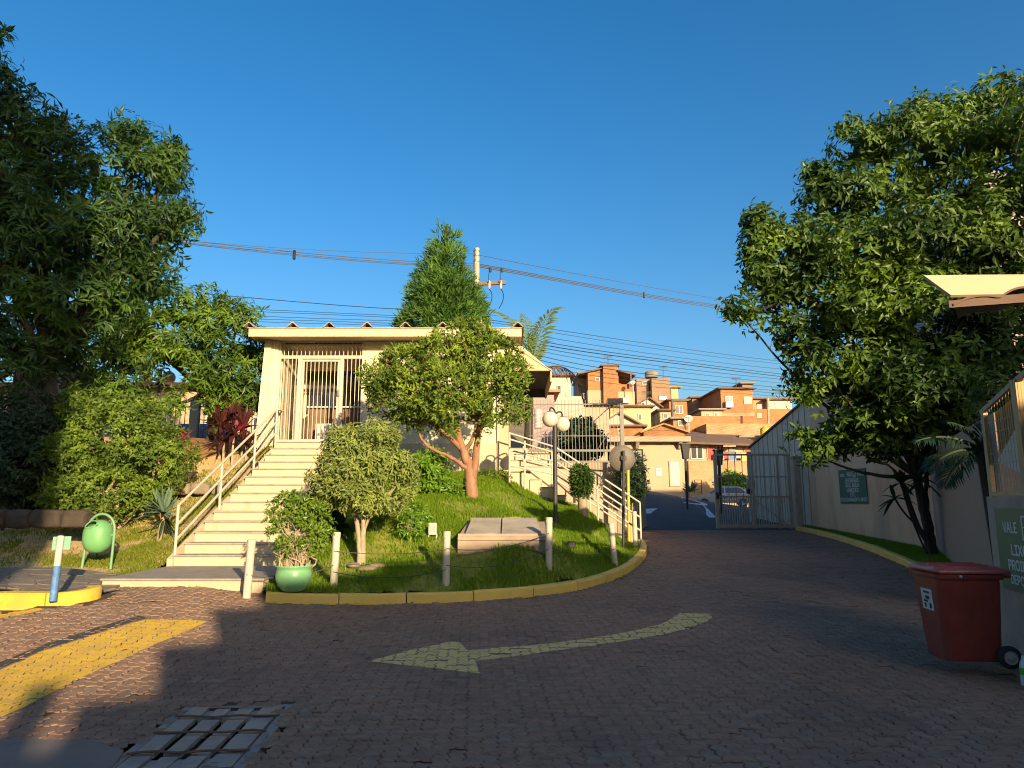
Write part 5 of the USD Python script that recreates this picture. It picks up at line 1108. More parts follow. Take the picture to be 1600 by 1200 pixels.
# tree in front of the gatehouse: reddish trunk, flat spreading crown
b0 = np.array(at(737, 781, 14.5)); b0[2] = float(lawn_z(b0[0], b0[1])) - .05
Yt = 14.5
bl = [B(735, 522, Yt, 42, 26), B(715, 540, Yt, 55, 30), B(765, 550, Yt, 45, 34), B(690, 565, 14.3, 60, 34), B(640, 575, Yt, 45, 32), B(600, 598, Yt, 38, 34), B(640, 615, 14.2, 62, 40), B(700, 610, 13.9, 75, 48), B(765, 595, 14.2, 58, 45), B(800, 590, Yt, 28, 35), B(785, 635, 14.4, 40, 30), B(725, 650, 14.1, 60, 28), B(660, 648, 14.3, 50, 22), B(605, 635, Yt, 35, 18), B(630, 565, 14.7, 34, 18)]
bp = lambda *a: at(*a)
lim = [([b0, bp(735, 750, Yt), bp(730, 722, Yt), bp(722, 700, Yt)], .14, .085), ([bp(735, 756, Yt), bp(741, 725, Yt), bp(744, 700, 14.6), bp(752, 668, 14.7), bp(768, 640, 14.7)], .1, .04), ([bp(722, 700, Yt), bp(714, 670, Yt), bp(710, 630, Yt)], .085, .03), ([bp(722, 702, Yt), bp(700, 682, 14.4), bp(668, 655, 14.3), bp(640, 620, 14.3)], .06, .025),
       ([bp(731, 735, Yt), bp(710, 718, 14.3), bp(685, 706, 14.2)], .05, .03), ([bp(685, 706, 14.2), bp(662, 690, 14.2), bp(652, 660, 14.3)], .035, .02), ([bp(724, 705, Yt), bp(736, 690, 14.4), bp(742, 640, 14.4)], .05, .02), ([bp(744, 700, 14.6), bp(746, 660, 14.8), bp(740, 600, 14.8)], .05, .02), ([bp(668, 655, 14.3), bp(635, 640, 14.3), bp(610, 610, 14.4)], .03, .015), ([bp(752, 668, 14.7), bp(778, 655, 14.5), bp(795, 610, 14.5)], .03, .015)]
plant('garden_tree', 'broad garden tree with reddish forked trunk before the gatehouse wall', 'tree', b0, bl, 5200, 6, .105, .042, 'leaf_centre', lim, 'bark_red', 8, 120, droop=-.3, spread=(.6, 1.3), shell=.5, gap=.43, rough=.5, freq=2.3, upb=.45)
# variegated ball
b0 = np.array(at(568, 880, 11.6)); b0[2] = float(lawn_z(b0[0], b0[1])) - .05; Yv = 11.6
bl = [B(566, 722, Yv, 70, 54), B(530, 748, Yv, 44, 38), B(612, 740, Yv, 40, 40), B(560, 775, 11.4, 50, 24), B(610, 775, 11.5, 32, 24), B(580, 685, Yv, 45, 24), B(515, 760, 11.5, 26, 20)]
lim = [([at(563, 880, Yv) * [1, 1, 0] + [0, 0, b0[2]], at(560, 830, Yv), at(553, 790, Yv), at(540, 750, Yv)], .05, .025), ([b0, at(567, 835, Yv), at(568, 800, Yv), at(572, 740, Yv)], .055, .025), ([at(570, 826, Yv), at(582, 800, 11.5), at(600, 775, 11.5)], .026, .015), ([at(567, 832, Yv), at(562, 800, 11.7), at(562, 750, 11.7)], .03, .016), ([at(556, 808, Yv), at(545, 780, 11.4), at(530, 760, 11.4)], .025, .014), ([at(568, 812, Yv), at(578, 790, 11.7), at(590, 745, 11.8)], .028, .014)]
plant('variegated_tree', 'small ball-crowned tree with cream variegated leaves beside the stairs', 'tree', b0, bl, 4600, 6, .085, .027, 'leaf_variegated', lim, 'twig', 9, 60, droop=.35, shell=.5, rough=.42, freq=2.3, gap=.41)
for k, (px, py) in enumerate(((553, 884), (590, 882), (575, 890))): p = at(px, py, 11.5 - .1 * k); p[2] = float(lawn_z(p[0], p[1])) + .03; m = trimesh.creation.icosphere(2, .1); v = m.vertices * [1.2 + .2 * k, 1, .5] * (1 + .25 * (meshkit.noise(m.vertices * 3 + k)[:, None] - .5)); put('stone', MB().add(v + p, m.faces), 'stone', smooth=True, label=['pale stone left of the variegated tree foot', 'pale stone right of the variegated tree foot', 'pale stone in front of the variegated tree foot'][k], cat='stone')
# small shrubs on the lawn
for q, (px, py, Y, rx, ry, n, mat, lab, L) in enumerate(((632, 800, 12.9, 34, 32, 420, 'leaf_bright', 'straggly bright shrub at the right foot of the variegated tree', .09), (668, 738, 14.6, 28, 34, 420, 'leaf_bright', 'leafy bright green bush against the gatehouse plinth', .15), (712, 765, 14.6, 24, 9, 90, 'leaf_bright', 'low green tuft left of the reddish trunk', .12), (512, 800, 12.6, 24, 44, 300, 'leaf_dark', 'dark green bush in the gap between stairs and variegated tree', .12), (985, 745, 19.2, 22, 36, 500, 'leaf_dark', 'dark feathery bush behind the side railing near the yellow post', .12), (640, 820, 12.2, 22, 18, 160, 'leaf_bright', 'low bright weeds on the lawn right of the variegated tree', .08), (765, 742, 16.9, 34, 8, 160, 'leaf_shrub', 'thin weeds along the plinth right of the reddish trunk', .08))):
    c = at(px, py, Y); zf = lawn_z if c[0] > -3.6 else bank_z; b0 = np.array([c[0], c[1], min(c[2], float(zf(c[0], c[1])))])
    plant('lawn_shrub', lab, 'shrub', b0, [B(px, py, Y, rx, ry), B(px + rx * .3, py + ry * .4, Y, rx * .7, ry * .6)], n, 7, L, L * .32, mat, [([b0, (b0 + c) / 2 + [.03, 0, 0], c], .02, .008)], 'twig', 40 + q, 25, trunk='stem', crown='foliage', gap=.3, freq=3)
# araucaria
Ya = 24.0; top = at(697, 356, Ya); rA = np.random.default_rng(12)
TA = Thing('araucaria', 'dense conical monkey puzzle pine standing behind the gatehouse roof', 'tree', (top[0], Ya, 2.5))
TA.part('trunk', MB().tube([(top[0], Ya, 2.3), (top[0], Ya, top[2])], [.25, .05], 8), 'bark_dark', smooth=40)
pr_ = [(352, 8), (375, 22), (395, 27), (415, 30), (440, 46), (470, 60), (500, 68), (520, 70), (560, 66), (600, 55)]
bl = []
for lv, py in enumerate(range(366, 600, 17)):
    w = np.interp(py, [p[0] for p in pr_], [p[1] for p in pr_]); na = 3 + int(w / 9)
    for k in range(na):
        a = k * 6.283 / na + lv * .7 + rA.uniform(-.2, .2); rad = w * .6 * rA.uniform(.85, 1.2) * Ya / F
        c = np.array([top[0] + math.cos(a) * rad, Ya + math.sin(a) * rad, zat(py, Ya) + rA.uniform(-.1, .1)]); s = max(8, w * .46) * Ya / F
        bl.append((c, np.array([s, s, s * .8])))
bl = [(np.array([top[0] + (c[0] - top[0]) * .88, Ya + (c[1] - Ya) * .88, c[2]]), R) for c, R in bl]
P, N = tips(bl, 5200, rA, shell=.35, rough=.3, freq=1.6, upb=.3)
out = P - np.array([top[0], Ya, 0]); out[:, 2] = .35; out /= np.linalg.norm(out, axis=1, keepdims=True); N = N * .5 + out; N /= np.linalg.norm(N, axis=1, keepdims=True)
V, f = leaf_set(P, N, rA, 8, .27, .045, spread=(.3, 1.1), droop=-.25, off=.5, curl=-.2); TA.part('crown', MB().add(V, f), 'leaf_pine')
# palm behind the awning
def frond(T, pts, r, mat, n=44, L=.75, w=.03, droop=.5, name='frond', arch=0.0, seed=1):
    r_ = np.random.default_rng(seed); p = spline(pts, n + 6); m = MB(); m.tube(p, np.linspace(.035, .008, n + 6), 5)
    t = np.gradient(p, axis=0); t /= np.linalg.norm(t, axis=1, keepdims=True)
    for i in range(5, n + 6):
        f_ = (i - 5) / n; ll = L * (math.sin(math.pi * min(1, .18 + f_ * .8)) * .9 + .12)
        sd = np.cross(t[i], [0, -.35, 1.0]); sd /= np.linalg.norm(sd)
        for s in (-1, 1):
            d = sd * s * .8 + t[i] * .75 + r_.normal(0, .1, 3) + [0, 0, arch - droop * .3]; d /= np.linalg.norm(d); e = p[i] + d * ll + [0, 0, -droop * ll * .35]; md = p[i] + d * ll * .55
            q = np.cross(d, t[i]); q /= np.linalg.norm(q) + 1e-9; q2 = np.cross(d, q)
            m.add([p[i], md + q2 * w, md - q2 * w, e], [[0, 1, 2], [1, 3, 2]])
    T.part(name, m, mat)
Yp = 21.5; hb = at(826, 590, Yp)
PL = Thing('palm_tree', 'palm behind the awning with upright green fronds and one dry frond', 'palm', (hb[0], Yp, 2.6))
PL.part('trunk', MB().tube(spline([(hb[0] - .1, Yp, 2.2), (hb[0], Yp, 4), hb], 8), [.16, .15, .14, .14, .13, .13, .12, .12], 10), 'bark_dark', smooth=40)
frond(PL, [hb, at(838, 540, Yp), at(850, 505, Yp), at(867, 482, Yp), at(880, 480, Yp)], 1, 'leaf_palm', L=.62, seed=1)
frond(PL, [hb, at(822, 545, Yp + .4), at(808, 510, Yp + .5), at(788, 492, Yp + .6), at(772, 486, Yp + .6)], 1, 'leaf_palm', L=.5, seed=2)
frond(PL, [hb, at(815, 555, Yp), at(800, 530, Yp - .3), at(780, 520, Yp - .4), at(755, 522, Yp - .4)], 1, 'leaf_palm', L=.5, seed=3)
frond(PL, [hb, at(852, 575, Yp), at(880, 574, Yp - .2), at(902, 592, Yp - .3), at(914, 632, Yp - .3)], 1, 'leaf_dry', L=.36, droop=1.8, w=.016, name='dry_frond', seed=4)
frond(PL, [hb, at(826, 540, Yp + .8), at(824, 510, Yp + 1.2), at(815, 490, Yp + 1.6)], 1, 'leaf_palm', L=.5, seed=5)
# dark round tree behind the bar fence
b0 = np.array([*at(905, 730, 42)[:2], 2.2]); plant('round_dark_tree', 'dark round tree behind the bar fence between two houses', 'tree', b0, [B(905, 683, 42, 30, 26), B(885, 690, 42, 18, 18), B(925, 692, 42, 16, 20), B(900, 712, 42, 18, 14)], 1500, 7, .3, .14, 'leaf_dark', [([b0, at(905, 700, 42), at(905, 680, 42)], .2, .08)], 'bark_dark', 14, 20)
b0 = at(1143, 772, 50.5); plant('roadside_bush', 'bright bush behind the silver car against the brick wall', 'shrub', b0, [B(1143, 752, 51.5, 20, 12), B(1132, 758, 51.5, 14, 8), B(1156, 757, 51.5, 14, 9)], 420, 6, .3, .14, 'leaf_bright', [([b0, at(1143, 762, 51.5), at(1143, 752, 51.5)], .06, .02)], 'twig', 15, 10, trunk='stem', crown='foliage')
# right-hand tree
Yr = 15.0; b0 = np.array(at(1455, 868, 15.2)); b0[2] = float(drive(b0[0], b0[1])) + .08; j = at(1432, 745, 15.2)
bl = [B(1188, 345, 14.4, 34, 24), B(1180, 385, 14.4, 26, 34), B(1230, 370, 14.6, 40, 40), B(1195, 430, 14.6, 40, 26), B(1165, 478, 14.4, 38, 16), B(1225, 480, 14.8, 55, 40), B(1275, 275, 15, 30, 28), B(1300, 310, 15, 52, 45), B(1335, 240, 15.4, 42, 40), B(1325, 205, 15.4, 24, 24), B(1385, 215, 15.6, 55, 50), B(1450, 195, 16, 75, 50), B(1555, 175, 16, 60, 60), B(1290, 390, 15, 70, 50),
      B(1370, 300, 15, 70, 65), B(1450, 260, 15.4, 80, 75), B(1550, 260, 15, 80, 80), B(1350, 400, 14.4, 80, 55), B(1440, 370, 14, 80, 70), B(1540, 370, 14, 80, 80), B(1270, 455, 15, 70, 50), B(1350, 480, 14.6, 80, 60), B(1440, 470, 14.2, 85, 65), B(1550, 470, 14.2, 75, 70), B(1250, 530, 15.2, 42, 40), B(1300, 570, 15.2, 65, 60), B(1380, 570, 15, 90, 65), B(1480, 560, 14.6, 90, 65), B(1570, 560, 14, 60, 60), B(1275, 640, 15.6, 42, 36), B(1252, 680, 15.8, 26, 30), B(1275, 700, 15.6, 34, 22), B(1340, 640, 15.6, 55, 40), B(1420, 650, 15.2, 70, 42), B(1500, 645, 14.8, 70, 40), B(1300, 690, 15.8, 40, 22), B(1400, 690, 15.3, 55, 26), B(1360, 660, 15, 60, 36), B(1470, 680, 15, 60, 30), B(1530, 690, 14.6, 40, 28), B(1450, 610, 14.2, 80, 50), B(1540, 620, 13.6, 50, 50), B(1260, 600, 15.2, 34, 30), B(1620, 300, 14, 60, 200)]
lim = [([b0, at(1449, 820, 15.2), at(1440, 780, 15.2), j], .12, .08), ([at(1452, 850, 15.2), at(1428, 805, 15.1), at(1418, 775, 15.1), at(1405, 745, 15), at(1375, 722, 15)], .055, .02), ([at(1448, 800, 15.2), at(1447, 760, 15.3), at(1452, 700, 15.3), at(1470, 600, 15)], .05, .03)] + [([j, (j + c) / 2 + vr.normal(0, .3, 3) + [0, .5, 0], c + [0, .4, 0]], .05, .012) for c, R in bl[1::3]]
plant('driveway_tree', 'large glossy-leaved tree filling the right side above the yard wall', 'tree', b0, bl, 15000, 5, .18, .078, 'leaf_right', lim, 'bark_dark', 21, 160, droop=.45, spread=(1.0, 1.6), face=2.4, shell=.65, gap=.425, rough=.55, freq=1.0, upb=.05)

# rosettes: cordylines, agaves, strap-leaved plants
def straps(mb, c, n, L, w, rng, el=(.1, 1.3), droop=.4, k=5, az=(0, 6.283)):
    for q in range(n):
        a = rng.uniform(*az); e = rng.uniform(*el); ln = L * rng.uniform(.75, 1.15); d = np.array([math.cos(a) * math.cos(e), math.sin(a) * math.cos(e), math.sin(e)]); sd = np.array([-math.sin(a), math.cos(a), 0])
        t = np.linspace(0, 1, k); p = np.asarray(c) + d * (t * ln)[:, None]; p[:, 2] -= droop * ln * t ** 2 * rng.uniform(.4, 1.2) * math.cos(e)
        ww = w * np.sin(np.pi * np.clip(.12 + t * .88, 0, 1)) ** .7; ww[-1] = .001; nn = np.cross(sd, d)
        V = np.stack([p - sd * ww[:, None] + nn * ww[:, None] * .35, p, p + sd * ww[:, None] + nn * ww[:, None] * .35], 1).reshape(-1, 3); i = np.arange(k - 1)
        f = np.vstack([np.stack([i * 3 + c0, i * 3 + c0 + 1, i * 3 + 4 + c0, i * 3 + 3 + c0], 1) for c0 in (0, 1)]); mb.add(V, f)
    return mb
r = np.random.default_rng(31)
c0 = at(362, 705, 16.9); T = Thing('cordyline', 'big dark red cordyline clump beside the gatehouse column', 'plant', c0)
for k, (px, py, Y, n, L) in enumerate(((345, 665, 16.9, 30, .62), (380, 670, 16.8, 32, .62), (362, 650, 17.1, 26, .6), (350, 690, 16.7, 26, .5), (385, 695, 16.6, 24, .5), (365, 680, 16.5, 24, .55))):
    h = at(px, py, Y); b_ = np.array([h[0], h[1], float(bank_z(h[0], h[1]))]); T.part('stem', MB().tube([b_, h], .025, 6), 'twig', smooth=40); T.part('rosette', straps(MB(), h, n, L, .05, r, (-.2, 1.4), .5), 'leaf_red')
T.part('new_leaves', straps(MB(), at(373, 672, 16.4), 6, .3, .03, r, (.6, 1.4), .2), 'leaf_pink', label='bright pinkish young leaves at the heart')
c0 = at(285, 690, 17.6); straps_ = straps(MB(), at(285, 686, 17.6), 16, .42, .035, r, (.2, 1.35), .3); T = Thing('pink_cordyline', 'small bright pink-leaved plant on the orange soil', 'plant', c0); T.part('rosette', straps_, 'leaf_pink'); T.part('outer_leaves', straps(MB(), at(285, 688, 17.6), 10, .4, .03, r, (.0, .5), .4), 'leaf_red')
c0 = at(248, 842, 13.6); h = at(257, 800, 13.6); T = Thing('agave', 'grey-green agave rosette on a leaning stem left of the railing', 'plant', c0)
T.part('stem', MB().tube(spline([c0 + [0, 0, -.1], at(252, 825, 13.6), h], 6), .045, 8), 'bark_grey', smooth=40); T.part('rosette', straps(MB(), h, 34, .5, .05, r, (-.25, 1.45), .15), 'leaf_agave'); T.part('old_leaves', straps(MB(), h - [0, 0, .1], 10, .4, .03, r, (-1.0, -.3), .5), 'leaf_dark')
c0 = at(1079, 772, 47.8); T = Thing('street_agave', 'pale green rosette plant at the ramp edge before the garage wall', 'plant', c0); T.part('rosette', straps(MB(), at(1079, 768, 47.8), 40, .8, .1, r, (.0, 1.4), .2), 'leaf_agave'); T.part('frame', MB().tube([at(1085, 770, 47.9), at(1085, 750, 47.9), at(1096, 750, 47.9), at(1096, 772, 47.9)], .03, 5), 'dark_metal')
c0 = at(1405, 790, 15.0); T = Thing('dark_cordyline', 'dark strap-leaved plant leaning out before the yard wall trunk', 'plant', b0)
for (px, py, n) in ((1408, 755, 22), (1440, 750, 16), (1398, 778, 8)): T.part('rosette', straps(MB(), at(px, py, 15.0), n, .42, .045, r, (-.4, 1.2), .6), 'leaf_dark')
for (a, b_) in (((1450, 868), (1408, 755)), ((1455, 868), (1440, 750)), ((1432, 820), (1398, 778))): T.part('stem', MB().tube(spline([at(*a, 15.1), (at(*a, 15.1) + at(*b_, 15.0)) / 2 + [-.05, 0, 0], at(*b_, 15.0)], 6), .02, 6), 'bark_dark', smooth=40)
hb2 = at(1535, 705, 9.6); T = Thing('dark_palm', 'dark palm with arching fronds between tree and wire cage', 'palm', (hb2[0], 9.6, .3)); T.part('trunk', MB().tube([(hb2[0] + .1, 9.6, .2), hb2], .08, 8), 'bark_dark', smooth=40)
for k, e in enumerate(((1430, 690), (1450, 735), (1480, 660), (1475, 760), (1560, 640))): frond(T, [hb2, (hb2 + at(*e, 9.4)) / 2 + [0, 0, .12], at(*e, 9.4)], 1, 'leaf_dark', n=30, L=.32, w=.014, seed=60 + k)
# topiary bush on a stub trunk by the side stairs
c0 = at(912, 808, 15.8); h = at(908, 765, 15.8); T = Thing('topiary', 'little round bush on a thick bare trunk beside the side stairs', 'bush', c0); T.part('trunk', MB().tube(spline([c0 - [0, 0, .15], (c0 + h) / 2, h], 8), np.linspace(.12, .09, 8), 10), 'bark_grey', smooth=40)
P, N = tips([B(908, 748, 15.8, 15, 21), B(908, 764, 15.8, 13, 12)], 700, r, shell=.4, rough=.2); V, f = leaf_set(P, N, r, 6, .1, .03, droop=.3); T.part('crown', MB().add(V, f), 'leaf_right')
# potted shrub
pc = at(458, 918, 9.95); pz = float(drive(pc[0], pc[1])) + .135; T = Thing('flower_pot', 'round mint green glazed pot standing on the end of the yellow kerb', 'pot', (pc[0], pc[1], pz))
sc = .235
T.part('bowl', MB().lathe([(0, 0), (.5, 0), (.62, .06), (.88, .3), (1.0, .62), (1.02, .85), (.96, 1.05), (.98, 1.15), (1.06, 1.26), (1.04, 1.31), (.95, 1.27), (.9, 1.1), (0, 1.08)], (0, 0, 0), 40) .arr() if False else (lambda a: (a[0] * sc * [1, 1, 1.12] + [pc[0], pc[1], pz], a[1]))(MB().lathe([(0, 0), (.5, 0), (.62, .06), (.88, .3), (1.0, .62), (1.02, .85), (.96, 1.05), (.98, 1.15), (1.06, 1.26), (1.04, 1.31), (.95, 1.27), (.9, 1.1), (0, 1.08)], (0, 0, 0), 40).arr()), 'green_glaze', smooth=50)
T.part('soil', MB().lathe([(.9 * sc, 1.09 * sc * 1.12), (0, 1.13 * sc * 1.12)], (pc[0], pc[1], pz), 24), 'soil')
pt = pz + 1.1 * sc; T = Thing('pot_shrub', 'bushy many-stemmed succulent growing in the mint green pot', 'shrub', (pc[0], pc[1], pt))
Yp_ = pc[1]; bl = [B(462, 800, Yp_, 34, 26), B(490, 810, Yp_, 26, 24), B(440, 795, Yp_, 22, 22), B(500, 838, Yp_, 20, 18), B(430, 822, Yp_, 18, 14), B(465, 785, Yp_, 16, 14), B(452, 850, Yp_ - .1, 20, 14), B(490, 850, Yp_ - .1, 22, 14), B(440, 865, Yp_, 12, 10)]
m = MB()
for q in range(46):
    a = r.uniform(0, 6.28); rr = r.uniform(0, .15); s0_ = np.array([pc[0] + math.cos(a) * rr, pc[1] + math.sin(a) * rr, pt - .02]); c, R = bl[r.integers(len(bl))]; e = c + r.normal(0, .5, 3) * R; m.tube(spline([s0_, s0_ + [(s0_[0] - pc[0]) * .8 + r.normal(0, .03), r.normal(0, .03), .17], (s0_ + e) / 2 + r.normal(0, .04, 3) + [0, 0, .05], e], 8), np.linspace(.014, .004, 8), 5, False)
T.part('stems', m, 'twig', smooth=50)
P, N = tips(bl, 520, r, shell=.6, rough=.3, freq=3, gap=.36); V, f = leaf_set(P, N, r, 7, .062, .03, spread=(.7, 1.4), droop=-.1); T.part('foliage', MB().add(V, f), 'leaf_pot')
# stones: edging on the bank
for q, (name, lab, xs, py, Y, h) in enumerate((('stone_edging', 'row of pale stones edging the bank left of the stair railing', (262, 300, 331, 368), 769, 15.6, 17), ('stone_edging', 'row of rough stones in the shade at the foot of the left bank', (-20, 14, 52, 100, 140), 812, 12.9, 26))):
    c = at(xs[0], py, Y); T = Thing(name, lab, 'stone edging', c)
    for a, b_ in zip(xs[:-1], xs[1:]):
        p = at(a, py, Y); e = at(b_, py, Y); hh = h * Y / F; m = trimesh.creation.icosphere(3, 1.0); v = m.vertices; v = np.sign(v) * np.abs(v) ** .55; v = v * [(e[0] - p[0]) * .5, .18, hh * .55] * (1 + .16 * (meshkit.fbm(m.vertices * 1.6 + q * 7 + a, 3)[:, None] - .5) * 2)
        T.part('stone', MB().add(v + (p + e) / 2 + [0, 0, hh * (.3 if q == 0 else .05)], m.faces), 'stone' if q == 0 else 'stone_shaded', smooth=True)
# ---------------------------------------------------------------- street furniture and small things
r = np.random.default_rng(77)
# bollards with slack chains
bol = []
for k, (px, pb, pt, Y, tx, lab) in enumerate(((386, 925, 840, 9.9, 1.6, 'white pipe bollard in front of the stair landing, leftmost of the row'), (521, 920, 840, 10.55, 1.2, 'white pipe bollard right of the mint green pot'), (697, 915, 838, 10.95, 0, 'white pipe bollard just left of the concrete inspection box'), (858, 907, 835, 11.7, .4, 'white pipe bollard at the right front corner of the concrete box'), (961, 885, 822, 13.6, -4, 'leaning white bollard near the thin black mirror pole'), (993, 862, 808, 16.5, -.5, 'white bollard at the curve, nearer of the pair by the yellow post'), (988, 852, 797, 17.4, 0, 'grey-white bollard behind the yellow post, farther of the pair'))):
    b = at(px, pb, Y); h = (pb - pt) * Y / F
    b[2] = (float(lawn_z(b[0], b[1])) if contains_xy(lawn_poly, b[0], b[1]) else float(drive(b[0], b[1])))
    if k == 0:
        B0 = Thing('bollard', lab, 'bollard', b, 'white bollards along the island kerb')
        B0.part('pipe', MB().tube([b - [0, 0, .1], b + [0, 0, h - .07]], .055, 16), 'pvc', smooth=40); B0.part('cap', MB().lathe([(.0585, -.08), (.0585, 0), (.05, .008), (0, .01)], b + [0, 0, h], 16), 'pvc', smooth=30)
        h0 = h; bp_ = stage.GetPrimAtPath(B0.path)
        UsdGeom.Xformable(bp_).AddRotateXYZOp().Set(Gf.Vec3f(0, tx, 0))
    else: copy_of(B0, b, lab, 'white bollards along the island kerb', ry=tx, rz=40 * k if tx == 0 else 0, scale=(1, 1, h / h0))
    bol.append((b, h))
for k, ((a, h), (b, h2), zf, sag, lab) in enumerate(((bol[0], bol[1], .40, .10, 'slack cord from the leftmost bollard past the pot'), (bol[1], bol[2], .66, .05, 'upper slack cord between the two bollards before the tree'), (bol[1], bol[2], .28, .1, 'lower slack cord between the two bollards before the tree'), (bol[2], bol[3], .68, .11, 'upper slack cord hanging before the concrete box'), (bol[2], bol[3], .36, .13, 'lower slack cord hanging below the concrete box'), (bol[3], bol[4], .4, .12, 'slack cord from the box corner to the leaning bollard'))):
    t = np.linspace(0, 1, 15)[:, None]; p = (a + [0, -.06, h * zf]) * (1 - t) + (b + [0, -.06, h2 * zf]) * t - np.array([0, 0, 1.0]) * (4 * sag * t * (1 - t)); put('hanging_rope', MB().tube(p, .006, 5), 'cable_grey', smooth=40, label=lab, cat='cord')
# concrete inspection box with two lids
yb0, yb1 = 11.9, 12.95; q = [at(715, 872, yb0), at(856, 875, yb0)]; zt0_, zt1_ = zat(834, yb0), zat(809, yb1); x0, x1 = q[0][0], q[1][0]
T = Thing('inspection_box', 'low pinkish concrete box with two worn lids on the lawn', 'box', ((x0 + x1) / 2, yb0, q[0][2])); zb = q[0][2] - .3
v = np.array([[x0, yb0, zb], [x1, yb0, zb], [x1, yb1 + .05, zb], [x0 + .1, yb1 + .05, zb], [x0, yb0, zt0_ - .04], [x1, yb0, zt0_ - .04], [x1, yb1 + .05, zt1_ - .07], [x0 + .1, yb1 + .05, zt1_ - .07]])
T.part('body', MB().add(v, [[0, 3, 2, 1], [4, 5, 6, 7], [0, 1, 5, 4], [1, 2, 6, 5], [2, 3, 7, 6], [3, 0, 4, 7]]), 'concrete_pink')
T.part('rim', MB().slab([(x0 + .0, yb0 - .02, zt0_ - .1), (x1 + .0, yb0 - .02, zt0_ - .1), (x1, yb0 + .04, zt0_ - .0), (x0, yb0 + .04, zt0_ - .0)], .04), 'concrete_pink')
xm = (x0 + x1) / 2 - .03
for a, b_ in ((x0 + .05, xm - .012), (xm + .012, x1 - .03)):
    ci = .07; v0 = [(a + (ci if a < xm - .3 else 0), yb0 + .03, zt0_ + .0), (b_ - (ci if b_ > xm + .3 else 0), yb0 + .03, zt0_ + .0), (b_ - (.12 if b_ > xm + .3 else 0), yb1, zt1_ + .0), (a + (.12 if a < xm - .3 else 0), yb1, zt1_ + .0)]
    T.part('lid', MB().slab(v0, .06), 'concrete')
# green litter bin on its arch
by = 12.0; gl, grr = at(128, 887, by), at(173, 887, by); gl[2] = float(bank_z(gl[0], gl[1])); grr[2] = float(bank_z(grr[0], grr[1])); zt_ = zat(803, by); w_ = (grr[0] - gl[0])
T = Thing('litter_bin', 'light green egg-shaped litter bin hung in a tube arch', 'litter bin', ((gl[0] + grr[0]) / 2, by, gl[2]))
xm = (gl[0] + grr[0]) / 2 + .02; ra = w_ * .47; pts = [gl, [xm - ra, by, (gl[2] + zt_) / 2 + .05]] + [[xm - ra * math.cos(a), by, zt_ - .26 + .26 * math.sin(a)] for a in np.linspace(.0, math.pi, 13)] + [[xm + ra, by, (grr[2] + zt_) / 2 + .05], grr]
T.part('arch', MB().tube(np.array(pts), .022, 8), 'green_tube', smooth=50)
c = at(153, 838, by - .02); rx, rz_ = 21 * by / F * .98, 25 * by / F
n, k = 36, 26; hd = np.array([-.28, -.62, .74]); hd /= np.linalg.norm(hd)
th = np.linspace(0, math.pi, k); ph = np.arange(n) * 2 * math.pi / n; TH, PH = np.meshgrid(th, ph, indexing='ij'); Dv = np.stack([np.sin(TH) * np.cos(PH), np.sin(TH) * np.sin(PH), np.cos(TH)], -1).reshape(-1, 3)
sp_ = np.sign(Dv) * np.abs(Dv) ** np.array([.9, .9, .8]); 
# snap the faces inside an oval hole out
i, j = np.meshgrid(np.arange(k - 1), np.arange(n), indexing='ij'); j2 = (j + 1) % n; fq = np.stack([i * n + j, (i + 1) * n + j, (i + 1) * n + j2, i * n + j2], -1).reshape(-1, 4)
hu = np.cross(hd, [0, 0, 1]); hu /= np.linalg.norm(hu); hv = np.cross(hu, hd)
cd = Dv[fq].mean(1); cd /= np.linalg.norm(cd, axis=1, keepdims=True); inh = ((cd @ hu / .52) ** 2 + (cd @ hv / .36) ** 2 < 1) & (cd @ hd > 0)
T.part('shell', MB().add(c + sp_ * [rx, rx * .95, rz_], fq[~inh]), 'green_plastic', smooth=60)
T.part('inner_shell', MB().add(c + sp_ * [rx * .93, rx * .88, rz_ * .94], fq[~inh][:, ::-1]), 'green_tube', smooth=60)
a = np.linspace(0, 2 * math.pi, 33); rim = Dv[:1] * 0 + (hd + np.cos(a)[:, None] * .53 * hu + np.sin(a)[:, None] * .37 * hv); rim /= np.linalg.norm(rim, axis=1, keepdims=True); rim = np.sign(rim) * np.abs(rim) ** np.array([.9, .9, .8])
T.part('hole_rim', MB().tube(c + rim * [rx, rx * .95, rz_], .012, 6, False), 'green_plastic', smooth=60)
for s in (-1, 1): T.part('pivot', MB().tube([c + [s * rx * .9, 0, .02], [xm + s * ra, by, c[2] + .02]], .018, 6), 'green_tube')
# little plaque post on the yellow kerb
b = at(82, 943, 8.95); b[2] = float(drive(b[0], b[1])) + .05; h = at(95, 838, 9.15); m1 = b + (h - b) * .53
T = Thing('plaque_post', 'leaning blue and white post with a small mint plaque on the kerb', 'sign post', b)
T.part('lower_post', MB().tube([b, m1], .042, 12), 'post_blue', smooth=40); T.part('upper_post', MB().tube([m1, h], .04, 12), 'post_white', smooth=40)
u = np.array([.98, .12, .03]); w = (h - b) / np.linalg.norm(h - b); n_ = np.cross(u, w); n_ = -n_ if n_[1] > 0 else n_
o = h - w * .165 - u * .105 - n_ * .045
T.part('plaque', MB().prism(sbox(0, 0, .215, .17), 0, .012, (o - n_ * .012 * 0, u, w, n_)), 'mint'); m = MB()
for z_, a_, e_ in ((.12, .03, .18), (.09, .04, .16), (.06, .03, .17)):
    x = a_
    while x < e_: d_ = r.uniform(.012, .035); m.prism(sbox(x, z_, x + d_, z_ + .012), .012, .0135, (o, u, w, n_)); x += d_ + .01
T.part('faded_print', m, 'green_tube')
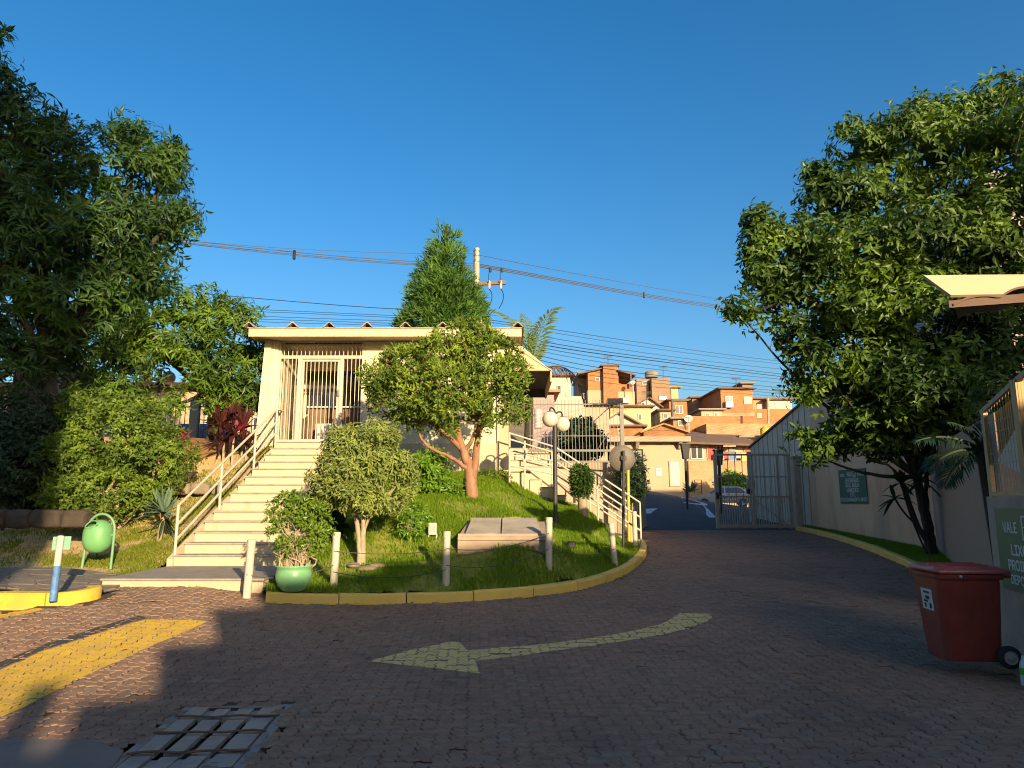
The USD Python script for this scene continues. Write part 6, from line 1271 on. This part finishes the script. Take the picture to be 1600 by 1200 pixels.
# twin globe lamps
def twin_lamp(base, top_px, gl_px, Y, r_, label, pole='dark_metal', gmat='globe'):
    t0 = at(*top_px, Y); T = Thing('twin_globe_lamp', label, 'lamp', base); T.part('pole', MB().tube([base - [0, 0, .2], [base[0], base[1], t0[2]]], .045, 10), pole, smooth=40); T.part('base_collar', MB().tube([base, base + [0, 0, .12]], .07, 10), pole, smooth=40)
    for k, (px, py, dy) in enumerate(gl_px):
        g = at(px, py, Y + dy); g = np.array(g); T.part('arm', MB().tube(spline([[base[0], base[1], t0[2]], [(base[0] + g[0]) / 2, (base[1] + g[1]) / 2, g[2] + r_ * 1.5], [g[0], g[1], g[2] + r_ * 1.35], [g[0], g[1], g[2] + r_ * .95]], 10), .018, 6), pole, smooth=40)
        G_ = T.part('globe', MB().ball(g, r_, 3), gmat, smooth=True); put('cap', MB().lathe([(0, r_ * 1.04), (r_ * .3, r_ * 1.03), (r_ * .36, r_ * .92), (r_ * .3, r_ * .9)], g, 14), pole, G_)
    return T
b = at(868, 797, 14.6); b[2] = float(lawn_z(b[0], b[1])); twin_lamp(b, (868, 652), ((859.5, 655, -.15), (878.5, 663, .3)), 14.6, .162, 'twin white globe lamp on a dark pole before the side stairs')
b = np.array([*at(246, 640, 18.9)[:2], 3.1]); twin_lamp(b, (246, 580), ((228, 590, 0), (264, 590, .1)), 18.9, .17, 'twin globe lamp half hidden under the sunlit mango tree', 'cable_grey')
# convex mirror seen from behind, thin yellow post
b = at(974, 866, 15.6); b[2] = float(lawn_z(b[0], b[1])) - .05; mc = at(972, 716, 15.6); mr = 20.5 * 15.6 / F
T = Thing('traffic_mirror', 'round traffic mirror seen from its grey back on a thin black pole', 'mirror', b); T.part('pole', MB().tube([b, [mc[0] + .02, mc[1] - .1, mc[2] + mr * .55]], .03, 10), 'dark_metal', smooth=40)
T.part('back_shell', (lambda a: ((a[0] @ np.array([[1, 0, 0], [0, 0, -1], [0, 1, 0]]).T) + mc, a[1]))(MB().lathe([(0, .045), (mr * .4, .04), (mr * .75, .022), (mr * .95, 0), (mr, -.012), (mr * .97, -.03)], n=40).arr()), 'mirror_back', smooth=50)
T.part('mirror_face', (lambda a: ((a[0] @ np.array([[1, 0, 0], [0, 0, 1], [0, -1, 0]]).T) + mc + [0, .025, 0], a[1]))(MB().lathe([(mr * .95, 0), (mr * .6, .04), (0, .065)], n=40).arr()), 'chrome', smooth=50); T.part('clamp', MB().box(mc + [.02, -.075, 0], (.12, .06, .1), ch=.01), 'dark_metal')
b = at(983, 846, 17.2); b[2] = float(lawn_z(b[0], b[1])) - .05; put('yellow_post', MB().tube([b, at(981, 733, 17.2)], .038, 10).ball(at(981, 733, 17.2), .038, 1), 'post_yellow', smooth=40, label='thin yellow post standing right behind the mirror pole', cat='post')
# floodlights on the lawn
p = at(675, 846, 12.3); p[2] = float(lawn_z(p[0], p[1])); T = Thing('floodlight', 'small white floodlight stuck in the grass left of the box', 'floodlight', p); R = np.array([[.96, -.26, 0], [.26, .96, 0], [0, 0, 1]])
T.part('housing', MB().box(p + [0, .03, .2], (.14, .05, .2), ch=.012, R=R), 'lamp_white'); T.part('glass', MB().box(p + [.008, .0, .205], (.105, .012, .15), R=R), 'rim_grey'); T.part('leg', MB().tube([p + [-.06, .03, -.03], p + [-.06, .03, .12]], .01, 6), 'lamp_white'); T.part('leg', MB().tube([p + [.07, .06, -.06], p + [.07, .06, .12]], .01, 6), 'lamp_white')
p = at(893, 836, 13.8); p[2] = float(lawn_z(p[0], p[1])); T = Thing('floodlight', 'small black floodlight in the grass right of the box', 'floodlight', p); T.part('housing', MB().box(p + [0, .03, .09], (.15, .06, .13), ch=.012), 'black'); T.part('stake', MB().tube([p - [0, 0, .05], p + [0, 0, .05]], .015, 6), 'black')
# red wheelie bin, its side to us, handle to the right
bz0 = 0.0; Yb = 6.75
pL, pR = at(1487, 1030, Yb), at(1573, 1030, Yb); L_ = .62; cxb = at(1531, 1000, Yb)[0]; zt_ = zat(893, Yb - .02); zb_ = zat(1043, Yb - .02)
yaw = math.radians(-6); cy_, sy_ = math.cos(yaw), math.sin(yaw)
def bl_(x, y, z): return np.array([cxb + x * cy_ - y * sy_, Yb + .26 + x * sy_ + y * cy_, zb_ + z])
T = Thing('wheelie_bin', 'dark red two-wheeled rubbish bin with closed lid before the green sign', 'wheelie bin', (cxb, Yb + .26, zb_)); H_ = zt_ - zb_
def rring(cx, lx, ly, z, rad=.05, n=5):
    pts = []
    for (sx, sy, a0) in ((1, 1, 0), (-1, 1, 90), (-1, -1, 180), (1, -1, 270)):
        for k in range(n): a = math.radians(a0 + 90 * k / (n - 1)); pts.append(bl_(cx + sx * (lx - rad) + rad * math.cos(a), sy * (ly - rad) + rad * math.sin(a), z))
    return np.array(pts)
def loft(rings, close=True):
    V = np.vstack(rings); n = len(rings[0]); k = len(rings); i, j = np.meshgrid(np.arange(k - 1), np.arange(n), indexing='ij'); j2 = (j + 1) % n
    m = MB().add(V, np.stack([i * n + j, i * n + j2, (i + 1) * n + j2, (i + 1) * n + j], -1).reshape(-1, 4))
    if close:
        for s, o in ((0, 0), ((k - 1) * n, 1)): q = np.arange(1, n - 1); m.add(V[s:s + n], np.stack([0 * q, q + 1, q] if not o else [0 * q, q, q + 1], 1))
    return m
# x: forwards is left (front of the bin), the wheels and handle at +x
lt, lb = 47.5 * Yb / F, 41.5 * Yb / F
T.part('body', loft([rring(.0, lb * .96, .19, .03, .05), rring(.0, lb, .2, .06, .06), rring(-.012, lt * .97, .265, H_ - .14, .05), rring(-.012, lt * .97, .265, H_ - .06, .05)]), 'bin_red', smooth=45)
T.part('rim', loft([rring(-.01, lt * 1.02, .285, H_ - .075, .05), rring(-.01, lt * 1.05, .295, H_ - .065, .05), rring(-.01, lt * 1.05, .295, H_ - .03, .05), rring(-.01, lt * 1.02, .285, H_ - .025, .05)]), 'bin_red', smooth=45)
LD = T.part('lid', loft([rring(.0, lt * 1.06, .3, H_ - .02, .05), rring(-.01, lt * 1.10, .305, H_ - .01, .05), rring(-.01, lt * 1.08, .3, H_ + .015, .05), rring(-.01, lt * 1.0, .27, H_ + .035, .06), rring(-.01, lt * .93, .24, H_ + .042, .06), rring(-.01, lt * .88, .22, H_ + .03, .06)]), 'bin_lid', smooth=40)
for y in (-.12, 0, .12): put('rib', MB().add(*(lambda q: (q.arr()))(MB().bar(bl_(-lt * .8, y, H_ + .036), bl_(lt * .8, y, H_ + .036), .018, .03))), 'bin_lid', LD)
put('front_grip', MB().bar(bl_(-lt * 1.02, -.12, H_ + .03), bl_(-lt * 1.02, .12, H_ + .03), .02, .05), 'bin_lid', LD)
T.part('handle', MB().tube([bl_(lt * 1.02, -.2, H_ - .02), bl_(lt * 1.26, -.2, H_ - .04), bl_(lt * 1.26, .2, H_ - .04), bl_(lt * 1.02, .2, H_ - .02)], .02, 8), 'bin_lid', smooth=40)
T.part('hinge_lug', MB().box(bl_(lt * 1.13, -.17, H_ - .03), (.14, .05, .07), rz=yaw, ch=.012), 'bin_lid')
for y in (-.245, .245):
    wc = bl_(lb * 1.0 + .02, y, .085); ax = np.array([-sy_, cy_, 0]); Rw = np.stack([[cy_, sy_, 0], [0, 0, 1], ax], 1)
    W_ = T.part('wheel', MB().lathe([(.06, -.028), (.085, -.03), (.098, -.018), (.1, 0), (.098, .018), (.085, .03), (.06, .028)], wc, 28, Rw), 'rubber', smooth=50)
    put('rim', MB().lathe([(0, -.03), (.022, -.03), (.026, -.018), (.052, -.016), (.064, -.026), (.066, 0), (.064, .026), (.052, .016), (.026, .018), (0, .03)], wc, 24, Rw), 'rim_grey', W_)
T.part('axle', MB().tube([bl_(lb * 1.0 + .02, -.24, .085), bl_(lb * 1.0 + .02, .24, .085)], .012, 6), 'dark_metal')
# sticker on the front
zs0, zs1 = .55 * H_, .78 * H_; fx = lambda z: -(lb + (lt * .97 + .012 - lb) * (z - .06) / (H_ - .2)) - .003
q = [bl_(fx(zs0), .1, zs0), bl_(fx(zs0), -.12, zs0), bl_(fx(zs1), -.12, zs1), bl_(fx(zs1), .1, zs1)]; SK = T.part('sticker', MB().slab(q, .002), 'sign_white')
for (a0, a1, b0_, b1) in ((-.07, .05, .78, .88), (-.06, .02, .5, .66), (-.02, .06, .36, .46), (-.085, -.045, .1, .34), (.02, .055, .1, .3)):
    zz = lambda f_: zs0 + (zs1 - zs0) * f_; put('print', MB().slab([bl_(fx(zz(b0_)) - .002, a1, zz(b0_)), bl_(fx(zz(b0_)) - .002, a0, zz(b0_)), bl_(fx(zz(b1)) - .002, a0, zz(b1)), bl_(fx(zz(b1)) - .002, a1, zz(b1))], .001), 'black', SK)
T.part('rivet', MB().ball(bl_(-.1, -.297, H_ - .045), .014, 1), 'white_furniture')
# bottle at the frame edge
p = at(1601, 1050, 6.6); p[2] = 0.0; T = Thing('drink_bottle', 'plastic drink bottle with green label standing at the right edge', 'bottle', p); T.part('body', MB().lathe([(0, 0), (.035, 0), (.037, .02), (.037, .17), (.03, .2), (.014, .24), (.014, .26), (0, .262)], p, 16), 'bottle_clear', smooth=40); T.part('label_sleeve', MB().lathe([(.0378, .1), (.0382, .1), (.0382, .16), (.0378, .16)], p, 16), 'bottle_green')
# cars
def car(label, c, yaw, paint_, L=4.1):
    cy, sy = math.cos(yaw), math.sin(yaw); Rz = np.array([[cy, -sy, 0], [sy, cy, 0], [0, 0, 1]]); c = np.asarray(c, float)
    T = Thing('parked_car', label, 'car', c); X = lambda a: (np.asarray(a[0]) @ Rz.T + c, a[1]); W2 = .84
    def sect(prof, w0, w1, zlo, zhi):
        prof = np.asarray(prof, float); n = len(prof); f = np.clip((prof[:, 1] - zlo) / (zhi - zlo), 0, 1); w = w0 + (w1 - w0) * f
        V = np.vstack([np.stack([prof[:, 0], -w, prof[:, 1]], 1), np.stack([prof[:, 0], w, prof[:, 1]], 1)]); i = np.arange(n); i2 = (i + 1) % n; tv, tf = trimesh.creation.triangulate_polygon(Polygon(prof), engine='earcut'); mp = np.array([np.argmin(np.linalg.norm(prof - q, axis=1)) for q in tv]); tf = mp[tf]
        return MB().add(V, np.stack([i, i + n, i2 + n, i2], 1)).add(V, tf).add(V, tf[:, ::-1] + n)
    body = [(-2.05, .35), (-2.08, .62), (-1.95, .78), (-1.2, .9), (-.9, .93), (1.5, .96), (1.95, .92), (2.08, .7), (2.05, .35), (1.6, .3), (-1.6, .3)]
    T.part('body', X(sect(body, W2, W2 - .05, .5, .96).arr()), paint_, smooth=30)
    cab = [(-1.15, .9), (-.45, 1.36), (-.1, 1.45), (.9, 1.45), (1.3, 1.36), (1.85, .94)]
    T.part('roof', X(sect(cab, W2 - .06, W2 - .24, .92, 1.45).arr()), paint_, smooth=30)
    for s in (-1, 1):
        for k, pl in enumerate(([(-.98, .98), (-.42, 1.32), (.05, 1.37), (.05, .98)], [(.14, .98), (.14, 1.37), (.85, 1.36), (1.2, 1.3), (1.5, .99)])):
            pl = np.array(pl); w = W2 - .06 - .18 * (pl[:, 1] - .92) / .53 + .008; V = np.stack([pl[:, 0], s * w, pl[:, 1]], 1); f = np.stack([0 * np.arange(1, len(pl) - 1), np.arange(1, len(pl) - 1), np.arange(2, len(pl))], 1); T.part('side_window', X((V, f)), 'window_dark')
    for x0, z0, x1, z1, nm in ((-1.1, .95, -.48, 1.34, 'windscreen'), (1.78, .98, 1.32, 1.35, 'rear_window')):
        off = np.array([-.012, 0, .012]) if x0 < 0 else np.array([.012, 0, .012]); V = np.array([[x0, -W2 + .12, z0], [x0, W2 - .12, z0], [x1, W2 - .27, z1], [x1, -W2 + .27, z1]]) + off; T.part(nm, X((V, np.array([[0, 1, 2], [0, 2, 3]]))), 'window_dark')
    for x in (-1.3, 1.28):
        for s in (-1, 1):
            wc = np.array([x, s * (W2 - .07), .31]); W_ = T.part('wheel', X(MB().lathe([(.18, -.09), (.29, -.1), (.31, -.06), (.31, .06), (.29, .1), (.18, .09)], wc, 20, np.array([[1, 0, 0], [0, 0, 1], [0, -1, 0]]).T).arr()), 'rubber', smooth=50)
            put('hubcap', X(MB().lathe([(0, -.07), (.17, -.09), (.19, 0), (.17, .09), (0, .07)], wc, 16, np.array([[1, 0, 0], [0, 0, 1], [0, -1, 0]]).T).arr()), 'chrome', W_)
    for s in (-1, 1):
        T.part('headlight', X(MB().box((-2.0, s * .62, .7), (.12, .32, .14), ch=.03).arr()), 'lamp_white'); T.part('tail_light', X(MB().box((2.02, s * .66, .78), (.1, .24, .16), ch=.03).arr()), 'lamp_red'); T.part('wing_mirror', X(MB().box((-.75, s * (W2 + .06), 1.0), (.14, .16, .1), ch=.03).arr()), paint_)
    return T
p = at(1130, 780, 50.8); p[2] = float(street(p[0], 50)); car('silver hatchback parked along the street seen above the ramp crest', p, math.radians(-14), 'silver_car')
p = np.array([at(300, 660, 24.5)[0], 24.5, 3.25 - .6]); p[2] = float(bank_z(p[0], 23.5)) - .45; car('blue car parked on the street behind the bar fence at left', p, math.radians(4), 'blue_car')
# utility pole with crossarm, fuses and drop wires
Yq = 25.0; pt_ = at(745, 388, Yq); T = Thing('power_pole', 'tall concrete power pole with one side crossarm behind the araucaria', 'utility pole', (pt_[0], Yq, 2.5))
T.part('shaft', MB().tube([(pt_[0] - .02, Yq, 2.2), pt_], [.16, .1], 12), 'concrete', smooth=40)
for py in (392, 399, 408, 436): p = at(745, py, Yq); T.part('band', MB().tube([p - [0, 0, .03], p + [0, 0, .03]], .125, 12), 'steel', smooth=40)
a, b = at(748, 443, Yq - .15), at(790, 441.5, Yq - .15); T.part('crossarm', MB().bar(a, b, .1, .13), 'wood_dark')
for px in (764.5, 782.5):
    p = at(px, 443, Yq - .22); T.part('insulator', MB().lathe([(.02, -.2), (.05, -.15), (.035, -.1), (.055, -.05), (.035, 0), (.055, .05), (.02, .12)], p, 10), 'insulator', smooth=40)
    q = at(px + 1.5, 421, Yq - .2); T.part('fuse', MB().tube([q - [0, 0, .1], q + [0, 0, .06]], .05, 8), 'black'); T.part('jumper', MB().tube(spline([q, at(px - 1, 432, Yq - .4), p], 6), .012, 5), 'cable'); T.part('drop_wire', MB().tube(spline([p - [0, 0, .2], at(px + 4, 460, Yq - .3), at(px - 3, 482, Yq - .2)], 10), .016, 5), 'cable')
def wire(px, rad=.016, mat='cable', lab=None, grp=None, n=24):
    p = spline([at(*q) for q in px], n); put('overhead_cable', MB().tube(p, rad, 5, False), mat, smooth=50, label=lab, cat='cable', group=grp)
Zl, Zr = 23, 46
gU = 'upper power lines'; ORD = 'first second third fourth fifth sixth seventh eighth ninth tenth eleventh'.split(); RK = [0, 2, 3, 4, 5, 6, 7, 8, 9, 1, 10]
for k, dy in enumerate((0, 3.2, 5.2)): wire([(230, 369 + dy, Zl), (460, 394 + dy, 24), (655, 409 + dy, 24.6), (745, 412 + dy, Yq)], .014, 'cable_grey', ('top', 'middle', 'bottom')[k] + ' one of three upper grey lines left of the araucaria', gU)
for k, dy in enumerate((0, 2.2, 4.5)): wire([(745, 412 + dy, Yq), (850, 431 + dy, 30), (1005, 459 + dy, 38), (1145, 480 + dy, Zr), (1300, 500 + dy, 54)], .02, 'cable_grey', ('top', 'middle', 'bottom')[k] + ' one of three upper grey lines running right from the pole', gU)
wire([(250, 372, Zl), (500, 391, 24), (745, 396, Yq)], .009, 'cable_grey', 'thinnest topmost line left of the pole', None); wire([(745, 398, Yq), (950, 437, 36), (1145, 471, Zr), (1300, 495, 54)], .014, 'cable_grey', 'thinnest topmost line right of the pole', None)
gL = 'lower left cable bundle'
for k, (a, b, c_) in enumerate(((460, 473, 484), (481, 487, 494), (485, 490, 497), (490, 497, 502), (496, 501, 506), (500, 505, 509))): wire([(330, a, Zl), (480, b, 24), (640, c_, 24.6), (746, c_ + 3, Yq)], .009 if k else .013, 'cable', ORD[k] + ' cable from the top in the lower bundle left of the araucaria', gL)
gR = 'lower right cable bundle'
for k, (a, b, c_, d, w_) in enumerate(((497, 514, 541, 566, .018), (508, 528, 556, 578, .016), (512, 536, 562, 586, .024), (516, 541, 566, 590, .03), (519, 546, 573, 594, .02), (523, 552, 579, 600, .016), (527, 560, 588, 607, .022), (531, 567, 595, 612, .02), (535, 574, 600, 616, .016), (500, 519, 547, 570, .014), (540, 583, 606, 621, .014))):
    wire([(746, a, Yq), (860, b, 30), (1040, c_, 39), (1235, d, 50), (1420, d + 14, 60)], w_ * .7, 'cable', ORD[RK[k]] + ' cable from the top in the bundle sagging over the hillside houses', gR)
for (px, py, Y) in ((1006, 459, 38), (460, 395, 24)): p = at(px, py, Y); put('line_spacer', MB().box(p + [0, 0, -.08], (.1, .1, .35), ch=.03), 'black', label='small dark spacer on the upper lines ' + ('right of the pole' if px > 745 else 'left of the araucaria'), cat='spacer')

# fallen leaves and weeds in the joints
P, r = scatter(area, 5200, 91); edge = np.array([min(lawn_poly.boundary.distance(Point(p)), sp.distance(Point(p)), 4.0) for p in P]); keep = r.uniform(0, 1, len(P)) < np.exp(-edge * 1.6) * .8 + .012; P = P[keep]
V, f = [], []
for k, p in enumerate(P):
    a = r.uniform(0, 6.28); L = r.uniform(.02, .045); d = np.array([math.cos(a), math.sin(a), 0]); s_ = np.array([-d[1], d[0], 0]); c = np.array([p[0], p[1], float(drive(*p)) + .006]); up = np.array([0, 0, r.uniform(.004, .016)])
    V += [c - d * L, c + s_ * L * .4 + up, c - s_ * L * .4 + up * .3, c + d * L + up]; f += [[4 * k, 4 * k + 2, 4 * k + 1], [4 * k + 1, 4 * k + 2, 4 * k + 3]]
put('fallen_leaves', (np.array(V), np.array(f)), 'leaf_dry', label='scattered dry fallen leaves lying on the pavers near the kerbs', cat='leaves', kind='stuff')
P, r = scatter(area.intersection(LineString([tuple(q[:2]) for q in kl]).buffer(.14).union(LineString([tuple(q[:2]) for q in rk]).buffer(.14)).union(sbox(-5.9, 10.1, -3.4, 10.28)).difference(lawn_poly)), 1500, 92)
n_ = meshkit.noise(np.stack([P[:, 0] * 2.2, P[:, 1] * 2.2, P[:, 0] * 0], -1), 4); P = P[n_ > .62]
V, f = blades(P[:, 0], P[:, 1], drive(P[:, 0], P[:, 1]) - .004, r, (.015, .045), .005, .9)
put('joint_weeds', (V, f), 'grass', label='small weeds sprouting from the paver joints along the kerbs', cat='weeds', kind='stuff')
